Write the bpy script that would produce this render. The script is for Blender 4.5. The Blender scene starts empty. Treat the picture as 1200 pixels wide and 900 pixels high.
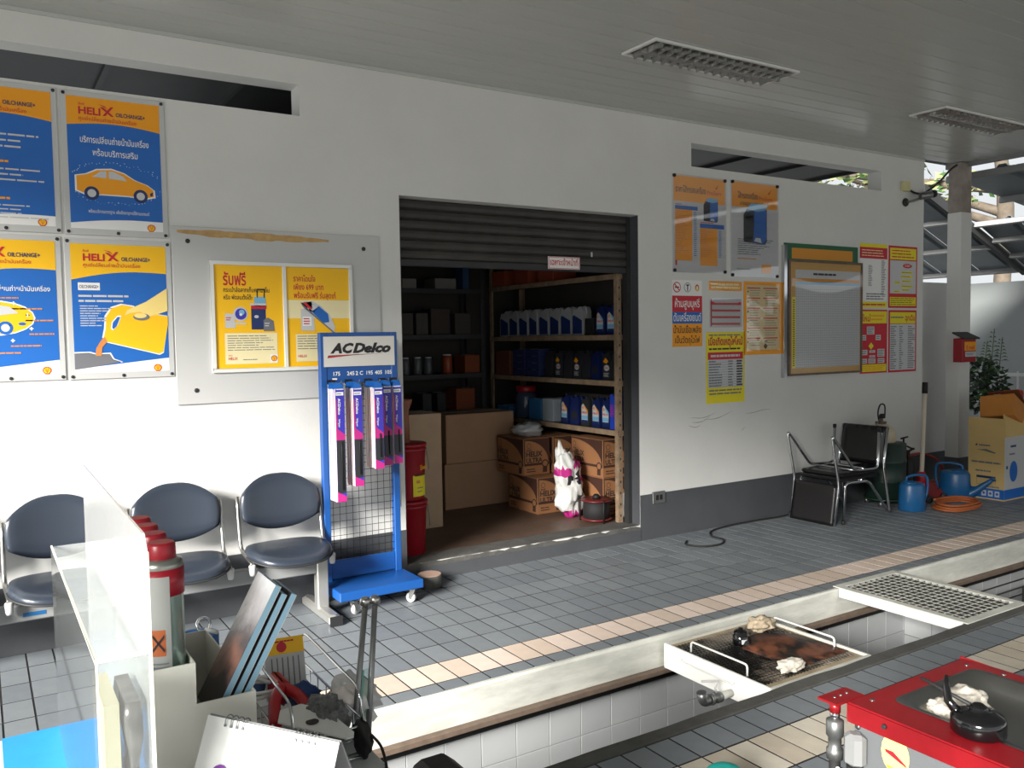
import bpy, bmesh, math, random
from mathutils import Vector, Matrix
random.seed(7)
D = bpy.data
SC = bpy.context.scene
COL = SC.collection
PI = math.pi

# ---------------------------------------------------------------- camera
cam = D.cameras.new('camera')
camo = D.objects.new('camera', cam)
COL.objects.link(camo)
cam.sensor_fit = 'HORIZONTAL'
cam.sensor_width = 36.0
cam.lens = 29.889
cam.clip_start = 0.02
_p, _r, _y = 0.0542, -0.0154, 0.5618          # pitch down, roll, heading (from +Y towards +X)
F = Vector((math.sin(_y)*math.cos(_p), math.cos(_y)*math.cos(_p), -math.sin(_p)))
R0 = Vector((math.cos(_y), -math.sin(_y), 0))
U0 = R0.cross(F)
Rv = R0*math.cos(_r) + U0*math.sin(_r)
Uv = U0*math.cos(_r) - R0*math.sin(_r)
M = Matrix((Rv, Uv, -F)).transposed().to_4x4()
M.translation = Vector((0, 0, 1.6))
camo.matrix_world = M
SC.camera = camo

# ---------------------------------------------------------------- sky, sun, exposure
W = D.worlds.new('sky')
SC.world = W
W.use_nodes = True
bg = W.node_tree.nodes['Background']
bg.inputs[0].default_value = (0.93, 0.97, 1.0, 1)
bg.inputs[1].default_value = 0.80
sun = D.lights.new('sun', 'SUN')
sun.energy = 13.5
sun.angle = math.radians(18)
sun.color = (1.0, 0.96, 0.9)
suno = D.objects.new('sun', sun)
COL.objects.link(suno)
suno.rotation_euler = Vector((0.80, 0.46, -0.36)).to_track_quat('-Z', 'Y').to_euler()
SC.view_settings.view_transform = 'Standard'
SC.view_settings.look = 'None'
SC.view_settings.gamma = 1.0
SC.view_settings.use_curve_mapping = False
SC.view_settings.exposure = 0.15

# ---------------------------------------------------------------- materials
def lin(c):
    c = c/255.0
    return c/12.92 if c <= 0.04045 else ((c+0.055)/1.055)**2.4
MATS = {}
def mat(name, rgb, rough=0.6, metal=0.0, var=0.0, vscale=6.0, bump=0.0, bscale=60.0, spec=0.5, coat=0.0, alpha=1.0, trans=0.0, rgb2=None, stretch=None):
    if name in MATS: return MATS[name]
    m = D.materials.new(name); m.use_nodes = True
    nt = m.node_tree; b = nt.nodes['Principled BSDF']
    c = tuple(lin(x) for x in rgb)
    b.inputs['Base Color'].default_value = (*c, 1)
    b.inputs['Roughness'].default_value = rough
    b.inputs['Metallic'].default_value = metal
    b.inputs['Specular IOR Level'].default_value = spec
    b.inputs['Coat Weight'].default_value = coat
    b.inputs['Coat Roughness'].default_value = 0.06
    b.inputs['Alpha'].default_value = alpha
    b.inputs['Transmission Weight'].default_value = trans
    if var or bump:
        tc = nt.nodes.new('ShaderNodeTexCoord')
        src = tc.outputs['Object']
        if stretch:
            mp = nt.nodes.new('ShaderNodeMapping'); mp.inputs['Scale'].default_value = stretch
            nt.links.new(src, mp.inputs['Vector']); src = mp.outputs['Vector']
    if var:
        n = nt.nodes.new('ShaderNodeTexNoise'); n.inputs['Scale'].default_value = vscale; n.inputs['Detail'].default_value = 6; n.inputs['Roughness'].default_value = 0.65
        nt.links.new(src, n.inputs['Vector'])
        r = nt.nodes.new('ShaderNodeValToRGB')
        r.color_ramp.elements[0].position = 0.3; r.color_ramp.elements[1].position = 0.7
        c2 = tuple(lin(x) for x in rgb2) if rgb2 else tuple(x*(1-var) for x in c)
        r.color_ramp.elements[0].color = (*c2, 1)
        r.color_ramp.elements[1].color = (*(min(1, x*(1+var*0.3)) for x in c), 1)
        nt.links.new(n.outputs['Fac'], r.inputs['Fac'])
        nt.links.new(r.outputs['Color'], b.inputs['Base Color'])
    if bump:
        n2 = nt.nodes.new('ShaderNodeTexNoise'); n2.inputs['Scale'].default_value = bscale; n2.inputs['Detail'].default_value = 4
        nt.links.new(src, n2.inputs['Vector'])
        bp = nt.nodes.new('ShaderNodeBump'); bp.inputs['Strength'].default_value = bump; bp.inputs['Distance'].default_value = 0.01
        nt.links.new(n2.outputs['Fac'], bp.inputs['Height'])
        nt.links.new(bp.outputs['Normal'], b.inputs['Normal'])
    MATS[name] = m
    return m
def clear(name, tint=(1, 1, 1), haze=0.0, rough=0.02, ior=1.45):
    """thin clear plastic or glass: passes light, reflects by Fresnel, with a milky share"""
    if name in MATS: return MATS[name]
    m = D.materials.new(name); m.use_nodes = True
    nt = m.node_tree; nt.nodes.clear()
    o = nt.nodes.new('ShaderNodeOutputMaterial')
    t = nt.nodes.new('ShaderNodeBsdfTransparent'); t.inputs[0].default_value = (*tint, 1)
    g = nt.nodes.new('ShaderNodeBsdfGlossy'); g.inputs['Roughness'].default_value = rough
    d = nt.nodes.new('ShaderNodeBsdfDiffuse'); d.inputs[0].default_value = (0.86, 0.87, 0.86, 1)
    lw = nt.nodes.new('ShaderNodeLayerWeight'); lw.inputs['Blend'].default_value = 0.5
    pw_ = nt.nodes.new('ShaderNodeMath'); pw_.operation = 'POWER'; pw_.inputs[1].default_value = 5.0
    nt.links.new(lw.outputs['Facing'], pw_.inputs[0])
    f0 = ((ior-1)/(ior+1))**2*1.9
    fr = nt.nodes.new('ShaderNodeMath'); fr.operation = 'MULTIPLY_ADD'; fr.inputs[1].default_value = 1-f0; fr.inputs[2].default_value = f0
    nt.links.new(pw_.outputs[0], fr.inputs[0])
    m1 = nt.nodes.new('ShaderNodeMixShader'); m1.inputs[0].default_value = haze
    nt.links.new(t.outputs[0], m1.inputs[1]); nt.links.new(d.outputs[0], m1.inputs[2])
    m2 = nt.nodes.new('ShaderNodeMixShader')
    nt.links.new(fr.outputs[0], m2.inputs[0]); nt.links.new(m1.outputs[0], m2.inputs[1]); nt.links.new(g.outputs[0], m2.inputs[2])
    nt.links.new(m2.outputs[0], o.inputs[0])
    MATS[name] = m
    return m

m_wall = mat('wall_paint', (214, 214, 211), 0.75, var=0.06, vscale=1.6, bump=0.12, bscale=25)
m_dado = mat('dado_paint', (74, 76, 80), 0.45, var=0.18, vscale=3.5, bump=0.1, bscale=20)
m_conc = mat('rough_concrete', (86, 85, 82), 0.9, var=0.4, vscale=9, bump=0.5, bscale=40)
m_kerb = mat('dark_concrete', (78, 78, 75), 0.85, var=0.35, vscale=7, bump=0.4, bscale=45)
m_sfloor = mat('storage_floor', (100, 80, 67), 0.55, var=0.45, vscale=4, bump=0.2, bscale=30)
m_grout = mat('grout', (26, 26, 27), 0.95)
m_tile = [mat('tile_grey_%s' % n, c, 0.48, var=0.10, vscale=14, bump=0.06, bscale=90, spec=0.28) for n, c in (('a', (119, 125, 130)), ('b', (114, 120, 126)), ('c', (123, 129, 134)))]
m_beige = [mat('tile_beige_%s' % n, c, 0.5, var=0.1, vscale=10, bump=0.06, bscale=90) for n, c in (('a', (214, 196, 182)), ('b', (206, 188, 173)), ('c', (219, 202, 190)))]
m_cream = [mat('tile_cream_%s' % n, c, 0.5, var=0.14, vscale=10, bump=0.06, bscale=90) for n, c in (('a', (196, 188, 172)), ('b', (188, 178, 162)), ('c', (203, 196, 182)))]
m_pit = [mat('tile_white_%s' % n, c, 0.18, var=0.05, vscale=3) for n, c in (('a', (168, 171, 173)), ('b', (163, 166, 168)))]
m_ceil = mat('ceiling_panel', (188, 190, 185), 0.26, var=0.05, vscale=2, bump=0.15, bscale=2.2, stretch=(0.6, 3, 1))
m_white = mat('white_enamel', (225, 226, 222), 0.35, var=0.05, vscale=4)
m_dirtywhite = mat('worn_white_paint', (205, 206, 198), 0.6, var=0.28, vscale=5, bump=0.1, bscale=30, stretch=(0.7, 1, 3))
m_rust = mat('brown_angle_iron', (112, 96, 84), 0.7, var=0.35, vscale=12)
m_black = mat('black', (18, 18, 19), 0.6)
m_blackrub = mat('black_rubber', (26, 26, 28), 0.75)
m_blackgl = mat('black_gloss', (14, 14, 16), 0.12, coat=0.5)
m_dark = mat('dark_metal', (42, 43, 44), 0.6, var=0.2, vscale=8)
m_shut = mat('shutter_metal', (62, 60, 57), 0.55, 0.2, var=0.35, vscale=5)
m_chrome = mat('chrome', (205, 207, 210), 0.09, 1.0)
m_steel = mat('brushed_steel', (176, 176, 174), 0.3, 1.0)
m_zinc = mat('galvanised', (136, 138, 138), 0.4, 0.8, var=0.2, vscale=10)
m_grey = mat('grey_paint', (128, 130, 131), 0.5)
m_lgrey = mat('light_grey', (190, 191, 190), 0.55)
m_alu = mat('aluminium', (178, 178, 174), 0.38, 0.7)
m_seat = mat('slate_vinyl', (43, 50, 61), 0.3, bump=0.05, bscale=200)
m_bvinyl = mat('black_vinyl', (24, 23, 24), 0.22, bump=0.06, bscale=150)
m_blue = mat('rack_blue', (18, 76, 146), 0.4)
m_red = mat('cart_red', (134, 20, 28), 0.35, var=0.35, vscale=6)
m_bred = mat('bucket_red', (150, 20, 34), 0.38)
m_card = mat('cardboard', (168, 132, 104), 0.85, var=0.12, vscale=3)
m_card2 = mat('carton_brown', (156, 108, 70), 0.8, var=0.1, vscale=3)
m_cardd = mat('carton_dark', (66, 38, 26), 0.8)
m_wood = mat('worn_shelf_steel', (150, 128, 104), 0.65, var=0.45, vscale=14, stretch=(1, 1, 1))
m_paper = mat('paper_white', (232, 232, 230), 0.7)
m_yel = mat('print_yellow', (247, 190, 12), 0.55)
m_yel2 = mat('print_lemon', (232, 216, 30), 0.55)
m_oran = mat('print_amber', (240, 158, 10), 0.5)
m_pblue = mat('print_blue', (22, 98, 182), 0.5)
m_pnavy = mat('print_navy', (24, 46, 98), 0.5)
m_pred = mat('print_red', (196, 26, 46), 0.5)
m_pmag = mat('print_magenta', (184, 40, 128), 0.45)
m_pviol = mat('print_violet', (58, 52, 170), 0.45)
m_ppurp = mat('print_purple', (112, 46, 140), 0.5)
m_pcream = mat('print_cream', (236, 224, 176), 0.6)
m_pgrey = mat('print_grey', (110, 112, 118), 0.6)
m_plg = mat('print_light_grey', (196, 198, 200), 0.55)
m_ink = mat('print_ink', (34, 32, 36), 0.6)
m_green = mat('print_green', (22, 92, 58), 0.5)
m_lblue = mat('print_light_blue', (120, 178, 214), 0.5)
m_skin = mat('print_flesh', (240, 214, 130), 0.55)
m_brownp = mat('print_brown', (206, 132, 70), 0.55)
m_plblue = mat('plastic_blue', (26, 88, 138), 0.35)
m_cyan = mat('cyan_sheet', (24, 134, 208), 0.55, var=0.12, vscale=14)
m_teal = mat('teal_plastic', (22, 168, 158), 0.4)
m_hose = mat('orange_hose', (160, 84, 40), 0.5)
m_rhose = mat('red_hose', (150, 52, 40), 0.5)
m_dgreen = mat('dark_green_paint', (26, 46, 39), 0.45)
m_navy = mat('bottle_navy', (22, 36, 84), 0.32)
m_bgrey = mat('bottle_charcoal', (44, 46, 50), 0.35)
m_silv = mat('bottle_silver', (176, 178, 180), 0.35, 0.2)
m_tank = mat('translucent_tank', (196, 184, 156), 0.4)
m_cloth = mat('cotton_rag', (206, 200, 188), 0.95, var=0.25, vscale=18, bump=0.4, bscale=70)
m_rag2 = mat('stained_rag', (186, 170, 146), 0.95, var=0.35, vscale=18, bump=0.4, bscale=70)
m_oily = mat('oily_card', (98, 58, 40), 0.4, var=0.75, vscale=7, rgb2=(20, 18, 17))
m_meshm = mat('oily_mesh', (132, 122, 110), 0.35, 0.3, var=0.8, vscale=3.2, rgb2=(15, 14, 14))
m_leaf = mat('leaf', (58, 96, 44), 0.6, var=0.5, vscale=5)
m_leafd = mat('leaf_dark', (28, 48, 26), 0.6, var=0.4, vscale=5)
m_bark = mat('bark', (98, 88, 76), 0.9, var=0.4, vscale=8, bump=0.5)
m_roof = mat('roof_sheet', (112, 118, 124), 0.5, 0.3, var=0.15, vscale=3)
m_purlin = mat('roof_purlin', (132, 134, 134), 0.6)
m_outwall = mat('boundary_paint', (150, 155, 155), 0.8, var=0.08, vscale=1.2)
m_ground = mat('forecourt', (204, 203, 198), 0.9, var=0.15, vscale=1.5)
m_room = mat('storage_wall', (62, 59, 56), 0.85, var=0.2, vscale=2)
m_acr = clear('acrylic', (0.97, 0.98, 0.98), haze=0.15, rough=0.06)
m_acrb = clear('acrylic_scuffed', (0.97, 0.98, 0.98), haze=0.42, rough=0.12)
m_acrc = clear('acrylic_clear', (0.93, 0.95, 0.95), haze=0.06, rough=0.03)
m_acre = mat('acrylic_edge', (226, 226, 208), 0.25)
m_film = clear('clear_film', (1, 1, 1), haze=0.0, rough=0.03, ior=1.62)
m_glass = clear('green_glass', (0.86, 0.96, 0.93), haze=0.03, rough=0.01)
m_gedge = mat('glass_edge', (118, 168, 158), 0.2)
m_blind = mat('louvre_metal', (150, 150, 148), 0.25, 0.85)
m_fridge = mat('louvre_dark', (86, 84, 80), 0.5)
m_pillar = mat('pillar_raw', (150, 140, 132), 0.85, var=0.3, vscale=10, bump=0.3)

# ---------------------------------------------------------------- mesh helpers
ORG = {}
class MB:
    """collects shapes; build() links them as ONE mesh object"""
    def __init__(s): s.v = []; s.f = []; s.m = []; s.mats = []; s.smf = []
    def mi(s, m):
        if m is None: m = s.mats[0] if s.mats else None
        if m not in s.mats: s.mats.append(m)
        return s.mats.index(m)
    def add(s, vs, fs, m=None, smooth=False):
        k = len(s.v); s.v += [Vector(v) for v in vs]
        i = s.mi(m) if m is not None else 0
        for f in fs: s.f.append([k+a for a in f]); s.m.append(i); s.smf.append(smooth)
        return s
    def box(s, x0, x1, y0, y1, z0, z1, m=None):
        vs = [(x, y, z) for z in (z0, z1) for y in (y0, y1) for x in (x0, x1)]
        return s.add(vs, [(0, 2, 3, 1), (4, 5, 7, 6), (0, 1, 5, 4), (2, 6, 7, 3), (0, 4, 6, 2), (1, 3, 7, 5)], m)
    def tbox(s, mtx, sx, sy, sz, m=None):
        vs = [mtx @ Vector((x*sx/2, y*sy/2, z*sz/2)) for z in (-1, 1) for y in (-1, 1) for x in (-1, 1)]
        return s.add(vs, [(0, 2, 3, 1), (4, 5, 7, 6), (0, 1, 5, 4), (2, 6, 7, 3), (0, 4, 6, 2), (1, 3, 7, 5)], m)
    def rbox(s, x0, x1, y0, y1, z0, z1, c, m=None):
        """box with vertical edges cut and top/bottom rims chamfered"""
        c = min(c, (x1-x0)/2.2, (y1-y0)/2.2, (z1-z0)/2.2)
        def ring(d, z):
            a, b, e, g = x0+d, x1-d, y0+d, y1-d
            return [(a+c, e, z), (b-c, e, z), (b, e+c, z), (b, g-c, z), (b-c, g, z), (a+c, g, z), (a, g-c, z), (a, e+c, z)]
        rs = [ring(c*0.7, z0), ring(0, z0+c*0.7), ring(0, z1-c*0.7), ring(c*0.7, z1)]
        return s.loft(rs, True, True, True, m, False)
    def loft(s, rings, closed=True, cap0=True, cap1=True, m=None, smooth=True):
        n = len(rings[0]); vs = [v for r in rings for v in r]; fs = []
        for i in range(len(rings)-1):
            for j in range(n if closed else n-1):
                a, b = i*n+j, i*n+(j+1) % n
                fs.append((a, b, b+n, a+n))
        k0 = len(s.v)
        s.add(vs, fs, m, smooth)
        i = s.m[-1] if s.m else 0
        if cap0: s.f.append([k0+q for q in reversed(range(n))]); s.m.append(i); s.smf.append(False)
        if cap1: s.f.append([k0+(len(rings)-1)*n+q for q in range(n)]); s.m.append(i); s.smf.append(False)
        return s
    def tube(s, pts, r, n=8, m=None, caps=True, closed=False):
        pts = [Vector(p) for p in pts]; rings = []
        N = len(pts); up = None
        for i, p in enumerate(pts):
            if closed: t = (pts[(i+1) % N]-pts[i-1])
            else: t = (pts[min(i+1, N-1)]-pts[max(i-1, 0)])
            t.normalize()
            if up is None:
                up = Vector((0, 0, 1)) if abs(t.z) < 0.9 else Vector((1, 0, 0))
            a = up - t*up.dot(t)
            if a.length < 1e-4: a = t.orthogonal()
            a.normalize(); up = a; b = t.cross(a)
            rr = r[i] if isinstance(r, (list, tuple)) else r
            rings.append([p+(a*math.cos(2*PI*k/n)+b*math.sin(2*PI*k/n))*rr for k in range(n)])
        if closed: rings.append(rings[0]); caps = False
        return s.loft(rings, True, caps, caps, m, True)
    def lathe(s, prof, c=(0, 0, 0), n=20, m=None, mtx=None, smooth=True, sx=1.0, sy=1.0):
        rings = []
        for r, z in prof:
            ring = [Vector((r*sx*math.cos(2*PI*k/n), r*sy*math.sin(2*PI*k/n), z)) for k in range(n)]
            if mtx: ring = [mtx @ v for v in ring]
            rings.append([v+Vector(c) for v in ring])
        return s.loft(rings, True, True, True, m, smooth)
    def poly(s, pts, m=None): return s.add(pts, [tuple(range(len(pts)))], m)
    def prism(s, pts, d, m=None):
        d = Vector(d); n = len(pts); a = [Vector(p) for p in pts]; b = [p+d for p in a]
        return s.add(a+b, [tuple(reversed(range(n))), tuple(range(n, 2*n))]+[(i, (i+1) % n, n+(i+1) % n, n+i) for i in range(n)], m)
    def build(s, name, m=None, parent=None, local=False, at=None, bevel=0, smooth=None, seg=1):
        me = D.meshes.new(name)
        off = Vector((0, 0, 0))
        if parent is not None and not local: off = ORG[parent.name]
        if at is not None: off = Vector(at)
        me.from_pydata([tuple(v-off) for v in s.v], [], s.f)
        ms = s.mats if s.mats else [m]
        for q in ms: me.materials.append(q)
        if len(ms) > 1 or s.mats: me.polygons.foreach_set('material_index', s.m)
        if smooth is True: me.polygons.foreach_set('use_smooth', [True]*len(s.f))
        elif smooth is None: me.polygons.foreach_set('use_smooth', s.smf)
        bm = bmesh.new(); bm.from_mesh(me)
        if bevel:
            bmesh.ops.remove_doubles(bm, verts=bm.verts, dist=1e-5)
            ed = [e for e in bm.edges if len(e.link_faces) == 2 and e.calc_face_angle(0) > 0.6]
            bmesh.ops.bevel(bm, geom=ed, offset=bevel, segments=seg, affect='EDGES', clamp_overlap=True)
        bmesh.ops.recalc_face_normals(bm, faces=bm.faces)
        bm.to_mesh(me); bm.free(); me.update()
        return link(name, me, parent, at, off)
def link(name, me, parent=None, at=None, off=None):
    o = D.objects.new(name, me); COL.objects.link(o)
    if parent is not None: o.parent = parent; ORG[o.name] = ORG[parent.name]
    else: ORG[o.name] = Vector(off if off is not None else (0, 0, 0))
    if at is not None and parent is None: o.location = at
    return o
def tag(o, label, cat, group=None, kind=None):
    o['label'] = label; o['category'] = cat
    if group: o['group'] = group
    if kind: o['kind'] = kind
    return o
def struct(o): o['kind'] = 'structure'; return o
def stuff(o): o['kind'] = 'stuff'; return o
def thing(name, label, cat, loc=(0, 0, 0), group=None, rz=0.0):
    o = D.objects.new(name, None); COL.objects.link(o); o.empty_display_size = 0.05
    o.location = loc; o.rotation_euler = (0, 0, rz); ORG[o.name] = Vector(loc)
    return tag(o, label, cat, group)
def root(name, loc=(0, 0, 0)):
    o = D.objects.new(name, None); COL.objects.link(o); o.empty_display_size = 0.05
    o.location = loc; ORG[o.name] = Vector(loc); return struct(o)
def dup(r, loc, label=None, group=None, rz=None, cat=None):
    c = r.copy(); COL.objects.link(c); c.location = loc; ORG[c.name] = Vector(loc)
    if rz is not None: c.rotation_euler = (0, 0, rz)
    if label: c['label'] = label
    if group: c['group'] = group
    for ch in [o for o in r.children]:
        k = ch.copy(); COL.objects.link(k); k.parent = c; ORG[k.name] = Vector(loc)
        for g in [o for o in ch.children]:
            q = g.copy(); COL.objects.link(q); q.parent = k; ORG[q.name] = Vector(loc)
    return c
def bez(pts, n=8):
    """smooth path through the points (Catmull-Rom)"""
    P = [Vector(p) for p in pts]; out = []
    for i in range(len(P)-1):
        a, b, c, d = P[max(i-1, 0)], P[i], P[i+1], P[min(i+2, len(P)-1)]
        for k in range(n):
            t = k/n
            out.append(0.5*((2*b)+(c-a)*t+(2*a-5*b+4*c-d)*t*t+(3*b-a-3*c+d)*t**3))
    return out+[P[-1]]
def fillet(pts, r, n=4):
    P = [Vector(p) for p in pts]; out = [P[0]]
    for i in range(1, len(P)-1):
        a = (P[i-1]-P[i]); b = (P[i+1]-P[i]); q = min(r, a.length*0.45, b.length*0.45)
        s, e = P[i]+a.normalized()*q, P[i]+b.normalized()*q
        for k in range(n+1):
            t = k/n; out.append(s*(1-t)**2+P[i]*2*t*(1-t)+e*t*t)
    return out+[P[-1]]

# flat print: shapes and lettering on a plane, each layer a hair in front of the last
TX = {}
def glyphs(body, off=0.0, shear=0.0):
    k = (body, off, shear)
    if k not in TX:
        cu = D.curves.new('t', 'FONT'); cu.body = body; cu.resolution_u = 2; cu.offset = off; cu.shear = shear
        o = D.objects.new('t', cu); COL.objects.link(o)
        me = D.meshes.new_from_object(o.evaluated_get(bpy.context.evaluated_depsgraph_get()))
        vs = [(v.co.x, v.co.y) for v in me.vertices]; fs = [tuple(p.vertices) for p in me.polygons]
        D.objects.remove(o); D.curves.remove(cu); D.meshes.remove(me)
        TX[k] = (vs, fs)
    return TX[k]
class Print(MB):
    def __init__(s, o, u=(1, 0, 0), v=(0, 0, 1), n=(0, -1, 0), step=0.0006):
        MB.__init__(s); s.o = Vector(o); s.u = Vector(u).normalized(); s.vv = Vector(v).normalized(); s.n = Vector(n).normalized(); s.step = step
    def P(s, a, b, L): return s.o+s.u*a+s.vv*b+s.n*(L*s.step)
    def shape(s, pts, m, L=1): return s.poly([s.P(a, b, L) for a, b in pts], m)
    def rect(s, a0, b0, a1, b1, m, L=1): return s.shape([(a0, b0), (a1, b0), (a1, b1), (a0, b1)], m, L)
    def disc(s, a, b, ra, m, L=1, rb=None, n=18, t0=0, t1=2*PI):
        rb = rb or ra; full = abs(t1-t0-2*PI) < 1e-6
        return s.shape([(a+ra*math.cos(t0+(t1-t0)*k/n), b+rb*math.sin(t0+(t1-t0)*k/n)) for k in range(n if full else n+1)], m, L)
    def arc(s, a, b, r0, r1, t0, t1, m, L=1, n=12):
        p = [(a+r1*math.cos(t0+(t1-t0)*k/n), b+r1*math.sin(t0+(t1-t0)*k/n)) for k in range(n+1)]
        p += [(a+r0*math.cos(t0+(t1-t0)*k/n), b+r0*math.sin(t0+(t1-t0)*k/n)) for k in range(n, -1, -1)]
        return s.shape(p, m, L)
    def text(s, body, a, b, size, m, L=2, width=None, off=0.0, shear=0.0, align='l', vert=False):
        vs, fs = glyphs(body, off, shear)
        if not vs: return s
        x0 = min(v[0] for v in vs); x1 = max(v[0] for v in vs)
        sx = (width/(x1-x0)) if width else size
        dx = {'l': -x0, 'c': -(x0+x1)/2, 'r': -x1}[align]
        if vert: return s.add([s.P(a+v[1]*size, b-(v[0]+dx)*sx, L) for v in vs], fs, m)
        return s.add([s.P(a+(v[0]+dx)*sx, b+v[1]*size, L) for v in vs], fs, m)
    def lines(s, a0, a1, b0, b1, n, m, L=2, fill=0.45, rag=0.25, words=True, seed=1):
        """rows of small print too small to read in the photograph"""
        rd = random.Random(seed); h = (b1-b0)/n
        for i in range(n):
            y = b1-(i+0.5)*h; x = a0; end = a1-(a1-a0)*rag*rd.random()
            while x < end-1e-4:
                w = min((a1-a0)*rd.uniform(0.08, 0.26), end-x) if words else end-x
                s.rect(x, y-h*fill/2, x+w, y+h*fill/2, m, L); x += w+(a1-a0)*0.018
        return s
def shell(p, a, b, r, L=2):
    """small yellow scallop emblem with a red rim"""
    def sc(k): return [(a+k*r*math.cos(t)*(1.05), b+k*r*(math.sin(t)*0.95+0.05)) for t in [math.radians(-40+260*i/12) for i in range(13)]]+[(a-0.45*k*r, b-0.95*k*r), (a+0.45*k*r, b-0.95*k*r)]
    p.shape(sc(1.0), m_pred, L); p.shape(sc(0.78), m_yel, L+1)
    for t in (-0.5, -0.2, 0.2, 0.5):
        p.shape([(a-0.02*r, b-0.6*r), (a+0.02*r, b-0.6*r), (a+r*t*1.3+0.04*r, b+0.66*r), (a+r*t*1.3-0.04*r, b+0.66*r)], m_pred, L+2)

# ================================================================ the setting
YW = 5.037                                   # front face of the back wall
def grid_wall(xs, zs, holes, y0, y1):
    """one connected wall slab with openings; holes are (column, row) cells left out"""
    b = MB(); idx = {}
    def V(i, k, y):
        key = (i, k, y)
        if key not in idx: idx[key] = len(b.v); b.v.append(Vector((xs[i], y, zs[k])))
        return idx[key]
    nx, nz = len(xs)-1, len(zs)-1
    sol = lambda i, k: 0 <= i < nx and 0 <= k < nz and (i, k) not in holes
    def fc(*q): b.f.append(list(q)); b.m.append(0); b.smf.append(False)
    for i in range(nx):
        for k in range(nz):
            if not sol(i, k): continue
            fc(V(i, k, y0), V(i+1, k, y0), V(i+1, k+1, y0), V(i, k+1, y0))
            fc(V(i, k, y1), V(i, k+1, y1), V(i+1, k+1, y1), V(i+1, k, y1))
            if not sol(i-1, k): fc(V(i, k, y0), V(i, k+1, y0), V(i, k+1, y1), V(i, k, y1))
            if not sol(i+1, k): fc(V(i+1, k, y0), V(i+1, k, y1), V(i+1, k+1, y1), V(i+1, k+1, y0))
            if not sol(i, k-1): fc(V(i, k, y0), V(i, k, y1), V(i+1, k, y1), V(i+1, k, y0))
            if not sol(i, k+1): fc(V(i, k+1, y0), V(i+1, k+1, y0), V(i+1, k+1, y1), V(i, k+1, y1))
    return b
xs = [-3.2, -1.2, 1.70, 2.335, 4.335, 4.893, 7.365, 8.05]
zs = [0, 0.12, 2.525, 2.945, 3.13, 3.31]
holes = {(3, 1), (1, 3), (5, 3)}
struct(grid_wall(xs, zs, holes, YW, YW+0.15).build('wall_back', m_wall))
struct(MB().box(-3.2, 2.335, YW-0.005, YW, 0, 0.357).build('baseboard_left', m_dado))
struct(MB().box(4.335, 8.05, YW-0.005, YW, 0, 0.357).build('baseboard_right', m_dado))
# door opening: raised sill with a chipped edge, grey right jamb
rd = random.Random(3)
sill = MB(); n = 40
pr = []
for i in range(n+1):
    x = 2.335+2.0*i/n; c = rd.random()
    j = 0.007*c*c + (0.009 if rd.random() > 0.88 else 0)
    pr.append([(x, YW-0.006, -0.01), (x, YW-0.006, 0.118-j*1.2), (x, YW+0.004+j, 0.124), (x, YW+0.20, 0.124), (x, YW+0.20, -0.01)])
sill.loft(pr, True, True, True, m_conc, False)
struct(sill.build('trim_sill', m_conc))
struct(MB().box(2.335, 4.335, YW-0.010, YW-0.0065, 0, 0.088).build('baseboard_sill', m_dado))
struct(MB().box(4.330, 4.3345, YW+0.002, YW+0.15, 0.124, 2.52).build('trim_jamb', m_dado))
struct(MB().box(2.3355, 2.339, YW+0.002, YW+0.15, 0.124, 2.52).build('trim_jamb', m_dado))
# storage room behind the opening
struct(MB().box(1.5, 4.8, YW+0.19, 7.5, 0.0, 0.122).build('floor_storage', m_sfloor))
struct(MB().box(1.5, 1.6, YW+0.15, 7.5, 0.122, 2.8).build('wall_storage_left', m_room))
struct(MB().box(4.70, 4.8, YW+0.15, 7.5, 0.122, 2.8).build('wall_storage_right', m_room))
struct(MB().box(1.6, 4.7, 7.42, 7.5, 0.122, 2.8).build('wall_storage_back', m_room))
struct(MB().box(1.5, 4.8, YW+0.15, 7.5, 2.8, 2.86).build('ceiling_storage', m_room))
struct(MB().box(-3.2, 1.5, YW+0.15, 7.5, 0, 0.1).build('floor_behind', m_ground))
struct(MB().box(4.8, 16, YW+0.15, 12, -0.05, 0.0).build('floor_behind', m_ground))
# sheet roof over the rooms behind, seen through the two long vents
rf = root('ceiling_lean_to')
for i in range(14):
    x0 = -3.2+i*0.79
    b = MB()
    b.box(x0, x0+0.775, YW+0.16, 8.4, 3.29, 3.30); b.box(x0+0.765, x0+0.80, YW+0.16, 8.4, 3.26, 3.31)
    b.build('roof_sheet', m_dark, rf)
for y in (6.6, 7.6): MB().box(-3.2, 7.9, y, y+0.05, 3.25, 3.29).build('purlin', m_dark, rf)
MB().box(-3.2, 6.6, 8.3, 8.4, 2.5, 3.29).build('end_boards', m_dark, rf)

# rolling shutter, half raised
dr = root('door_1', (2.34, YW+0.11, 2.10))
for i in range(6):
    z = 2.13+i*0.066; b = MB()
    prof = [(0.0, 0), (-0.012, 0.012), (-0.016, 0.033), (-0.012, 0.054), (0, 0.066), (0.006, 0.066), (0.006, 0)]
    b.loft([[(x, YW+0.115+p, z+q) for p, q in prof] for x in (2.352, 4.318)], True, True, True, m_shut, False)
    b.build('slat', m_shut, dr)
MB().box(2.345, 4.325, YW+0.100, YW+0.128, 2.085, 2.132).build('bottom_rail', m_dark, dr, bevel=0.004)
MB().box(3.95, 3.965, YW+0.094, YW+0.1, 2.20, 2.235).build('lock_tab', m_steel, dr)
for x in (2.340, 4.296): MB().box(x, x+0.034, YW+0.09, YW+0.145, 0.124, 2.52).build('guide_rail', m_dark, dr)

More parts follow.
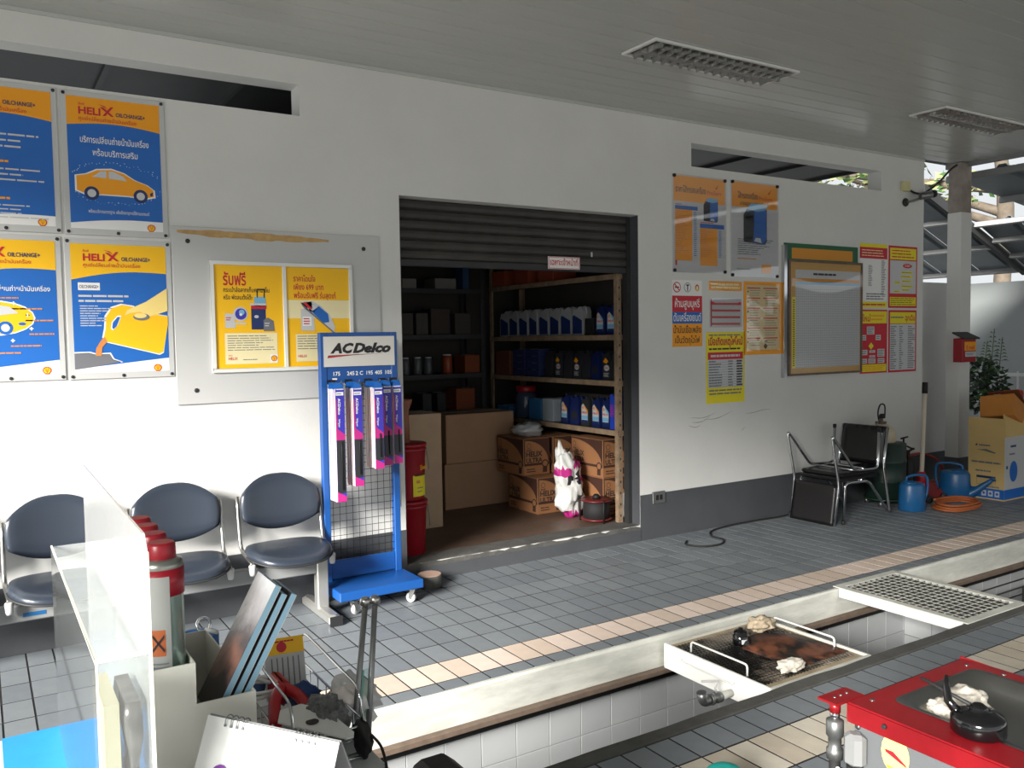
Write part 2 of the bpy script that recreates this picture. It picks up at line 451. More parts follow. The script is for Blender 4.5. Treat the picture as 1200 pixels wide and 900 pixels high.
# tiled floor beyond the pit: 12 x 22 cm tiles with a beige band, laid in straight joints
PX, PY = 0.12256, 0.2223
X0 = 1.625
def inview(x, y):
    d = Vector((x, y, -1.6)); z = d.dot(F)
    if z < 0.3: return False
    u, v = 600+996*d.dot(Rv)/z, 450-996*d.dot(Uv)/z
    return -60 < u < 1260 and v < 960
def tile_mesh(w, d, h, m, name):
    b = MB(); c = 0.0004; x, y = w/2, d/2
    b.loft([[(-x, -y, -h), (x, -y, -h), (x, y, -h), (-x, y, -h)], [(-x, -y, -c), (x, -y, -c), (x, y, -c), (-x, y, -c)],
            [(-x+c, -y+c, 0), (x-c, -y+c, 0), (x-c, y-c, 0), (-x+c, y-c, 0)]], True, False, True, m, False)
    me = D.meshes.new(name); me.from_pydata([tuple(v) for v in b.v], [], b.f); me.materials.append(m); me.materials.append(m_grout)
    for i_, f_ in enumerate(me.polygons): f_.material_index = 0 if abs(f_.normal.z) > 0.5 and f_.center.z > -0.0003 else 1
    me.update(); return me
def lay(parent, tiles, kinds, limit=300):
    """tiles: (x, y, kind, rz-matrix or None); the nearest `limit` in view are parts, the rest one part"""
    tl = sorted(tiles, key=lambda t: (not inview(t[0], t[1]), t[0]**2+t[1]**2))
    rd = random.Random(11); meshes = {}
    for k, (w, d, h, ms) in kinds.items(): meshes[k] = [tile_mesh(w, d, h, m, 'tile') for m in ms]
    for x, y, k in tl[:limit]:
        o = link('tile', rd.choice(meshes[k]), parent)
        o.location = Vector((x, y, rd.uniform(-0.0005, 0.0005)))-ORG[parent.name]
        o.rotation_euler = (rd.uniform(-.003, .003), rd.uniform(-.003, .003), rd.uniform(-.003, .003))
    if len(tl) > limit:
        b = MB()
        for x, y, k in tl[limit:]:
            w, d, h, ms = kinds[k]; m = rd.choice(ms); c = 0.0004
            b.loft([[(x-w/2, y-d/2, -0.002), (x+w/2, y-d/2, -0.002), (x+w/2, y+d/2, -0.002), (x-w/2, y+d/2, -0.002)],
                    [(x-w/2+c, y-d/2+c, 0), (x+w/2-c, y-d/2+c, 0), (x+w/2-c, y+d/2-c, 0), (x-w/2+c, y+d/2-c, 0)]], True, False, True, m, False)
        stuff(b.build('tiles_further_off', None, parent))
fl = root('floor')
MB().box(-3.2, 16, 3.40, YW+0.15, -0.12, -0.0018).build('mortar_bed', m_grout, fl)
J = 0.0085
kinds = {'g': (PX-J, PY-J, 0.012, m_tile), 'b': (PX-J, PY-J, 0.012, m_beige), 'n': (PX-J, 0.10-J, 0.012, m_tile)}
ts = []
for i in range(-25, 62):
    x = X0+(i+0.5)*PX
    ts.append((x, 3.43, 'n')); ts.append((x, 3.48+PY/2, 'b'))
    for r in range(6): ts.append((x, 3.7023+(r+0.5)*PY-0.001, 'g'))
lay(fl, ts, kinds)
# near floor, this side of the pit
fn = root('floor')
MB().box(-3.2, 16, -6, 2.48, -0.12, -0.0018).build('mortar_bed', m_grout, fn)
kn = {'g': (PX-J, 0.185-J, 0.012, m_tile), 'c': (PX-J, 0.236-J, 0.012, m_cream), 'h': (PX-J, PY-J, 0.012, m_tile)}
ts = []
for i in range(-8, 62):
    x = 2.635+(i+0.5)*PX
    ts.append((x, 2.383, 'g')); ts.append((x, 2.172, 'c'))
    for r in range(6): ts.append((x, 2.054-(r+0.5)*PY, 'h'))
lay(fn, ts, kn)
struct(MB().box(-30, 40, -40, 2.40, -0.14, -0.125).build('floor_forecourt', m_ground))

# service pit: painted beam, angle iron, black strip for the shaded gap, white wall tiles, kerb
rd = random.Random(5); n = 60; pr = []
for i in range(n+1):
    x = -1.2+13*i/n; j = rd.uniform(0, 0.004)+(0.008 if rd.random() > 0.85 else 0)
    pr.append([(x, 3.358, -0.165), (x, 3.358+rd.uniform(0, 0.002), -0.012-j), (x, 3.366+j, -0.001), (x, 3.388, -0.001), (x, 3.43, -0.02), (x, 3.43, -0.165)])
struct(MB().loft(pr, True, True, True, m_dirtywhite, False).build('trim_pit_beam', m_dirtywhite))
struct(MB().box(-1.2, 11.8, 3.325, 3.40, -0.196, -0.166).build('trim_angle_iron', m_rust, bevel=0.004))
struct(MB().box(-1.2, 11.8, 3.39, 3.43, -0.25, -0.196).build('trim_shadow_gap', m_black))  # solid black strip painting the shade under the angle iron
pw = root('wall_pit_back', (0, 3.42, 0))
MB().box(-1.2, 11.8, 3.428, 3.60, -1.6, -0.12).build('render_coat', m_grout, pw)
def vt_mesh(w, h, m):
    b = MB(); c = 0.002; x, z = w/2, h/2
    b.loft([[(-x, 0.008, -z), (x, 0.008, -z), (x, 0.008, z), (-x, 0.008, z)], [(-x, c, -z), (x, c, -z), (x, c, z), (-x, c, z)], [(-x+c, 0, -z+c), (x-c, 0, -z+c), (x-c, 0, z-c), (-x+c, 0, z-c)]], True, False, True, m, False)
    me = D.meshes.new('tile'); me.from_pydata([tuple(v) for v in b.v], [], b.f); me.materials.append(m); me.update(); return me
vm = [vt_mesh(0.1935, 0.1935, m) for m in m_pit]
rd = random.Random(9); far = MB()
for i in range(-18, 47):
    x = 2.343+(i-0.5)*0.1958
    for k in range(6):
        z = -0.243-(k+0.5)*0.1965
        if 0.9 < x < 8.6 and k < 3:
            o = link('tile', rd.choice(vm), pw); o.location = Vector((x, 3.42, z))-ORG[pw.name]
            o.rotation_euler = (rd.uniform(-.004, .004), 0, rd.uniform(-.004, .004))
        else: far.box(x-0.0965, x+0.0965, 3.42, 3.428, z-0.0965, z+0.0965, m_pit[0])
stuff(far.build('tiles_out_of_sight', None, pw))
pn = root('wall_pit_front', (0, 2.52, 0))
MB().box(-1.2, 11.8, 2.40, 2.50, -1.6, -0.12).build('render_coat', m_grout, pn)
pf = MB()
for i in range(66):
    for k in range(7): pf.box(-1.15+i*0.1958, -1.15+i*0.1958+0.1935, 2.50, 2.508, -0.15-(k+1)*0.1965, -0.15-k*0.1965-0.003, m_pit[i % 2])
stuff(pf.build('tiles', None, pn))
struct(MB().box(-1.2, 11.8, 2.40, 3.6, -1.65, -1.6).build('floor_pit', m_dark))
struct(MB().box(-1.3, -1.2, 2.40, 3.6, -1.65, -0.1).build('wall_pit_left', m_pit[0]))
pr = []; n = 70; rd = random.Random(8)
for i in range(n+1):
    x = -1.2+13*i/n; j = rd.uniform(0, 0.005)+(0.007 if rd.random() > 0.85 else 0)
    pr.append([(x, 2.478, -0.12), (x, 2.478, 0.002), (x, 2.484, 0.005), (x, 2.556-j, 0.004), (x, 2.562, -0.006-j), (x, 2.562, -0.12)])
struct(MB().loft(pr, True, True, True, m_kerb, False).build('trim_kerb', m_kerb))
pc = root('wall_pit_cross', (5.29, 3.0, -0.3))
MB().box(5.30, 5.48, 2.50, 3.43, -1.6, -0.13).build('render_coat', m_grout, pc)
b = None
for k in range(6):
    for i in range(5):
        y1 = 3.42-i*0.1965; z1 = -0.27-k*0.1965
        if i == 4: break
        MB().box(5.292, 5.30, y1-0.1935, y1, z1-0.1935, z1).build('tile', m_pit[(i+k) % 2], pc, bevel=0.002)
for i in range(4):
    y1 = 3.42-i*0.1965
    MB().box(5.292, 5.30, y1-0.1935, y1, -0.266, -0.135).build('tile', m_pit[i % 2], pc, bevel=0.002)

# ceiling of long glossy boards, open at the right and the front
ce = root('ceiling', (2.7, 2, 3.31))
CX0, CX1, CY0 = -3.2, 8.585, -0.5
nb = 38; wy = (YW-CY0)/nb
me = None
for i in range(nb):
    y = YW-(i+1)*wy
    b = MB(); c = 0.006
    b.loft([[(x, y, 3.33), (x, y, 3.312), (x, y+c, 3.3055), (x, y+wy-c, 3.3055), (x, y+wy-0.001, 3.312), (x, y+wy-0.001, 3.33)] for x in (CX0, CX1)], True, True, True, m_ceil, False)
    b.build('ceiling_board', m_ceil, ce)
struct(MB().box(CX0, CX1+0.1, CY0, YW+0.15, 3.331, 3.36).build('ceiling_deck', m_dark))
struct(MB().box(CX0, CX1+3, -4.5, CY0, 3.31, 3.36).build('ceiling_sun_block', m_ceil))  # unseen deck, added to keep sun and sky off the right side
struct(MB().box(CX1, CX1+0.06, CY0, YW+0.1, 3.27, 3.36).build('trim_ceiling_edge', m_purlin))
struct(MB().box(CX0, 8.05, YW-0.012, YW, 3.285, 3.305).build('trim_cornice', m_ceil))

MATS['oily_card'].node_tree.nodes['Color Ramp'].color_ramp.elements[0].position = 0.44; MATS['oily_card'].node_tree.nodes['Color Ramp'].color_ramp.elements[1].position = 0.6
MATS['oily_mesh'].node_tree.nodes['Color Ramp'].color_ramp.elements[0].position = 0.45; MATS['oily_mesh'].node_tree.nodes['Color Ramp'].color_ramp.elements[1].position = 0.66
# dark scuffs on the wall paint right of the door
wb_ = D.objects['wall_back']; b = MB(); rd = random.Random(12); m_scuff = mat('scuff', (118, 116, 112), 0.8)
for x, z, L, sl in ((4.86, 0.92, 0.30, 0.10), (4.84, 0.86, 0.16, 0.02), (5.02, 0.90, 0.34, 0.14), (5.50, 0.94, 0.34, -0.01), (5.46, 0.80, 0.05, -0.05), (4.88, 0.88, 0.22, 0.2)):
    tp_, bt_ = [], []
    for k in range(9):
        q = k/8; zz = z+sl*L*q+0.012*math.sin(q*5+x*3)
        tp_.append((x+L*q, YW-0.0006, zz+0.0022*math.sin(PI*q)*rd.uniform(0.4, 1.3)+0.0004)); bt_.append((x+L*q, YW-0.0006, zz-0.0022*math.sin(PI*q)))
    b.poly(tp_+bt_[::-1])
stuff(b.build('scuff_marks', m_scuff, wb_))
# two recessed ceiling lights, switched off
def ceil_light(x0, y0, label):
    t = thing('ceiling_light', label, 'ceiling light', (x0+0.62, y0+0.15, 3.305), 'recessed louvre lights in the ceiling')
    f = MB(); w, d = 1.24, 0.305
    for q in ((x0, x0+w, y0, y0+0.018), (x0, x0+w, y0+d-0.018, y0+d), (x0, x0+0.02, y0+0.018, y0+d-0.018), (x0+w-0.02, x0+w, y0+0.018, y0+d-0.018)): f.box(q[0], q[1], q[2], q[3], 3.290, 3.304)
    f.build('frame', m_white, t)
    MB().box(x0+0.02, x0+w-0.02, y0+0.018, y0+d-0.018, 3.3035, 3.305).build('reflector', m_fridge, t)
    for k in range(16):
        x = x0+0.07+k*0.0735
        for a in (0, 1):
            ya = y0+0.022+a*0.132; b = MB()
            b.loft([[(x-0.004, ya, 3.3035), (x+0.022, ya, 3.3035), (x+0.006, ya, 3.268)], [(x-0.004, ya+0.062, 3.3035), (x+0.022, ya+0.062, 3.3035), (x+0.008, ya+0.062, 3.276)], [(x-0.004, ya+0.125, 3.3035), (x+0.022, ya+0.125, 3.3035), (x+0.006, ya+0.125, 3.268)]], True, True, True, m_blind, False)
            b.build('louvre', m_blind, t)
    MB().box(x0+0.02, x0+w-0.02, y0+0.148, y0+0.156, 3.268, 3.3035).build('divider', m_blind, t)
ceil_light(3.365, 3.745, 'recessed louvre light in the ceiling in front of the shutter door')
ceil_light(6.285, 3.76, 'recessed louvre light in the ceiling nearest the pillar')

# ================================================================ signs on the wall
def screw_heads(t, pts, y, r=0.009):
    for x, z in pts:
        MB().lathe([(r*1.0, 0), (r, 0.003), (r*0.5, 0.005)], n=10, mtx=Matrix.Translation((x, y, z)) @ Matrix.Rotation(PI/2, 4, 'X')).build('screw', m_dark, t)
def helix_head(p, w, h, hb):
    """amber title band of the oil change posters"""
    p.text('Shell', 0.055*w/0.44, h-0.042, 0.016, m_pred, 4, off=0.01)
    p.text('HELI', 0.055*w/0.44, h-0.088, 0.052, m_pred, 4, width=0.105, off=0.03)
    xx = 0.166*w/0.44
    p.shape([(xx, h-0.088), (xx+0.014, h-0.088), (xx+0.055, h-0.038), (xx+0.041, h-0.038)], m_pred, 4)
    p.shape([(xx-0.012, h-0.044), (xx+0.006, h-0.044), (xx+0.056, h-0.088), (xx+0.042, h-0.088)], m_pred, 5)
    p.shape([(xx-0.02, h-0.03), (xx+0.012, h-0.036), (xx+0.03, h-0.055), (xx+0.012, h-0.042)], m_pred, 4)
    p.text('OILCHANGE+', 0.52*w, h-0.086, 0.03, m_pnavy, 4, width=0.145, off=0.02)
    p.text('ศูนย์เปลี่ยนถ่ายน้ำมันเครื่อง', 0.055*w/0.44, h-0.120, 0.026, m_pred, 4, width=0.28)
def wave(w, z0, z1, amp, n=12): return [(w*i/n, z0+(z1-z0)*i/n+amp*math.sin(PI*i/n)) for i in range(n+1)]
def frame_board(x0, x1, z0, z1, name, label, cat, group=None, th=0.008):
    t = thing(name, label, cat, ((x0+x1)/2, YW, z0), group)
    b = MB(); b.box(x0, x1, YW-th, YW-0.0005, z0, z1); b.build('board', m_lgrey, t, bevel=0.002)
    return t
def oil_poster(x0, x1, z0, z1, kind, label):
    t = frame_board(x0, x1, z0, z1, 'oil_change_poster', label, 'poster', 'oil change posters at the left of the wall')
    W_, H_ = x1-x0-0.056, z1-z0-0.062
    p = Print((x0+0.028, YW-0.0085, z0+0.034))
    p.rect(0, 0, W_, H_, m_paper, 0)
    up = kind in ('car', 'faq')
    hb = H_-0.15 if up else H_-0.17
    top = wave(W_, hb-(0.0 if up else 0.02), hb+(0.0 if up else 0.02), 0.022)
    bot = wave(W_, 0.028 if up else 0.022, 0.052 if up else 0.072, 0.012 if up else 0.0)
    p.shape(top+[(W_, H_), (0, H_)], m_oran if up else m_yel, 1)
    p.shape(bot+list(reversed(top)), m_pblue, 1)
    helix_head(p, W_, H_, hb)
    shell(p, W_-0.06, 0.018, 0.02, 2)
    if kind == 'car':
        p.text('บริการเปลี่ยนถ่ายน้ำมันเครื่อง', W_*0.5, H_-0.235, 0.046, m_paper, 3, width=0.335, off=0.008, align='c')
        p.text('พร้อมบริการเสริม', W_*0.5, H_-0.300, 0.046, m_paper, 3, width=0.22, off=0.008, align='c')
        p.text('พร้อมบริการมาตรฐาน เพื่อยืดอายุการใช้งานรถยนต์', W_*0.52, 0.085, 0.024, m_paper, 3, width=0.30, align='c')
        cx, cz = 0.035, 0.165
        body = [(0, 0.035), (0.0, 0.11), (0.05, 0.12), (0.10, 0.145), (0.17, 0.152), (0.23, 0.135), (0.28, 0.105), (0.34, 0.085), (0.375, 0.06), (0.378, 0.025), (0.33, 0.012), (0.25, 0.02), (0.12, 0.02), (0.06, 0.012)]
        p.shape([(cx+(a-0.19)*1.045+0.19, cz+(b-0.08)*1.1+0.08) for a, b in body], m_paper, 2)
        p.shape([(cx+a, cz+b) for a, b in body], m_oran, 3)
        p.shape([(cx+0.075, cz+0.108), (cx+0.115, cz+0.140), (cx+0.145, cz+0.143), (cx+0.145, cz+0.106)], m_plg, 4)
        p.shape([(cx+0.155, cz+0.105), (cx+0.155, cz+0.143), (cx+0.18, cz+0.142), (cx+0.225, cz+0.122), (cx+0.245, cz+0.098)], m_plg, 4)
        for q in ((0.07, 0.022), (0.31, 0.022)):
            p.disc(cx+q[0], cz+q[1], 0.036, m_pnavy, 4); p.disc(cx+q[0], cz+q[1], 0.021, m_plg, 5)
        p.shape([(cx+0.358, cz+0.04), (cx+0.375, cz+0.05), (cx+0.37, cz+0.026), (cx+0.36, cz+0.026)], m_pnavy, 4)
        rd = random.Random(2)
        for k in range(90):
            a = 2*PI*k/90; q = rd.uniform(1.12, 1.3); u, v = cx+0.19+0.20*q*math.cos(a), cz+0.078+0.088*q*math.sin(a)
            if 0.008 < u < W_-0.008: p.disc(u, v, rd.uniform(0.0012, 0.0026), m_paper, 3, n=5)
    if kind == 'faq':
        for j, (za, zb, nn) in enumerate(((H_-0.31, H_-0.22, 3), (H_-0.475, H_-0.395, 3), (H_-0.66, H_-0.58, 4))):
            p.lines(0.03, W_-0.03, za, zb, nn, m_plg, 3, fill=0.3, rag=0.35, seed=j+3)
        for zq in (H_-0.37, H_-0.555): p.lines(0.03, 0.26, zq-0.012, zq+0.012, 1, m_oran, 3, seed=8)
    if kind == 'parts':
        p.text('เมื่อเปลี่ยนถ่ายน้ำมันเครื่อง', W_-0.03, H_-0.26, 0.034, m_paper, 3, width=0.3, off=0.01, align='r')
        cx, cz = 0.06, 0.23
        p.disc(cx+0.10, cz+0.06, 0.185, m_paper, 2, rb=0.09); p.disc(cx+0.10, cz+0.06, 0.178, m_yel, 3, rb=0.083)
        p.shape([(cx+0.05, cz+0.09), (cx+0.10, cz+0.128), (cx+0.17, cz+0.118), (cx+0.21, cz+0.085), (cx+0.12, cz+0.072)], m_plg, 4)
        for q in ((0.15, 0.01), (0.02, -0.01)): p.disc(cx+q[0], cz+q[1], 0.034, m_pblue, 4); p.disc(cx+q[0], cz+q[1], 0.02, m_plg, 5)
        for q, zq in ((0.155, 0.02), (0.225, 0.03)): p.disc(cx+q, cz+zq, 0.017, m_pblue, 4, rb=0.008)
        for i, (a, bb) in enumerate(((0.15, 0.42), (0.25, 0.365), (0.31, 0.305), (0.325, 0.235), (0.24, 0.175), (0.15, 0.14))):
            p.rect(a-0.009, bb-0.003, a+0.009, bb+0.003, m_paper, 3); p.rect(a-0.003, bb-0.009, a+0.003, bb+0.009, m_paper, 4)
            p.lines(a-0.01, min(a+0.13, W_-0.015), bb-0.036, bb-0.020, 1, m_brownp, 3, seed=i, rag=0.05)
    if kind == 'jug':
        p.rect(0.03, H_-0.245, 0.135, H_-0.205, m_paper, 2); p.text('OILCHANGE+', 0.082, H_-0.234, 0.024, m_pnavy, 3, width=0.092, align='c', off=0.01)
        p.lines(0.03, 0.33, H_-0.315, H_-0.262, 2, m_plg, 3, fill=0.4, rag=0.3, seed=5)
        p.lines(0.035, 0.20, 0.245, H_-0.322, 9, m_plg, 3, fill=0.36, rag=0.6, seed=6)
        p.lines(0.22, 0.37, H_-0.40, H_-0.345, 2, m_plg, 3, fill=0.36, rag=0.3, seed=7)
        p.shape([(0.0, 0.02), (0.0, 0.105), (0.07, 0.108), (0.10, 0.098), (0.17, 0.10), (0.185, 0.07), (0.225, 0.055), (0.17, 0.045), (0.08, 0.03)], m_pgrey, 3)
        p.shape([(0.0, 0.105), (0.0, 0.112), (0.075, 0.113), (0.105, 0.103), (0.175, 0.106), (0.192, 0.073), (0.235, 0.054), (0.225, 0.052), (0.183, 0.068), (0.17, 0.099), (0.10, 0.096), (0.07, 0.106)], m_paper, 3)
        jug = [(0.155, 0.235), (0.16, 0.30), (0.19, 0.345), (0.24, 0.362), (0.30, 0.352), (0.33, 0.325), (W_, 0.300), (W_, 0.255), (W_-0.03, 0.105), (W_-0.05, 0.095), (0.16, 0.165), (0.145, 0.19)]
        p.shape([((a-0.29)*1.04+0.287, (bb-0.225)*1.05+0.225) if a < W_-0.001 else (a, (bb-0.225)*1.05+0.225) for a, bb in jug], m_paper, 3)
        p.shape(jug, m_yel, 4)
        p.shape([(0.18, 0.235), (0.185, 0.27), (0.215, 0.305), (0.235, 0.305), (0.215, 0.25), (0.19, 0.225)], m_paper, 5)
        p.shape([(0.187, 0.24), (0.191, 0.268), (0.215, 0.297), (0.228, 0.297), (0.21, 0.25), (0.193, 0.232)], m_pblue, 6)
        p.shape([(0.25, 0.305), (0.265, 0.335), (0.36, 0.38), (W_, 0.455), (W_, 0.33), (0.38, 0.30), (0.33, 0.325), (0.28, 0.318)], m_skin, 5)
        p.disc(0.335, 0.298, 0.042, m_pgrey, 6, rb=0.02); p.disc(0.33, 0.305, 0.032, m_skin, 7, rb=0.014)
        p.shape([(0.10, 0.09), (0.105, 0.13), (0.125, 0.165), (0.147, 0.192), (0.16, 0.165), (0.135, 0.135), (0.13, 0.09)], m_brownp, 5)
    p.build('print', None, t)
    pts = [(x0+0.016, z0+0.016), (x1-0.016, z0+0.016), (x0+0.016, z1-0.016), (x1-0.016, z1-0.016), ((x0+x1)/2, z0+0.016)]
    screw_heads(t, pts, YW-0.008)
oil_poster(-0.095, 0.408, 2.180, 2.928, 'faq', 'upper left oil change poster, amber and blue with lines of text, no car')
oil_poster(0.422, 0.932, 2.178, 2.926, 'car', 'oil change poster of a yellow car in side view inside a ring of white dots')
oil_poster(-0.105, 0.398, 1.416, 2.166, 'parts', 'lower left oil change poster with a yellow car and white plus marks')
oil_poster(0.412, 0.938, 1.414, 2.160, 'jug', 'oil change poster of a hand tilting a yellow oil can over a grey engine')

# pale board with a worn upper edge and a white double frame
t = thing('backing_board', 'wide pale grey board with worn upper edge behind the yellow posters', 'board', (1.56, YW, 1.25))
MB().box(0.945, 2.185, YW-0.012, YW-0.0005, 1.252, 2.252).build('board', m_lgrey, t, bevel=0.002)
rd = random.Random(4); p = Print((0.945, YW-0.0122, 1.252)); m_wear = mat('worn_edge', (196, 160, 106), 0.8, var=0.3, vscale=20)
up, dn = [], []
for i in range(31):
    q = i/30; x = 0.03+q*0.88
    h = 0.010+0.020*math.sin(PI*min(1, q*1.05))**0.6*rd.uniform(0.5, 1.2)
    c = 0.972-0.014*q
    up.append((x, min(0.994, c+h*0.6))); dn.append((x, c-h*0.9))
p.shape(up+dn[::-1], m_wear, 1); p.build('worn_streak', None, t)
screw_heads(t, [(1.03, 2.17), (2.08, 2.17), (1.05, 1.33)], YW-0.012, 0.013)
t = thing('poster_frame', 'white double frame holding two yellow promotion posters on the pale board', 'frame', (1.57, YW-0.013, 1.425))
fr = MB(); a0, a1, b0, b1 = 1.142, 1.995, 1.425, 2.066
for q in ((a0, a1, b0, b0+0.022), (a0, a1, b1-0.022, b1), (a0, a0+0.022, b0+0.022, b1-0.022), (a1-0.022, a1, b0+0.022, b1-0.022), (1.558, 1.580, b0+0.022, b1-0.022)): fr.box(q[0], q[1], YW-0.027, YW-0.0125, q[2], q[3])
fr.build('frame', m_white, t, bevel=0.002)
def promo(x0, x1, z0, z1, kind, label):
    t = thing('promotion_poster', label, 'poster', ((x0+x1)/2, YW-0.013, z0), 'yellow promotion posters in the white frame')
    MB().box(x0, x1, YW-0.017, YW-0.0128, z0, z1).build('sheet', m_paper, t)
    w, h = x1-x0, z1-z0; p = Print((x0, YW-0.0174, z0), step=0.0005)
    p.rect(0, 0, w, h, m_yel, 0)
    if kind == 'fan':
        p.text('รับฟรี', 0.05, h-0.115, 0.095, m_pred, 2, width=0.13, off=0.02)
        p.text('กระเป๋าล้อลากเก็บความเย็น', 0.05, h-0.155, 0.036, m_ink, 2, width=0.265, off=0.012)
        p.text('หรือ พัดลมตั้งโต๊ะ', 0.05, h-0.198, 0.036, m_ink, 2, width=0.165, off=0.012)
        p.rect(0.05, 0.025, w-0.04, 0.205, m_pcream, 2)
        p.lines(0.065, w-0.05, 0.10, 0.195, 7, m_pgrey, 3, fill=0.3, rag=0.4, seed=12)
        p.text('HELIX', 0.068, 0.050, 0.022, m_pred, 3, width=0.052, off=0.02); p.text('Shell', 0.068, 0.072, 0.012, m_pred, 3)
        p.lines(0.15, 0.26, 0.045, 0.055, 1, m_pgrey, 3, seed=2)
        p.rect(w-0.085, 0.03, w-0.04, 0.078, m_paper, 3); shell(p, w-0.062, 0.054, 0.018, 4)
        p.shape([(0.055, 0.235), (0.055, 0.32), (0.105, 0.315), (0.115, 0.235)], m_plg, 2); p.lines(0.06, 0.09, 0.275, 0.30, 2, m_pred, 3, seed=4)
        p.disc(0.143, 0.315, 0.042, m_plg, 3); p.disc(0.145, 0.315, 0.033, m_pviol, 4); p.disc(0.15, 0.325, 0.016, m_lblue, 5); p.disc(0.145, 0.312, 0.008, m_paper, 6)
        p.rect(0.10, 0.255, 0.175, 0.265, m_plg, 3)
        p.rect(0.205, 0.225, 0.29, 0.36, m_pnavy, 2); p.rect(0.205, 0.345, 0.295, 0.368, m_pred, 3); p.rect(0.225, 0.36, 0.29, 0.415, m_lblue, 3); p.rect(0.20, 0.365, 0.295, 0.378, m_plg, 4)
        for q in (0.24, 0.281): p.rect(q, 0.41, q+0.006, 0.46, m_ink, 3)
        p.rect(0.24, 0.455, 0.287, 0.463, m_ink, 4); p.disc(0.235, 0.30, 0.013, m_plg, 4, rb=0.009)
        p.shape([(0.275, 0.215), (0.275, 0.28), (0.30, 0.295), (0.335, 0.275), (0.34, 0.215)], m_pgrey, 4); p.lines(0.282, 0.312, 0.24, 0.268, 2, m_plg, 5, seed=3)
    else:
        p.shape([(0, 0.29), (w, 0.29), (w, 0.40), (0, 0.40)], m_pcream, 1)
        p.text('ราคาโดนใจ', 0.045, h-0.085, 0.046, m_pred, 2, width=0.135, off=0.016)
        p.text('เพียง 699 บาท', 0.045, h-0.135, 0.046, m_pred, 2, width=0.185, off=0.016)
        p.text('พร้อมรับฟรี ร่มสุดเก๋', 0.045, h-0.185, 0.046, m_pred, 2, width=0.262, off=0.016)
        p.shape([(0.085, h-0.215), (0.155, h-0.205), (0.155, h-0.245), (0.15, h-0.285)], m_plg, 3)
        p.shape([(0.085, h-0.215), (0.30, h-0.40), (0.292, h-0.385), (0.30, h-0.36), (0.265, h-0.285), (0.215, h-0.235), (0.16, h-0.205), (0.12, h-0.205)], m_plg, 3)
        p.shape([(0.15, h-0.265), (0.225, h-0.335), (0.262, h-0.33), (0.255, h-0.28), (0.20, h-0.235)], m_pblue, 4)
        p.shape([(0.085, h-0.213), (0.10, h-0.24), (0.29, h-0.40), (0.305, h-0.402)], m_pgrey, 4)
        p.shape([(0.095, h-0.213), (0.12, h-0.213), (0.155, h-0.247), (0.142, h-0.255)], m_pred, 5)
        p.shape([(0.085, 0.215), (0.085, 0.345), (0.115, 0.35), (0.165, 0.31), (0.17, 0.215)], m_plg, 3); p.rect(0.095, 0.245, 0.15, 0.30, m_paper, 4); p.lines(0.1, 0.145, 0.25, 0.295, 3, m_pred, 5, seed=6)
        p.arc(0.14, 0.33, 0.016, 0.026, 0, PI, m_plg, 4); p.shape([(0.165, 0.33), (0.195, 0.365), (0.198, 0.362), (0.169, 0.327)], m_pgrey, 4)
        p.rect(0.05, 0.03, w-0.03, 0.195, m_pcream, 2)
        p.lines(0.06, w-0.05, 0.10, 0.19, 6, m_pgrey, 3, fill=0.3, rag=0.3, seed=14); p.text('HELIX', 0.062, 0.055, 0.022, m_pred, 3, width=0.055, off=0.02)
    p.build('print', None, t)
promo(1.164, 1.558, 1.447, 2.044, 'fan', 'yellow promotion poster with a cool box on wheels and a small fan')
promo(1.580, 1.973, 1.447, 2.044, 'umbrella', 'yellow promotion poster with a white and blue umbrella')

# ---- right of the door
def acrylic_cover(t, x0, x1, z0, z1, y, bow=0.0):
    b = MB(); n = 10
    if not bow: b.box(x0, x1, y-0.003, y, z0, z1)
    else:
        g = [[(x0+(x1-x0)*i/n, y-bow*(0.3+0.7*math.sin(PI*i/n))*math.sin(PI*(0.08+0.84*k/n))-0.004*math.sin(5.1*k/n*PI+i), z0+(z1-z0)*k/n) for i in range(n+1)] for k in range(n+1)]
        b.loft(g, False, False, False, m_film, True)
    b.build('clear_cover', m_film, t)
def filter_box(p, u, v, s, L):
    p.shape([(u, v+0.02*s), (u+0.9*s, v-0.02*s), (u+0.98*s, v+0.08*s), (u+0.98*s, v+1.0*s), (u+0.2*s, v+1.08*s), (u, v+0.8*s)], m_pnavy, L)
    p.shape([(u+0.42*s, v+0.05*s), (u+0.80*s, v-0.0*s), (u+0.95*s, v+0.12*s), (u+0.95*s, v+0.98*s), (u+0.45*s, v+0.9*s)], m_pblue, L+1)
    p.shape([(u+0.12*s, v+0.98*s), (u+0.32*s, v+1.16*s), (u+1.0*s, v+1.13*s), (u+0.9*s, v+0.97*s), (u+0.55*s, v+0.92*s)], m_lblue, L+2)
    p.shape([(u+0.44*s, v+0.06*s), (u+0.75*s, v+0.02*s), (u+0.70*s, v+0.16*s), (u+0.5*s, v+0.16*s)], m_plg, L+2)
    p.disc(u+0.2*s, v+0.8*s, 0.2*s, m_ink, L+1, rb=0.08*s); p.rect(u, v+0.08*s, u+0.4*s, v+0.8*s, m_ink, L+1); p.disc(u+0.2*s, v+0.09*s, 0.2*s, m_ink, L+1, rb=0.08*s)
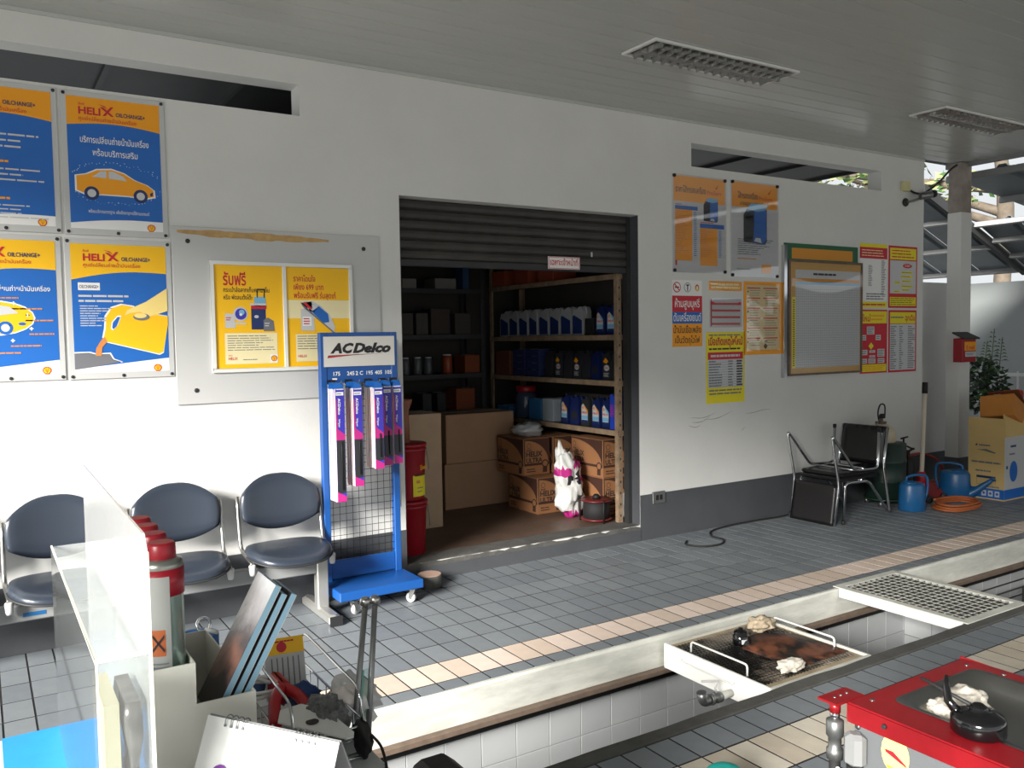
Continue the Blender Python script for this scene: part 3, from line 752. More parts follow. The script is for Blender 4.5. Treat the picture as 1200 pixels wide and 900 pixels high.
def filter_poster(x0, x1, z0, z1, kind, label):
    t = thing('filter_price_poster', label, 'poster', ((x0+x1)/2, YW, z0), 'amber filter posters right of the door')
    MB().box(x0, x1, YW-0.006, YW-0.0005, z0, z1).build('board', m_plg, t)
    w, h = x1-x0-0.02, z1-z0-0.02; p = Print((x0+0.01, YW-0.0066, z0+0.01))
    p.rect(0, 0, w, h, m_plg, 0)
    if kind == 'list':
        p.rect(0, h-0.20, w, h, m_oran, 1)
        p.text('ราคาไส้กรองเครื่อง', 0.02, h-0.128, 0.066, m_ink, 2, width=0.33, off=0.016); p.text('ProServ', 0.365, h-0.128, 0.045, m_pred, 2, width=0.16, off=0.01)
        p.shape([(0.455, h-0.07), (0.47, h-0.085), (0.50, h-0.035), (0.472, h-0.065)], m_pred, 2)
        p.rect(0.015, h-0.265, 0.26, h-0.235, m_pblue, 2); p.rect(0.015, 0.085, 0.20, h-0.265, m_oran, 2)
        p.rect(0.285, h-0.40, w-0.01, h-0.365, m_pblue, 2); p.rect(0.285, 0.05, 0.48, h-0.40, m_oran, 2)
        p.lines(0.02, 0.17, 0.14, h-0.275, 22, m_brownp, 3, fill=0.35, rag=0.6, seed=21); p.lines(0.29, 0.45, 0.12, h-0.41, 18, m_brownp, 3, fill=0.35, rag=0.6, seed=22)
        p.lines(0.215, 0.25, 0.12, h-0.275, 22, m_pblue, 3, fill=0.35, rag=0.2, words=False, seed=23); p.lines(0.495, 0.53, 0.12, h-0.41, 18, m_pblue, 3, fill=0.35, rag=0.2, words=False, seed=24)
        filter_box(p, 0.325, h-0.345, 0.165, 2); p.lines(0.02, 0.09, h-0.232, h-0.218, 1, m_pred, 2, seed=3); p.lines(0.29, 0.45, h-0.362, h-0.348, 1, m_pred, 2, seed=4)
        p.rect(0.015, 0.045, 0.035, 0.085, m_pred, 3)
    else:
        p.rect(0, h-0.205, w, h, m_oran, 1)
        p.text('ไส้กรองเครื่อง', 0.07, h-0.132, 0.066, m_ink, 2, width=0.24, off=0.016); p.text('ProServ', 0.325, h-0.135, 0.045, m_pred, 2, width=0.165, off=0.01)
        p.text('มาตรฐานคุณภาพเหนือกว่า', 0.10, h-0.185, 0.04, m_ink, 2, width=0.35, off=0.02)
        p.shape([(0.435, h-0.07), (0.45, h-0.085), (0.48, h-0.035), (0.452, h-0.065)], m_pred, 2)
        filter_box(p, 0.14, h-0.50, 0.29, 2)
        p.lines(0.07, 0.50, 0.175, 0.315, 8, m_pgrey, 2, fill=0.4, rag=0.5, seed=31); p.lines(0.07, 0.3, 0.135, 0.155, 1, m_brownp, 2, seed=32); p.lines(0.06, 0.25, 0.05, 0.065, 1, m_pgrey, 2, seed=33)
        p.rect(0.36, 0.03, 0.48, 0.10, m_oran, 2)
    p.build('print', None, t)
    acrylic_cover(t, x0, x1, z0, z1, YW-0.012)
    for x in (x0+0.015, x1-0.015):
        for z in (z0+0.015, z1-0.015): MB().lathe([(0.014, 0), (0.014, 0.014), (0.008, 0.019)], n=10, mtx=Matrix.Translation((x, YW-0.006, z)) @ Matrix.Rotation(PI/2, 4, 'X')).build('standoff', m_black, t)
filter_poster(4.684, 5.272, 2.100, 2.872, 'list', 'amber filter price poster with two columns of prices')
filter_poster(5.330, 5.905, 2.080, 2.877, 'box', 'amber filter poster with one large blue filter pack')

def flat_sign(x0, x1, z0, z1, name, label, cat='sign', th=0.003, group=None, base=m_paper):
    t = thing(name, label, cat, ((x0+x1)/2, YW, z0), group)
    MB().box(x0, x1, YW-th, YW-0.0004, z0, z1).build('plate', base, t)
    return t, Print((x0, YW-th-0.0005, z0)), x1-x0, z1-z0
t, p, w, h = flat_sign(4.678, 5.003, 1.508, 2.040, 'warning_sign', 'warning sign of white, red, blue and amber bands with three round symbols')
p.rect(0, h-0.255, w, h-0.125, m_pred, 1); p.rect(0, 0.185, w, h-0.255, m_pblue, 1); p.rect(0, 0, w, 0.185, m_oran, 1)
p.disc(0.05, h-0.058, 0.042, m_pred, 1); p.disc(0.05, h-0.058, 0.034, m_paper, 2); p.rect(0.028, h-0.063, 0.072, h-0.053, m_ink, 3); p.shape([(0.022, h-0.036), (0.029, h-0.03), (0.078, h-0.08), (0.071, h-0.086)], m_pred, 4)
p.disc(0.165, h-0.058, 0.038, m_ink, 1); p.disc(0.165, h-0.058, 0.034, m_paper, 2); p.rect(0.16, h-0.085, 0.17, h-0.035, m_ink, 3); p.rect(0.15, h-0.045, 0.18, h-0.035, m_ink, 3)
p.disc(0.27, h-0.065, 0.03, m_pcream, 1); p.disc(0.27, h-0.058, 0.02, m_pred, 2, rb=0.026); p.disc(0.27, h-0.062, 0.012, m_pcream, 3, rb=0.018)
p.text('ห้ามสูบบุหรี่', w/2, h-0.215, 0.085, m_paper, 2, width=0.27, off=0.018, align='c')
p.text('ดับเครื่องยนต์', w/2, 0.205, 0.085, m_paper, 2, width=0.30, off=0.012, align='c')
p.text('น้ำมันเชื้อเพลิง', w/2, 0.11, 0.075, m_ink, 2, width=0.30, off=0.012, align='c')
p.text('เป็นวัตถุไวไฟ', w/2, 0.03, 0.07, m_ink, 2, width=0.27, off=0.012, align='c')
p.build('print', None, t)
t, p, w, h = flat_sign(5.085, 5.462, 1.962, 2.040, 'film_strip_sign', 'narrow gold strip sign under wrinkled clear film', base=m_oran)
p.lines(0.02, w-0.02, 0.012, h-0.012, 2, m_pcream, 1, fill=0.6, rag=0.1, seed=40); p.build('print', None, t); acrylic_cover(t, 5.085, 5.462, 1.962, 2.040, YW-0.006, 0.02)
t, p, w, h = flat_sign(5.088, 5.455, 1.66, 1.905, 'card_holder', 'clear pocket board with red rails above the lemon notice', base=m_plg)
for q in (0.02, 0.075, 0.13, 0.185): p.rect(0.01, q, w-0.012, q+0.018, m_pred, 1)
p.rect(0.01, 0.01, 0.026, h-0.01, m_pred, 1); p.build('print', None, t); acrylic_cover(t, 5.088, 5.455, 1.66, 1.905, YW-0.010)
for x in (5.115, 5.43): MB().box(x-0.012, x+0.012, YW-0.016, YW-0.0105, 1.845, 1.87).build('clip', m_pred, t)
t, p, w, h = flat_sign(5.048, 5.496, 1.033, 1.620, 'emergency_notice', 'lemon yellow notice with red heading over a white table of numbers', base=m_yel2)
p.text('เมื่อเกิดเหตุไฟไหม้', w/2, h-0.105, 0.085, m_pred, 2, width=0.40, off=0.03, align='c')
p.lines(0.03, w-0.03, h-0.035, h-0.012, 1, m_pgrey, 2, seed=41, rag=0.1); p.lines(0.03, w-0.03, h-0.15, h-0.125, 1, m_ink, 2, seed=42, rag=0.1, fill=0.55)
p.rect(0.018, h-0.225, w-0.02, h-0.165, m_pred, 1); p.lines(0.05, w-0.05, h-0.21, h-0.18, 1, m_plg, 2, seed=45, fill=0.6, rag=0.1)
p.rect(0.018, 0.13, w-0.02, h-0.225, m_plg, 1)
for k in range(11): p.rect(0.02, 0.135+k*0.0205*0.99, w-0.022, 0.137+k*0.0205*0.99, m_pgrey, 2)
p.lines(0.03, 0.19, 0.135, h-0.23, 10, m_pgrey, 3, seed=46, rag=0.6); p.lines(0.25, 0.31, 0.135, h-0.23, 10, m_pgrey, 3, seed=47); p.lines(0.35, 0.425, 0.135, h-0.23, 10, m_ink, 3, seed=48, fill=0.6)
p.lines(0.03, w-0.03, 0.065, 0.12, 2, m_pgrey, 2, seed=49); p.build('print', None, t)
t, p, w, h = flat_sign(5.487, 5.964, 1.425, 2.046, 'film_covered_chart', 'gold bordered chart with red lines under wrinkled glossy film', base=m_oran)
p.rect(0.03, 0.04, w-0.04, h-0.03, mat('chart_tan', (214, 196, 150), 0.6), 1)
for k in range(6): p.rect(0.04, 0.135+k*0.085, 0.20, 0.145+k*0.085, m_pred, 2); p.rect(0.235, 0.135+k*0.085, w-0.06, 0.145+k*0.085, m_pred, 2)
for k in range(6): p.lines(0.07, 0.2, 0.155+k*0.085-0.085, 0.215+k*0.085-0.085, 3, m_pgrey, 2, seed=50+k, fill=0.25); p.lines(0.26, 0.41, 0.155+k*0.085-0.085, 0.215+k*0.085-0.085, 3, m_pgrey, 2, seed=60+k, fill=0.25); p.disc(0.05, 0.11+k*0.085, 0.008, m_ink, 2)
p.shape([(0.24, 0.07), (0.265, 0.045), (0.29, 0.07), (0.265, 0.095)], m_ink, 2); p.text('STOP', 0.265, 0.066, 0.014, m_oran, 3, width=0.026, align='c'); p.rect(0.25, 0.108, 0.29, 0.116, m_ink, 3)
p.build('print', None, t); acrylic_cover(t, 5.51, 5.935, 1.45, 2.03, YW-0.006, 0.028)

# schedule board in a metal frame
t = thing('schedule_board', 'large framed schedule grid on a green board with an amber heading strip', 'board', (6.49, YW, 1.235))
MB().box(5.985, 6.985, YW-0.02, YW-0.0005, 1.30, 2.39).build('green_board', m_green, t)
p = Print((5.985, YW-0.021, 1.235)); p.rect(0.08, 1.02, 0.92, 1.115, mat('heading_amber', (206, 140, 46), 0.6), 1); p.build('heading_strip', None, t)
MB().box(6.02, 7.01, YW-0.038, YW-0.021, 1.235, 2.235).build('panel', mat('panel_tan', (196, 154, 84), 0.6), t)
fr = MB()
for q in ((6.005, 7.022, 2.225, 2.245), (6.005, 7.022, 1.228, 1.246), (7.004, 7.022, 1.246, 2.225), (6.005, 6.023, 1.246, 2.225)): fr.box(q[0], q[1], YW-0.048, YW-0.0215, q[2], q[3])
fr.build('metal_frame', m_rust, t)
MB().box(5.955, 5.992, YW-0.036, YW-0.0005, 1.215, 2.37).build('steel_strip', m_chrome, t)
p = Print((6.03, YW-0.0386, 1.25)); w, h = 0.97, 0.97
p.rect(0.065, 0.045, w-0.01, h-0.06, m_plg, 1); p.rect(0.02, 0.045, 0.065, h-0.30, m_yel2, 1); p.lines(0.03, 0.055, 0.06, h-0.32, 30, m_ink, 2, fill=0.5, rag=0.1, seed=71)
p.rect(0.065, h-0.19, w-0.01, h-0.165, m_lblue, 2); p.rect(0.065, h-0.165, w-0.01, h-0.135, mat('heading_amber', (206, 140, 46)), 2); p.lines(0.30, 0.62, h-0.115, h-0.075, 1, m_ink, 2, seed=72)
for k in range(33): z = 0.05+k*0.0215; p.rect(0.065, z, w-0.012, z+0.0016, m_pgrey, 2)
for k in range(33): x = 0.075+k*0.027; p.rect(x, 0.046, x+0.0012, h-0.20, m_pgrey, 3)
p.build('print', None, t)
b = MB(); n = 12
b.loft([[(6.024+0.98*i/n, YW-0.052-0.02*math.sin(PI*i/n)*math.sin(PI*k/n)-0.006*math.sin(3*PI*k/n), 1.247+0.978*k/n) for i in range(n+1)] for k in range(n+1)], False, False, False, m_film, True)
b.build('clear_cover', m_film, t)

# four red and lemon notices at the wall's end
t, p, w, h = flat_sign(7.036, 7.458, 1.836, 2.438, 'white_list_notice', 'upper left of the four end notices, white list with red and yellow heading')
p.rect(0, h-0.035, w, h, m_yel2, 1); p.rect(0, h-0.14, w, h-0.035, m_pred, 1); p.lines(0.03, w-0.03, h-0.125, h-0.05, 3, m_pcream, 2, fill=0.3, seed=81); p.rect(0, 0, w, 0.055, m_yel2, 1); p.lines(0.02, w-0.02, 0.012, 0.043, 1, m_pred, 2, seed=82)
p.lines(0.13, 0.2, 0.2, h-0.2, 16, m_pgrey, 2, seed=83, rag=0.6); p.lines(0.33, 0.4, 0.1, h-0.15, 22, m_pgrey, 2, seed=84, rag=0.5); p.lines(0.1, 0.38, 0.07, 0.14, 3, m_pgrey, 2, seed=85); p.build('print', None, t)
t, p, w, h = flat_sign(7.482, 7.945, 1.834, 2.434, 'flow_chart_notice', 'upper right of the four end notices, flow chart with a red oval', base=m_pred)
p.rect(0.02, h-0.13, w-0.02, h-0.02, m_yel2, 1); p.lines(0.05, w-0.05, h-0.12, h-0.03, 3, m_pred, 2, fill=0.35, seed=86); p.rect(0.02, 0.14, w-0.02, h-0.14, m_plg, 1); p.rect(0.02, 0.02, w-0.02, 0.105, m_yel2, 1); p.lines(0.03, w-0.03, 0.025, 0.1, 4, m_ink, 2, fill=0.3, seed=87)
p.disc(0.30, h-0.19, 0.075, m_pred, 2, rb=0.022); p.text('START', 0.30, h-0.198, 0.026, m_paper, 3, width=0.09, align='c', off=0.02)
for a, q, ww in ((0.20, 0.335, 0.18), (0.19, 0.295, 0.20), (0.21, 0.25, 0.15), (0.09, 0.235, 0.09), (0.20, 0.20, 0.19), (0.21, 0.165, 0.12), (0.08, 0.147, 0.10)): p.rect(a, q, a+ww, q+0.022, m_yel2, 2); p.lines(a+0.01, a+ww-0.01, q+0.005, q+0.017, 1, m_pgrey, 3, seed=int(q*1000))
p.build('print', None, t)
t, p, w, h = flat_sign(7.050, 7.466, 1.210, 1.815, 'red_flow_notice', 'lower left of the four end notices, red with white boxes and a yellow diamond', base=m_pred)
p.rect(0.02, h-0.13, w-0.01, h-0.015, m_yel2, 1); p.text('ใหม่', 0.03, h-0.11, 0.08, m_pred, 2, width=0.12, off=0.02); p.lines(0.16, w-0.03, h-0.11, h-0.04, 2, m_oran, 2, seed=88); p.rect(0.01, 0.015, w-0.012, 0.085, m_yel2, 1); p.lines(0.03, w-0.03, 0.025, 0.075, 3, m_oran, 2, seed=89)
for a, q, ww, hh in ((0.10, 0.37, 0.115, 0.075), (0.02, 0.315, 0.07, 0.05), (0.235, 0.315, 0.08, 0.05), (0.02, 0.175, 0.09, 0.05), (0.14, 0.195, 0.09, 0.025), (0.265, 0.155, 0.11, 0.075), (0.14, 0.15, 0.09, 0.022), (0.02, 0.095, 0.085, 0.045), (0.125, 0.095, 0.11, 0.045), (0.27, 0.095, 0.105, 0.045)):
    p.rect(a, q, a+ww, q+hh, m_plg, 1); p.lines(a+0.008, a+ww-0.008, q+0.006, q+hh-0.006, max(1, int(hh/0.018)), m_pgrey, 2, seed=int(a*991+q*77))
p.shape([(0.125, 0.26), (0.165, 0.225), (0.205, 0.26), (0.165, 0.295)], m_yel2, 2); p.build('print', None, t)
t, p, w, h = flat_sign(7.488, 7.942, 1.207, 1.812, 'red_bordered_list', 'lower right of the four end notices, white list in a red border', base=m_pred)
p.rect(0.02, h-0.13, w-0.02, h-0.02, m_yel2, 1); p.text('ฉุกเฉิน', w-0.03, h-0.10, 0.075, m_pred, 2, width=0.16, off=0.02, align='r'); p.lines(0.03, 0.25, h-0.085, h-0.055, 1, m_pgrey, 2, seed=90)
p.rect(0.02, 0.02, w-0.02, h-0.135, m_plg, 1)
for a0, a1, sd in ((0.03, 0.13, 91), (0.17, 0.24, 92), (0.31, 0.43, 93)): p.lines(a0, a1, 0.03, h-0.15, 20, m_pgrey, 2, seed=sd, rag=0.5)
p.build('print', None, t)
# small sign on the shutter's lower edge
t = thing('shutter_sign', 'small white sign with red lettering on the shutter edge', 'sign', (3.695, YW+0.098, 2.10))
MB().box(3.555, 3.842, YW+0.090, YW+0.0945, 2.10, 2.19).build('plate', m_paper, t)
p = Print((3.555, YW+0.0895, 2.10)); 
for q in ((0.003, 0.003, 0.284, 0.007), (0.003, 0.083, 0.284, 0.087), (0.003, 0.007, 0.007, 0.083), (0.280, 0.007, 0.284, 0.083)): p.rect(*q, m_pred, 1)
p.text('เฉพาะเจ้าหน้าที่', 0.143, 0.028, 0.062, m_pred, 2, width=0.25, off=0.014, align='c'); p.build('print', None, t)
# power socket
t = thing('wall_socket', 'grey double wall socket on the dark skirting right of the door', 'socket', (4.515, YW-0.005, 0.28))
MB().box(4.452, 4.582, YW-0.018, YW-0.0055, 0.278, 0.372).build('plate', m_zinc, t, bevel=0.003)
for x in (4.497, 4.537): MB().box(x-0.014, x+0.014, YW-0.0195, YW-0.0182, 0.305, 0.345).build('outlet', m_black, t)

# ================================================================ wiper blade rack
t = rack = thing('display_rack', 'blue wheeled display rack with wire grid hung with wiper blade packs', 'rack', (1.965, 4.85, 0.0))
YR = 4.86
for x in (1.722, 2.178): MB().box(x, x+0.04, YR, YR+0.045, 0.145, 1.648).build('post', m_blue, t, bevel=0.003)
MB().box(2.219, 2.232, YR+0.012, YR+0.05, 0.55, 1.60).build('side_strip', m_lgrey, t)
MB().box(1.762, 2.178, YR+0.004, YR+0.030, 1.622, 1.648).build('top_rail', m_blue, t, bevel=0.003)
MB().box(1.762, 2.178, YR+0.004, YR+0.020, 1.345, 1.444).build('back_panel', m_blue, t)
MB().box(1.762, 2.178, YR+0.010, YR+0.035, 0.16, 0.27).build('bottom_panel', m_blue, t, bevel=0.003)
for k in range(10): MB().tube([(1.785+k*0.0415, YR+0.022, 0.27), (1.785+k*0.0415, YR+0.022, 1.35)], 0.0016, 5).build('grid_wire', m_black, t)
for k in range(25): MB().tube([(1.762, YR+0.0185, 0.29+k*0.0432), (2.178, YR+0.0185, 0.29+k*0.0432)], 0.0016, 5).build('grid_wire', m_black, t)
hd = MB().box(1.742, 2.198, YR-0.004, YR+0.003, 1.444, 1.624).build('header_sign', m_alu, t)
p = Print((1.742, YR-0.0045, 1.444), step=0.0005); w, h = 0.456, 0.18
p.rect(0, 0, w, h, mat('header_silver', (206, 204, 198), 0.45), 0)
p.text('AC', 0.04, 0.083, 0.078, m_ink, 2, width=0.150, off=0.055, shear=0.3); p.text('D', 0.182, 0.083, 0.078, m_ink, 2, width=0.082, off=0.055, shear=0.3)
p.text('elco', 0.256, 0.083, 0.078, m_ink, 2, width=0.175, off=0.055, shear=0.3)
p.shape([(0.022, 0.052), (0.028, 0.068), (0.40, 0.075), (0.20, 0.068)], m_ink, 1); p.shape([(0.024, 0.055), (0.031, 0.065), (0.27, 0.070), (0.18, 0.066)], m_pred, 2)
q = hd; o = p.build('print', None, t); o.parent = hd
p = Print((1.762, YR+0.0035, 1.345), step=0.0005)
for a, s_ in ((0.04, '175'), (0.125, '245'), (0.18, '2 C'), (0.25, '195'), (0.305, '405'), (0.375, '105')): p.text(s_, a, 0.045, 0.033, m_paper, 2, off=0.02)
p.rect(0.032, 0.02, 0.062, 0.03, m_paper, 1); p.build('price_marks', None, t)
base = MB(); base.box(1.705, 2.236, 4.59, 4.985, 0.098, 0.152); base.build('base_tray', m_blue, t, bevel=0.005)
def caster(t, x, y, a):
    c = MB(); Mx = Matrix.Translation((x, y, 0)) @ Matrix.Rotation(a, 4, 'Z')
    MB().tbox(Mx @ Matrix.Translation((0, 0, 0.088)), 0.05, 0.05, 0.006).build('caster', m_zinc, t)
    f = t.children[-1]
    b = MB()
    for q in (-0.014, 0.014): b.prism([Mx @ Vector((-0.022, q, 0.088)), Mx @ Vector((0.016, q, 0.088)), Mx @ Vector((0.028, q, 0.028)), Mx @ Vector((0.012, q, 0.020))], Mx.to_3x3() @ Vector((0, 0.002, 0)))
    return Mx, b
def build_caster(t, x, y, a):
    Mx, b = caster(t, x, y, a)
    kids = [o for o in D.objects if o.parent == t and o.name.startswith('caster')]
    f = kids[-1]
    o = b.build('fork', m_steel, t); o.parent = f
    w_ = MB().lathe([(0.012, -0.011), (0.028, -0.011), (0.031, -0.007), (0.031, 0.007), (0.028, 0.011), (0.012, 0.011)], n=18, mtx=Mx @ Matrix.Translation((0.018, 0, 0.031)) @ Matrix.Rotation(PI/2, 4, 'X'))
    o = w_.build('wheel', m_lgrey, t); o.parent = f
    o = MB().lathe([(0.011, -0.0125), (0.011, 0.0125)], n=10, mtx=Mx @ Matrix.Translation((0.018, 0, 0.031)) @ Matrix.Rotation(PI/2, 4, 'X')).build('hub', m_zinc, t); o.parent = f
for x, y, a in ((1.80, 4.63, 0.5), (2.195, 4.65, 2.2), (1.75, 4.95, 1.2), (2.19, 4.95, 0.3)): build_caster(t, x, y, a)
# hooks and packs
def make_pack(L, seed):
    r = thing('wiper_pack', 'x', 'wiper blades', (0, 0, 0), 'x')
    w = 0.056
    MB().box(-w/2, w/2, -0.006, 0.004, -L, -0.035).build('card', mat('pack_card', (238, 224, 216), 0.55), r, local=True, bevel=0.0015)
    MB().prism([(-w/2, 0.002, -0.036), (w/2, 0.002, -0.036), (w/2*0.7, 0.002, 0), (-w/2*0.7, 0.002, 0)], (0, -0.002, 0)).build('hang_tab', m_pblue, r, local=True)
    p = Print((-w/2, -0.0064, -L), step=0.0004); h = L-0.036
    p.rect(0, 0, w, h, m_pviol, 0)
    zb = h-0.30
    p.rect(0, zb+0.06, w, h, m_pviol, 1); p.shape([(0, zb), (w, zb), (w, zb+0.03), (0.012, zb+0.065), (0, zb+0.12)], m_pmag, 2)
    p.shape([(0, zb+0.085), (0.010, zb+0.08), (0.008, h-0.06), (0, h-0.06)], m_pmag, 3)
    p.rect(0.002, 0.05, w-0.002, zb, m_bgrey, 2); p.shape([(0, 0), (w, 0), (w, 0.03), (0, 0.06)], m_pmag, 3)
    p.rect(0.004, h-0.038, w-0.006, h-0.018, m_paper, 3); p.lines(0.008, w-0.012, h-0.034, h-0.023, 1, m_pgrey, 4, seed=seed)
    p.rect(0.006, h-0.005, w-0.004, h-0.001, m_paper, 4)
    p.text('ACDelco', 0.016, h-0.055, 0.020, m_paper, 4, width=0.095, off=0.03, vert=True); p.text('Wiper', 0.016, h-0.175, 0.016, m_paper, 4, width=0.05, off=0.01, vert=True)
    p.build('print', None, r, local=True)
    b = MB(); b.tube([(0.008, -0.009, -L+0.07), (0.004, -0.0105, -L*0.55-0.02), (0.006, -0.009, -0.345)], 0.0045, 6); b.build('blade', m_black, r, local=True)
    return r
groups = [(1.785, 0.70, 8, 0.016, 'leftmost hook'), (1.893, 0.615, 9, 0.015, 'second hook from the left'), (2.018, 0.52, 12, 0.012, 'third hook from the left'), (2.112, 0.52, 5, 0.012, 'fourth hook from the left'), (2.185, 0.515, 4, 0.012, 'rightmost hook')]
for gi, (x, L, nn, st, nm) in enumerate(groups):
    yb = YR+0.002
    MB().tube(fillet([(x, YR+0.02, 1.352), (x, YR-nn*st-0.03, 1.352), (x, YR-nn*st-0.045, 1.368)], 0.01), 0.0025, 6).build('hook', m_zinc, rack)
    MB().box(x-0.022, x+0.022, YR-0.004, YR+0.002, 1.338, 1.366).build('hook_plate', m_black, rack)
    pr_ = make_pack(L, gi)
    for k in range(nn):
        y = YR-0.018-k*st
        front = k == nn-1
        nth = ['front', 'second', 'third', 'fourth', 'fifth', 'sixth', 'seventh', 'eighth', 'ninth', 'tenth', 'eleventh', 'twelfth'][nn-1-k]
        lab = 'wiper blade pack, %s on the %s' % (nth if front else nth+' from the front', nm)
        g = 'wiper packs on the rack'
        if k == 0: pr_.location = (x, y, 1.352); pr_['label'] = lab; pr_['group'] = g
        else: dup(pr_, (x+random.uniform(-.0015, .0015), y, 1.352+random.uniform(-.003, .003)), lab, g)

# round concrete test core lying by the sill
t = thing('concrete_core', 'short round concrete core standing on the tiles beside the blue rack', 'concrete block', (2.43, 4.90, 0))
MB().lathe([(0.078, 0.0), (0.082, 0.006), (0.082, 0.072), (0.078, 0.078)], c=(2.43, 4.90, 0), n=20, m=m_conc).build('core', m_conc, t)
MB().lathe([(0.078, 0.0781), (0.074, 0.0815)], c=(2.43, 4.90, 0), n=20).build('worn_top', mat('core_top', (170, 142, 126), 0.9, var=0.2, vscale=20), t)

# ================================================================ waiting bench
t = thing('waiting_bench', 'row of slate vinyl seats on a grey beam along the white wall', 'bench', (0.9, 4.75, 0))
MB().box(-0.75, 1.665, 4.70, 4.755, 0.262, 0.345).build('beam', m_grey, t, bevel=0.006)
for x in (1.645, -0.55):
    MB().box(x-0.034, x+0.034, 4.695, 4.76, 0.035, 0.36).build('leg', m_alu, t, bevel=0.006)
    MB().rbox(x-0.035, x+0.035, 4.50, 5.0, 0.0, 0.062, 0.02).build('foot', m_alu, t)
    MB().box(x-0.036, x+0.036, 4.492, 4.50, 0.004, 0.058).build('foot_cap', m_blackrub, t)
def seat_unit(cx):
    # cushion: rounded in front, dished, thicker at the nose
    rings = []; n = 28
    def outline(k, z, dz=0):
        pts = []
        for i in range(n):
            a = 2*PI*i/n; c, s_ = math.cos(a), math.sin(a)
            x = 0.235*k*(abs(c)**0.75)*(1 if c >= 0 else -1)
            y = (0.225 if s_ > 0 else 0.235)*k*(abs(s_)**0.80)*(1 if s_ >= 0 else -1)
            zz = z - 0.030*max(0, -s_)**2*k - 0.012*(1-(x/0.24)**2)*(1 if z > 0.43 else 0)
            pts.append((cx+x, 4.745+y, zz+dz))
        return pts
    b = MB(); b.loft([outline(0.90, 0.385), outline(0.99, 0.395), outline(1.0, 0.418), outline(0.955, 0.440), outline(0.80, 0.449), outline(0.4, 0.446), outline(0.05, 0.444)], True, True, True, m_seat, True)
    st = b.build('seat', m_seat, t)
    b = MB(); b.tube([Vector(v)+Vector((0, 0, -0.004)) for v in outline(1.004, 0.405)], 0.006, 6, closed=True)
    o = b.build('seat_rim', m_dark, t); o.parent = st
    # backrest: barrel outline, curved in plan
    def br(x, q):   # x -1..1, q 0..1 bottom to top
        hb = 0.515+0.07*abs(x)**2.2; ht = 0.832-0.095*abs(x)**2.4
        z = hb+(ht-hb)*q
        y = 4.885+0.035*(z-0.5)/0.3-0.045*x*x
        return Vector((cx+0.232*x*(1-0.06*(2*q-1)**2), y, z))
    nx, nz = 16, 8; b = MB()
    fr_, bk = [], []
    for k in range(nz+1):
        q = k/nz
        row = []; rb = []
        for i in range(nx+1):
            x = -1+2*i/nx
            e = min(1, (1-abs(x))*6)*min(1, min(q, 1-q)*5); e = e**0.5
            P_ = br(x, q); row.append(P_+Vector((0, -0.012-0.016*e, 0))); rb.append(P_+Vector((0, 0.010, 0)))
        fr_.append(row); bk.append(rb)
    b.loft([fr_[k]+list(reversed(bk[k])) for k in range(nz+1)], True, True, True, m_seat, True)
    b.build('backrest', m_seat, t)
    for sx in (-1, 1):
        x = cx+sx*0.240
        pts = fillet([(x-sx*0.004, 4.905, 0.72), (x, 4.885, 0.60), (x, 4.845, 0.425), (x-sx*0.012, 4.70, 0.385), (x-sx*0.012, 4.655, 0.378)], 0.05, 5)
        MB().tube(pts, 0.0115, 8).build('side_tube', m_chrome if False else m_steel, t)
        MB().lathe([(0.013, 0.0), (0.017, 0.01), (0.020, 0.055), (0.016, 0.06)], c=(x-sx*0.012, 4.66, 0.318), n=10).build('tube_cap', m_lgrey, t)
    MB().box(cx-0.20, cx+0.20, 4.71, 4.745, 0.345, 0.386).build('seat_bracket', m_dark, t)
for cx in (1.462, 0.888, 0.312, -0.264): seat_unit(cx)
p = Print((0.03, 4.6995, 0.275), step=0.0005); p.rect(0.11, 0.01, 0.21, 0.03, m_plblue, 1); p.build('blue_tape', None, t)

# ================================================================ storage room
def lumpy(c, s, seed, amp=0.25, sub=3, freq=3.0, flat=None):
    """crumpled soft body: a ball pushed about by folds"""
    from mathutils import noise
    bm = bmesh.new(); bmesh.ops.create_icosphere(bm, subdivisions=sub, radius=1.0)
    b = MB()
    for v in bm.verts:
        n1 = noise.noise(v.co*freq+Vector((seed*3.1, seed, 0))); n2 = abs(noise.noise(v.co*freq*2.3+Vector((seed, 7, seed))))
        k = 1+amp*(n1*1.2-n2*1.1+0.2)
        p = Vector((v.co.x*s[0]*k, v.co.y*s[1]*k, v.co.z*s[2]*k))
        if flat is not None: p.z = max(p.z, flat)
        b.v.append(p+Vector(c))
    bm.verts.index_update()
    for f in bm.faces: b.f.append([v.index for v in f.verts]); b.m.append(0); b.smf.append(True)
    bm.free(); return b
def prism_yz(prof, x0, x1, b=None, m=None):
    b = b or MB(); return b.loft([[(x, y, z) for y, z in prof] for x in (x0, x1)], True, True, True, m, False)
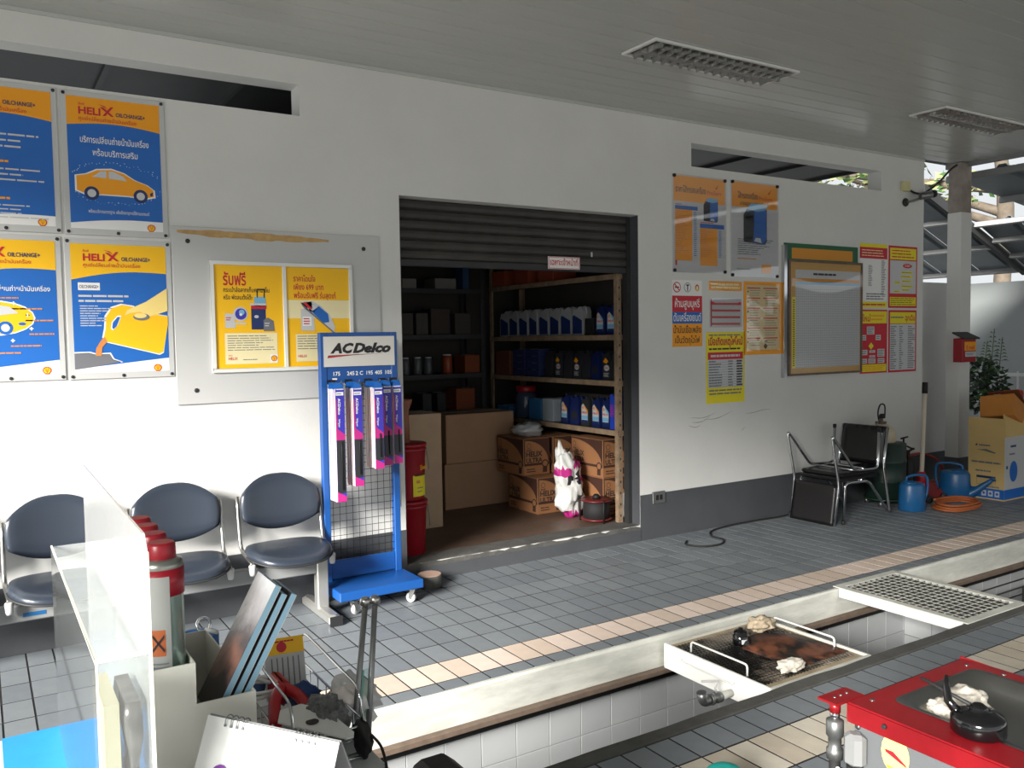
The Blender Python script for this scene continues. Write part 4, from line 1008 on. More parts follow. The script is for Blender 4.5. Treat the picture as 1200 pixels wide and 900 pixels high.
def bottle(w, d, h, mbody, label, name='oil_bottle'):
    """oil can seen from its label side (-X): sloping shoulder, spout cap, handle at the -Y side"""
    r = thing(name, 'x', 'bottle', (0, 0, 0), 'x')
    pf = [(-.5, .02), (-.47, 0), (.47, 0), (.5, .02), (.5, .60), (.36, .84), (.36, .87), (.14, .87), (.12, .84), (-.06, .92), (-.22, .96), (-.38, .92), (-.48, .80), (-.5, .6)]
    pts = [(a*w, q*h) for a, q in pf]
    prism_yz(pts, -d/2, d/2).build('body', mbody, r, local=True, bevel=min(w, d)*0.16, seg=2, smooth=False)
    MB().lathe([(0.09*w, 0.85*h), (0.12*w, 0.86*h), (0.12*w, 0.98*h), (0.10*w, h)], c=(0, 0.25*w, 0), n=12, m=m_black).build('cap', m_black if mbody != m_silv else m_silv, r, local=True)
    b = MB(); b.tube(bez([(0, -.44*w, .60*h), (0, -.475*w, .80*h), (0, -.38*w, .93*h), (0, -.2*w, .95*h)], 4), 0.05*w, 6); b.build('handle', mbody, r, local=True)
    p = Print((-d/2-0.0006, 0, 0), u=(0, -1, 0), n=(-1, 0, 0), step=0.0005)
    if label == 'helix' or label == 'dark' or label == 'orange':
        mm = m_plg if label != 'dark' else m_pgrey
        if label == 'dark':
            p.disc(0.02*w, 0.40*h, 0.30*w, m_plg, 1, rb=0.10*h); p.text('HELIX', 0.02*w, 0.385*h, 0.05*h, m_pred, 2, width=0.5*w, off=0.03, align='c')
            p.shape([(-0.38*w, .60*h), (-0.1*w, .74*h), (.22*w, .62*h), (0.0, .54*h)], m_oran, 1); p.lines(-.32*w, .3*w, .10*h, .25*h, 3, m_plg, 2, seed=3)
        else:
            p.shape([(-0.38*w, .12*h), (.34*w, .12*h), (.36*w, .52*h), (-.18*w, .74*h), (-.36*w, .66*h)], mm, 1)
            p.shape([(-.05*w, .68*h), (.36*w, .52*h), (.36*w, .42*h), (.0, .58*h)], m_oran if label == 'orange' else m_lblue, 2)
            p.text('HELIX', -0.02*w, 0.42*h, 0.08*h, m_pred, 3, width=0.6*w, off=0.03, align='c'); shell(p, -.2*w, .60*h, 0.10*w, 3)
            p.rect(-.37*w, .22*h, .345*w, .34*h, m_lblue, 2); p.rect(-.37*w, .12*h, .34*w, .20*h, m_pnavy, 2)
    elif label == 'blue':
        p.shape([(-.40*w, .06*h), (.42*w, .06*h), (.42*w, .50*h), (-.30*w, .68*h), (-.42*w, .62*h)], m_pnavy, 1)
    else: p.rect(-.3*w, .2*h, .3*w, .45*h, m_bgrey, 1)
    p.build('label', None, r, local=True)
    return r
def shelf_unit(x0, x1, y0, y1, levels, zt, label, lip_m=m_wood):
    t = thing('storage_shelf', label, 'shelf', ((x0+x1)/2, (y0+y1)/2, 0.122))
    for x in (x0, x1):
        for y in (y0, y1):
            b = MB(); s = 0.042; sx = 1 if x == x0 else -1; sy = 1 if y == y0 else -1
            b.prism([(x, y, 0.122), (x+sx*s, y, 0.122), (x+sx*s, y+sy*0.004, 0.122), (x+sx*0.004, y+sy*0.004, 0.122), (x+sx*0.004, y+sy*s, 0.122), (x, y+sy*s, 0.122)], (0, 0, zt-0.122))
            b.build('upright', lip_m, t)
            hb = MB()
            for k in range(int((zt-0.2)/0.09)): hb.box(x+sx*0.016, x+sx*0.026, y-sy*0.0012, y, 0.17+k*0.09, 0.188+k*0.09)
            stuff(hb.build('slot_holes', m_black, t))
    for z in levels:
        b = MB(); b.box(x0+0.005, x1-0.005, y0+0.004, y1-0.004, z-0.008, z-0.0005); b.build('shelf_board', m_dark, t)
        MB().box(x0-0.003, x0+0.004, y0, y1, z-0.042, z-0.0005).build('shelf_lip', lip_m, t)
        MB().box(x0+0.004, x1, y0-0.002, y0+0.004, z-0.042, z-0.0005).build('shelf_lip', lip_m, t)
    return t
LV = (0.854, 1.247, 1.612, 2.09)
shelf_unit(4.255, 4.64, 5.20, 7.15, LV, 2.6, 'worn steel shelf along the right wall of the storage room')
proto = {}
def put(kind, x, y, z, w, d, h, mb, lab, label, group):
    k = (kind, w, d, h, mb.name, lab)
    if k not in proto:
        proto[k] = bottle(w, d, h, mb, lab, kind); r = proto[k]; r.location = (x, y, z); r['label'] = label; r['group'] = group
    else: r = dup(proto[k], (x, y, z), label, group)
    r.rotation_euler = (0, 0, random.uniform(-.06, .06))
ordn = ['first', 'second', 'third', 'fourth', 'fifth', 'sixth', 'seventh', 'eighth', 'ninth', 'tenth']
ys = [5.80, 5.968, 6.136, 6.304, 6.472, 6.64, 6.808, 6.976]
for i, y in enumerate(ys): put('oil_jug', 4.36, y, LV[2], 0.150, 0.10, 0.255, m_silv, 'blue', 'silver oil jug on the top shelf, %s from the right' % ordn[i], 'silver jugs on the top shelf')
for i, y in enumerate((5.33, 5.47)): put('oil_bottle', 4.34, y, LV[2], 0.118, 0.085, 0.25, m_navy, 'helix', 'navy oil bottle with white label on the top shelf, %s from the right' % ordn[i], 'navy bottles on the top shelf')
for i, (y, mb, lb) in enumerate(((5.285, m_bgrey, 'plain'), (5.40, m_bgrey, 'dark'), (5.55, m_navy, 'plain'), (5.675, m_bgrey, 'plain'), (5.80, m_bgrey, 'dark'), (5.93, m_bgrey, 'plain'), (6.07, m_bgrey, 'dark'), (6.22, m_bgrey, 'plain'))):
    put('oil_bottle', 4.345, y, LV[1], 0.112, 0.085, 0.245, mb, lb, '%s oil bottle on the middle shelf, %s from the right' % ('navy' if mb == m_navy else 'charcoal', ordn[i]), 'bottles on the middle shelf')
for i, (y, mb, lb) in enumerate(((5.40, m_navy, 'helix'), (5.53, m_navy, 'orange'), (5.68, m_bgrey, 'orange'), (5.83, m_navy, 'plain'), (5.97, m_navy, 'orange'))):
    put('oil_bottle', 4.335, y, LV[0], 0.118, 0.088, 0.255, mb, lb, 'dark oil bottle with bright label on the lower shelf, %s from the right' % ordn[i], 'bottles on the lower shelf')
def carton(x0, y0, z0, w, d, h, m, name, label, cat='box', group=None, brand=False, lid=True):
    t = thing(name, label, cat, (x0+w/2, y0+d/2, z0), group)
    MB().box(x0, x0+w, y0, y0+d, z0, z0+h).build('carton', m, t, bevel=0.004)
    if brand:
        for o_, u, n_, L in (((x0, y0-0.0006, z0), (1, 0, 0), (0, -1, 0), w), ((x0-0.0006, y0+d, z0), (0, -1, 0), (-1, 0, 0), d)):
            p = Print(o_, u=u, n=n_, step=0.0005)
            p.rect(0.004, 0.004, L-0.004, h-0.004, m_cardd, 0)
            k = [(0.015, 0.105)]+[(0.015+(L-0.03)*math.sin(PI/2*i/10), 0.105+(h-0.12)*math.cos(PI/2*i/10)) for i in range(11)]
            p.shape(k, m_card2, 1); p.rect(0.005, 0.006, L-0.005, 0.085, m_card2, 1)
            p.text('Shell', 0.03, h-0.105, 0.026, m_ink, 2, off=0.02); p.text('HELIX', 0.025, h-0.152, 0.060, m_ink, 2, width=0.165, off=0.035); p.text('ULTRA', 0.025, h-0.204, 0.056, m_ink, 2, width=0.165, off=0.035)
            p.disc(0.055, h-0.06, 0.022, m_cardd, 2); p.disc(0.055, h-0.06, 0.018, m_card2, 3)
            p.disc(L-0.05, 0.095, 0.034, m_ink, 2); p.disc(L-0.05, 0.095, 0.024, m_card2, 3); p.lines(0.03, 0.14, 0.025, 0.065, 2, m_cardd, 2, seed=2); p.rect(L-0.075, 0.02, L-0.03, 0.065, m_cardd, 2)
            p.build('print', None, t)
    elif lid:
        MB().box(x0+0.002, x0+w-0.002, y0+d*0.5-0.025, y0+d*0.5+0.025, z0+h+0.0002, z0+h+0.001).build('tape', m_plg, t)
    return t
gr = 'brown oil cartons in the storage room'
carton(3.905, 5.83, 0.122, 0.262, 0.455, 0.305, m_card2, 'oil_carton', 'brown oil carton standing in front of the stack, left of the white bag', group=gr, brand=True)
carton(3.872, 5.985, 0.428, 0.268, 0.43, 0.315, m_card2, 'oil_carton', 'brown oil carton at the left end of the upper row', group=gr, brand=True)
carton(4.185, 5.99, 0.122, 0.268, 0.43, 0.305, m_card2, 'oil_carton', 'brown oil carton on the floor hidden behind the white bag', group=gr, brand=True)
carton(4.175, 5.985, 0.428, 0.268, 0.43, 0.315, m_card2, 'oil_carton', 'brown oil carton of the upper row right behind the white bag', group=gr, brand=True)
carton(4.305, 5.46, 0.122, 0.262, 0.44, 0.315, m_card2, 'oil_carton', 'brown oil carton on the floor behind the black cable reel', group=gr, brand=True)
carton(4.300, 5.455, 0.438, 0.266, 0.44, 0.315, m_card2, 'oil_carton', 'brown oil carton at the right end under the lower shelf', group=gr, brand=True)
carton(3.37, 6.46, 0.122, 0.70, 0.45, 0.395, m_card, 'large_carton', 'large plain cardboard box on the storage floor, lower of two', group='large plain boxes')
carton(3.385, 6.455, 0.520, 0.69, 0.45, 0.425, m_card, 'large_carton', 'large plain cardboard box stacked on another one', group='large plain boxes')
carton(2.62, 5.92, 0.122, 0.445, 0.35, 0.90, mat('card_pale', (186, 160, 132), 0.8, var=0.1), 'tall_carton', 'tall pale cardboard box standing behind the red buckets')
# two red buckets, a brown tube
def bucket(z, h, label, lab):
    t = thing('oil_bucket', label, 'bucket', (2.485, 5.33, z), 'red buckets inside the door')
    c = (2.485, 5.33, z)
    MB().lathe([(0.113, 0), (0.116, 0.004), (0.130, h-0.05), (0.137, h-0.048), (0.137, h-0.035), (0.131, h-0.033), (0.132, h-0.02)], c=c, n=28).build('pail', m_bred, t)
    MB().lathe([(0.130, h-0.02), (0.140, h-0.02), (0.140, h-0.004), (0.132, h), (0.02, h-0.001)], c=c, n=28).build('lid', m_bred, t)
    MB().tube(bez([(2.62, 5.33, z+h-0.04), (2.635, 5.30, z+h-0.12), (2.625, 5.27, z+h-0.19), (2.60, 5.235, z+h-0.10), (2.60, 5.25, z+h-0.04)], 5), 0.0025, 5).build('bail', m_zinc, t)
    if lab:
        b = MB()
        def cyl(a0, a1, z0, z1, m, r): b.loft([[(2.485+r*math.sin(a0+(a1-a0)*k/10), 5.33-r*math.cos(a0+(a1-a0)*k/10), z+zz) for k in range(11)] for zz in (z0, z1)], False, False, False, m, True)
        cyl(-0.1, 1.0, 0.03, 0.175, m_yel2, 0.1235); cyl(0.0, 0.9, 0.17, 0.178, m_ink, 0.1265)
        cyl(0.15, 0.5, 0.06, 0.066, m_pgrey, 0.1245); cyl(0.15, 0.6, 0.085, 0.091, m_pgrey, 0.125); cyl(0.1, 0.35, 0.12, 0.14, m_brownp, 0.1255)
        b.build('label', None, t)
        p = Print((2.485+0.128*math.sin(0.62), 5.33-0.128*math.cos(0.62), z+0.2), u=(math.cos(0.62), math.sin(0.62), 0), n=(math.sin(0.62), -math.cos(0.62), 0))
        p.text('Shell', 0.0, 0.01, 0.05, m_oran, 2, off=0.02, align='c'); p.build('lettering', None, t)
bucket(0.122, 0.375, 'lower red bucket with plain side just inside the door', False)
bucket(0.500, 0.39, 'upper red bucket with yellow label standing on another bucket', True)
t = thing('cardboard_tube', 'brown flared tube standing on the upper red bucket', 'tube', (2.465, 5.33, 0.891))
MB().lathe([(0.046, 0), (0.043, 0.12), (0.040, 0.22), (0.062, 0.275), (0.066, 0.30), (0.06, 0.30), (0.036, 0.22), (0.038, 0.01)], c=(2.465, 5.33, 0.891), n=20).build('tube', mat('tube_brown', (150, 96, 74), 0.7, var=0.2), t)
# white sack with magenta print
b = lumpy((4.085, 5.63, 0.395), (0.125, 0.085, 0.295), 5, 0.30, 4, 2.6, flat=-0.272)
for v in b.v:
    q = (v.z-0.122)/0.56
    v.x += -0.05*max(0, q-0.55)/0.45 + 0.03*(0.5-q); 
    if q < 0.3: v.x = 4.09+(v.x-4.09)*1.15
b.mats = [m_white, m_pmag, m_ink, m_pgrey]
for i, f in enumerate(b.f):
    c = sum((b.v[k] for k in f), Vector())/len(f); q = (c.z-0.122)/0.56; x = c.x-4.085
    if q < 0.10: b.m[i] = 1
    elif 0.72 < q < 0.86 and x > 0.0: b.m[i] = 1
    elif 0.62 < q < 0.74 and x < -0.03: b.m[i] = 1
    elif 0.50 < q < 0.62 and abs(x+0.05-0.2*(q-0.5)) < 0.02: b.m[i] = 2
    elif 0.5 < q < 0.68 and 0.03 < x < 0.055: b.m[i] = 2
    elif 0.52 < q < 0.60 and x > 0.06: b.m[i] = 1
o = b.build('rice_sack', None, at=(4.085, 5.63, 0.122)); tag(o, 'white plastic sack with magenta print leaning against the brown cartons', 'sack')
# cable reel
t = thing('cable_reel', 'black cable reel with dark red rims on the storage floor', 'reel', (4.17, 5.38, 0.122))
c = (4.17, 5.38, 0.122)
for z in (0.015, 0.165): MB().lathe([(0.06, z), (0.125, z), (0.128, z+0.006), (0.125, z+0.012), (0.06, z+0.012)], c=c, n=24).build('rim', mat('reel_red', (96, 30, 32), 0.4), t)
MB().lathe([(0.055, 0.02), (0.105, 0.028), (0.11, 0.09), (0.105, 0.16), (0.055, 0.166)], c=c, n=24).build('cable', m_blackrub, t)
for a in (0.3, 2.4, 4.5): MB().tube([(c[0]+0.132*math.cos(a), c[1]+0.132*math.sin(a), 0.122), (c[0]+0.132*math.cos(a), c[1]+0.132*math.sin(a), 0.31)], 0.006, 6).build('stand_leg', m_black, t)
MB().lathe([(0.02, 0.177), (0.03, 0.18), (0.03, 0.20), (0.015, 0.215)], c=c, n=12).build('hub', m_black, t)
o = lumpy((4.475, 5.33, 0.22), (0.09, 0.07, 0.12), 9, 0.35, 3, 2.5, flat=-0.098).build('plastic_bag', mat('grey_film', (176, 178, 180), 0.3), at=(4.475, 5.33, 0.122)); tag(o, 'crumpled grey plastic bag beside the shelf upright', 'bag')
o = lumpy((4.05, 6.2, 0.80), (0.14, 0.12, 0.06), 19, 0.35, 3, 2.5, flat=-0.056).build('plastic_bag', mat('grey_film', (176, 178, 180), 0.3), at=(4.05, 6.2, 0.744)); tag(o, 'crumpled grey plastic bag lying on top of the left carton', 'bag')
# lower shelf extras
t = thing('blue_pack', 'bright blue flat pack standing on the lower shelf beside the upright', 'pack', (4.32, 5.315, LV[0]))
MB().prism([(4.29, 5.29, LV[0]), (4.29, 5.345, LV[0]), (4.29, 5.345, LV[0]+0.27), (4.29, 5.325, LV[0]+0.285), (4.29, 5.275, LV[0]+0.25)], (0.12, 0, 0)).build('pack', mat('pack_blue', (36, 66, 176), 0.35), t)
p = Print((4.2895, 5.345, LV[0]), u=(0, -1, 0), n=(-1, 0, 0)); p.lines(0.005, 0.05, 0.1, 0.2, 6, m_pmag, 1, seed=4); p.build('print', None, t)
t = thing('spray_bottle', 'white trigger bottle with a blue collar on the lower shelf', 'bottle', (4.30, 5.245, LV[0]))
MB().rbox(4.272, 4.33, 5.222, 5.268, LV[0], LV[0]+0.155, 0.012).build('bottle', m_white, t)
MB().lathe([(0.020, 0), (0.022, 0.03), (0.016, 0.045)], c=(4.30, 5.245, LV[0]+0.152), n=12).build('collar', m_plblue, t)
MB().tube(fillet([(4.30, 5.245, LV[0]+0.19), (4.30, 5.245, LV[0]+0.25), (4.29, 5.215, LV[0]+0.262)], 0.02), 0.009, 8).build('trigger_head', m_white, t)
t = thing('clear_jar', 'large clear jar with a red lid on the lower shelf', 'jar', (4.36, 6.68, LV[0]))
MB().lathe([(0.09, 0.0), (0.105, 0.01), (0.105, 0.20), (0.08, 0.24)], c=(4.36, 6.68, LV[0]), n=20).build('jar', mat('jar_blue', (60, 72, 92), 0.15), t)
MB().lathe([(0.088, 0.24), (0.092, 0.245), (0.092, 0.29), (0.085, 0.295)], c=(4.36, 6.68, LV[0]), n=20).build('lid', m_bred, t)
def cart(x, y, z, w, d, h, rgb, label, group, name='small_box'):
    t = carton(x, y, z, w, d, h, mat('box_%d_%d_%d' % rgb, rgb, 0.7), name, label, group=group)
cart(4.29, 6.14, LV[0], 0.2, 0.17, 0.20, (150, 160, 168), 'pale grey box on the lower shelf left of the bottles', 'boxes on the right shelf')
cart(4.29, 6.33, LV[0], 0.2, 0.20, 0.19, (44, 108, 160), 'mid blue box on the lower shelf', 'boxes on the right shelf')
cart(4.28, 6.85, LV[0], 0.2, 0.22, 0.10, (58, 120, 170), 'low blue box at the far end of the lower shelf', 'boxes on the right shelf')
for k in range(4):
    cart(4.28, 6.34, LV[1]+k*0.062, 0.22, 0.2, 0.06, (30, 44, 92), 'navy box in the near pile on the middle shelf, %s from below' % ordn[k], 'navy boxes on the middle shelf')
    cart(4.28, 6.58, LV[1]+k*0.062, 0.22, 0.2, 0.06, (26, 38, 84), 'navy box in the far pile on the middle shelf, %s from below' % ordn[k], 'navy boxes on the middle shelf')
cart(4.28, 6.84, LV[1], 0.22, 0.25, 0.23, (104, 58, 42), 'rust brown box at the far end of the middle shelf', 'boxes on the right shelf')
cart(4.31, 5.575, LV[2], 0.16, 0.12, 0.14, (24, 24, 26), 'black box on the top shelf beside the silver jugs', 'boxes on the right shelf')
for k, (y, c_) in enumerate(((6.9, (150, 66, 40)), (6.5, (146, 62, 40)), (6.1, (140, 60, 42)))): cart(4.28, y, LV[3], 0.25, 0.24, 0.15, c_, 'orange red box above the silver jugs, %s from the far end' % ordn[k], 'orange boxes above the jugs')
# back shelf with dim stock
bz = (0.93, 1.275, 1.64, 2.06)
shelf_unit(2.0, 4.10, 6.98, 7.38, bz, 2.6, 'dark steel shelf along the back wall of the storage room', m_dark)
items = [(3.27, 2, 0.14, 0.09, (176, 172, 166), 'white carton'), (3.30, 2, 0.13, 0.085, (170, 168, 160), None), (3.60, 3, 0.22, 0.10, (168, 166, 160), 'pale carton'), (3.89, 3, 0.07, 0.22, (40, 90, 140), 'blue carton'),
         (3.25, 2, 0.12, 0.2, (92, 84, 76), 'brown carton'), (3.40, 2, 0.12, 0.2, (98, 92, 84), 'brown carton'), (3.55, 2, 0.20, 0.24, (80, 66, 58), 'brown carton'), (3.80, 2, 0.17, 0.2, (86, 80, 72), 'brown carton'),
         (3.27, 1, 0.08, 0.16, (120, 124, 130), 'grey canister'), (3.39, 1, 0.08, 0.16, (124, 128, 132), 'grey canister'), (3.50, 1, 0.08, 0.16, (116, 120, 126), 'grey canister'), (3.69, 1, 0.10, 0.18, (196, 84, 36), 'orange canister'), (3.90, 1, 0.16, 0.17, (178, 84, 40), 'orange carton'),
         (3.45, 0, 0.09, 0.17, (60, 62, 66), 'charcoal carton'), (3.60, 0, 0.09, 0.17, (56, 58, 62), 'charcoal carton'), (3.80, 0, 0.2, 0.2, (180, 90, 44), 'orange crate')]
lv = ['bottom', 'second', 'third', 'top']; cnt = {}
for x, k, w, h, c_, nm in items:
    if nm is None: continue
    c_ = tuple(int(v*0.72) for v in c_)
    kk = (k, nm); cnt[kk] = cnt.get(kk, 0)+1
    z = bz[3] if (nm in ('white carton', 'pale carton', 'blue carton')) else bz[k]
    ln = 'top' if z == bz[3] else lv[k]
    lab = '%s on the %s level of the back shelf, %s such from left' % (nm, ln, ordn[cnt[kk]-1])
    if 'canister' in nm:
        t = thing('canister', lab, 'canister', (x+w/2, 7.08, z), 'stock on the back shelf')
        MB().lathe([(w/2*0.9, 0), (w/2, 0.006), (w/2, h*0.85), (w/2*0.8, h*0.93)], c=(x+w/2, 7.08, z), n=14).build('can', mat('can_%d' % c_[0], c_, 0.4), t)
        MB().lathe([(w/2*0.8, h*0.93), (w/2*0.82, h), (w/2*0.7, h*1.01)], c=(x+w/2, 7.08, z), n=14).build('lid', m_lgrey, t)
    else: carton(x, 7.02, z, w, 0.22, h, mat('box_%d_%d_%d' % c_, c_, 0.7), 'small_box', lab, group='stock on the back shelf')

# ================================================================ drain tray over the pit, and what lies on it
TX0, TX1, TY0, TY1, TZ = 3.03, 3.775, 2.62, 3.335, -0.032
t = thing('drain_tray', 'white drain tray with oily wire mesh top sliding over the pit', 'tray', (3.40, 2.98, -0.165))
b = MB(); th = 0.012
b.box(TX0, TX0+th, TY0, TY1, -0.163, TZ); b.build('left_side', mat('tray_sunlit_white', (244, 244, 240), 0.4), t)  # only this side is painted whiter, for the sun falling on it
MB().box(TX1-th, TX1, TY0, TY1, -0.163, TZ).build('right_side', m_dirtywhite, t)
MB().box(TX0+th, TX1-th, TY1-th, TY1, -0.163, TZ).build('back_side', m_dirtywhite, t)
MB().box(TX0+th, TX1-th, TY0, TY0+th, -0.163, TZ).build('front_side', m_dirtywhite, t)
MB().box(TX0+th, TX1-th, TY0+th, TY1-th, -0.162, -0.152).build('pan', m_dark, t)
rim = MB()
m_rim = mat('rim_tan', (168, 152, 126), 0.6, var=0.4, vscale=9)
for q in ((TX0+th, TX1-th, TY1-0.05, TY1-th), (TX0+th, TX1-th, TY0+th, TY0+0.07), (TX1-0.04, TX1-th, TY0+0.07, TY1-0.05)): MB().box(q[0], q[1], q[2], q[3], TZ-0.022, TZ-0.014).build('ledge', m_rim, t)
# expanded metal: two families of slanted strands
b = MB(); mx0, mx1, my0, my1, mz = TX0+th, TX1-0.04, TY0+0.06, TY1-0.045, TZ-0.012
nu = 30; dx = (mx1-mx0)/nu; ratio = 2.2
for s_ in (1, -1):
    k = -40
    for k in range(-60, nu+60, 1):
        xa = mx0+k*dx; L = (my1-my0)/ratio
        xb = xa+s_*L
        # clip to the frame
        ta, tb = 0.0, 1.0
        if xa == xb: continue
        for lo, hi in ((mx0, mx1),):
            t0, t1 = sorted(((lo-xa)/(xb-xa), (hi-xa)/(xb-xa))); ta, tb = max(ta, t0), min(tb, t1)
        if tb-ta < 0.02: continue
        A = Vector((xa+(xb-xa)*ta, my0+(my1-my0)*ta, mz)); B = Vector((xa+(xb-xa)*tb, my0+(my1-my0)*tb, mz))
        n_ = Vector((-(B-A).y, (B-A).x, 0)).normalized()*0.0026
        b.prism([A-n_, B-n_, B+n_, A+n_], (0, 0, 0.003))
stuff(b.build('wire_mesh', m_meshm, t))
for x, yy in ((TX0+0.045, (2.80, 3.18)), (TX1-0.05, (2.80, 3.20))):
    MB().tube(fillet([(x, yy[0], TZ-0.012), (x, yy[0], TZ+0.045), (x, yy[1], TZ+0.045), (x, yy[1], TZ-0.012)], 0.02), 0.0055, 7).build('lift_handle', m_white, t)
MB().tube(fillet([(TX0+0.001, 3.20, -0.078), (TX0-0.016, 3.20, -0.080), (TX0-0.018, 2.84, -0.082), (TX0+0.001, 2.84, -0.082)], 0.012), 0.0045, 7).build('side_bar', m_white, t)
pp = MB(); y0 = 2.86
pp.lathe([(0.019, 0), (0.019, 0.075)], n=12, mtx=Matrix.Translation((TX0+0.001, y0, -0.135)) @ Matrix.Rotation(-PI/2, 4, 'Y')); o1 = pp.build('drain_spout', m_dirtywhite, t)
o = MB().lathe([(0.020, 0), (0.026, 0.004), (0.026, 0.03), (0.021, 0.034), (0.021, 0.05), (0.027, 0.054), (0.027, 0.072)], n=12, mtx=Matrix.Translation((TX0-0.072, y0, -0.135)) @ Matrix.Rotation(-PI/2, 4, 'Y')).build('valve', m_zinc, t); o.parent = o1
o = MB().tube(fillet([(TX0-0.14, y0, -0.135), (TX0-0.19, y0, -0.138), (TX0-0.20, y0, -0.085)], 0.03), [0.022]*6+[0.024], 12).build('elbow', m_zinc, t); o.parent = o1
o = MB().tube([(TX0-0.10, y0, -0.11), (TX0-0.11, y0+0.0, -0.085), (TX0-0.075, y0+0.01, -0.062), (TX0-0.15, y0+0.05, -0.060)], 0.006, 6).build('valve_lever', m_lgrey, t); o.parent = o1
mzt = mz+0.003
t = thing('filter_cup', 'black cup shaped filter wrench standing on the mesh tray', 'cup', (3.37, 3.115, mzt))
MB().lathe([(0.040, 0), (0.043, 0.004), (0.043, 0.05), (0.036, 0.055), (0.036, 0.07), (0.030, 0.074), (0.012, 0.075), (0.012, 0.088), (0.006, 0.09)], c=(3.37, 3.115, mzt), n=20).build('cup', m_blackgl, t)
b = MB(); b.loft([[(3.37+0.0436*math.sin(-0.7+1.1*k/8), 3.115-0.0436*math.cos(-0.7+1.1*k/8), mzt+z) for k in range(9)] for z in (0.012, 0.036)], False, False, False, m_plg, True); b.build('label', None, t)
o = lumpy((3.63, 3.205, mzt+0.028), (0.085, 0.055, 0.045), 3, 0.34, 4, 2.1, flat=-0.027).build('rag', m_rag2, at=(3.63, 3.205, mzt)); tag(o, 'stained tan rag crumpled at the far corner of the mesh tray', 'rag')
g = lumpy((3.305, 2.735, mzt+0.022), (0.085, 0.042, 0.034), 7, 0.3, 4, 1.9, flat=-0.021)
o = g.build('rag', m_cloth, at=(3.305, 2.735, mzt)); tag(o, 'twisted grey white rag on the near edge of the mesh tray', 'rag')
# oily folded card: a sheet bent up along its far side
b = MB(); n = 10; g = []
for i in range(n+1):
    u = i/n; row = []
    for k in range(6):
        v = k/5
        x = 3.335+0.40*u-0.02*v; y = 2.725+0.33*v+0.03*math.sin(2*PI*u)*v; z = mzt+0.003+0.075*max(0, v-0.35)*math.sin(PI*min(1, u*1.1))+0.006*math.sin(9*u)*v
        row.append((x, y, z))
    g.append(row)
b.loft(g, False, False, False, m_oily, True)
top = b.build('oily_card', m_oily, at=(3.53, 2.88, mzt)); tag(top, 'brown oil soaked sheet of card lying on the mesh tray', 'card')
md = top.modifiers.new('thick', 'SOLIDIFY'); md.thickness = 0.003; md.offset = 1

# bar grating laid across the pit
t = thing('floor_grating', 'white steel bar grating laid across the pit', 'grating', (4.81, 2.96, 0.006))
GX0, GX1, GY0, GY1 = 4.50, 5.12, 2.535, 3.395; gz = 0.012
for q in ((GX0, GX0+0.05, GY0, GY1), (GX1-0.05, GX1, GY0, GY1), (GX0+0.05, GX1-0.05, GY0, GY0+0.05), (GX0+0.05, GX1-0.05, GY1-0.05, GY1)): MB().box(q[0], q[1], q[2], q[3], 0.006, gz).build('flange', m_dirtywhite, t)
for q in ((GX0+0.003, GX0+0.010), (GX1-0.010, GX1-0.003)): MB().box(q[0], q[1], 2.565, 3.352, -0.05, 0.006).build('side_plate', m_white, t)
m_bar_shade = mat('bar_side_shade', (40, 39, 37), 0.85, var=0.3, vscale=20)  # dark bar sides paint the shade inside the grating's holes
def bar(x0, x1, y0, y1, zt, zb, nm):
    b = MB(); b.box(x0, x1, y0, y1, zb, zt-0.0012, m_bar_shade); b.box(x0, x1, y0, y1, zt-0.0012, zt, m_dirtywhite); b.build(nm, None, t)
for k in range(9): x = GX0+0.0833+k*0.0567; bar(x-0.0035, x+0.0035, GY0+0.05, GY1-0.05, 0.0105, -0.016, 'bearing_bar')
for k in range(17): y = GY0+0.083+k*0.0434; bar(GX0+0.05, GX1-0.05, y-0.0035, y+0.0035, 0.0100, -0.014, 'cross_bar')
# far rack piece in the pit
t = thing('pit_shelf', 'dark wire shelf fixed to the pit wall beyond the grating', 'shelf', (6.6, 3.36, -0.5))
for z in (-0.33, -0.45):
    for y in (3.30, 3.41): MB().tube([(6.05, y, z), (7.2, y, z)], 0.006, 6).build('rail', m_dark, t)
for x in (6.05, 6.6, 7.2): MB().tube([(x, 3.30, -1.6), (x, 3.30, -0.33)], 0.007, 6).build('post', m_dark, t)
# bottle tops rising from the near floor
t = thing('marked_jug', 'black topped jug marked 01 with an orange side beside the pit kerb', 'jug', (1.19, 2.25, 0))
MB().rbox(1.045, 1.215, 2.15, 2.35, 0, 0.25, 0.03).build('jug', mat('jug_rust', (156, 74, 44), 0.5), t)
MB().prism([(1.085, 2.16, 0.25), (1.235, 2.16, 0.25), (1.235, 2.16, 0.262), (1.19, 2.16, 0.300), (1.115, 2.16, 0.300), (1.085, 2.16, 0.285)], (0, 0.18, 0)).build('top', m_black, t, bevel=0.006)
p = Print((1.16, 2.159, 0.25)); p.text('01', 0.012, 0.008, 0.046, m_plg, 2, off=0.02, align='c'); p.build('number', None, t)
t = thing('teal_bin', 'small teal plastic bin on the tiles at the lower frame edge', 'bin', (1.98, 1.9, 0))
MB().lathe([(0.045, 0), (0.054, 0.17), (0.060, 0.18), (0.060, 0.195), (0.045, 0.206), (0.015, 0.21)], c=(1.985, 1.9, 0), n=24).build('bin', m_teal, t)

# ================================================================ red service cart
RX0, RX1, RY0, RY1, RZ = 1.665, 2.14, 0.55, 1.22, 0.75
t = cartt = thing('service_cart', 'red topped oil service cart with inset steel basin and grey front panel', 'cart', (1.9, 0.9, 0))
lip = 0.032
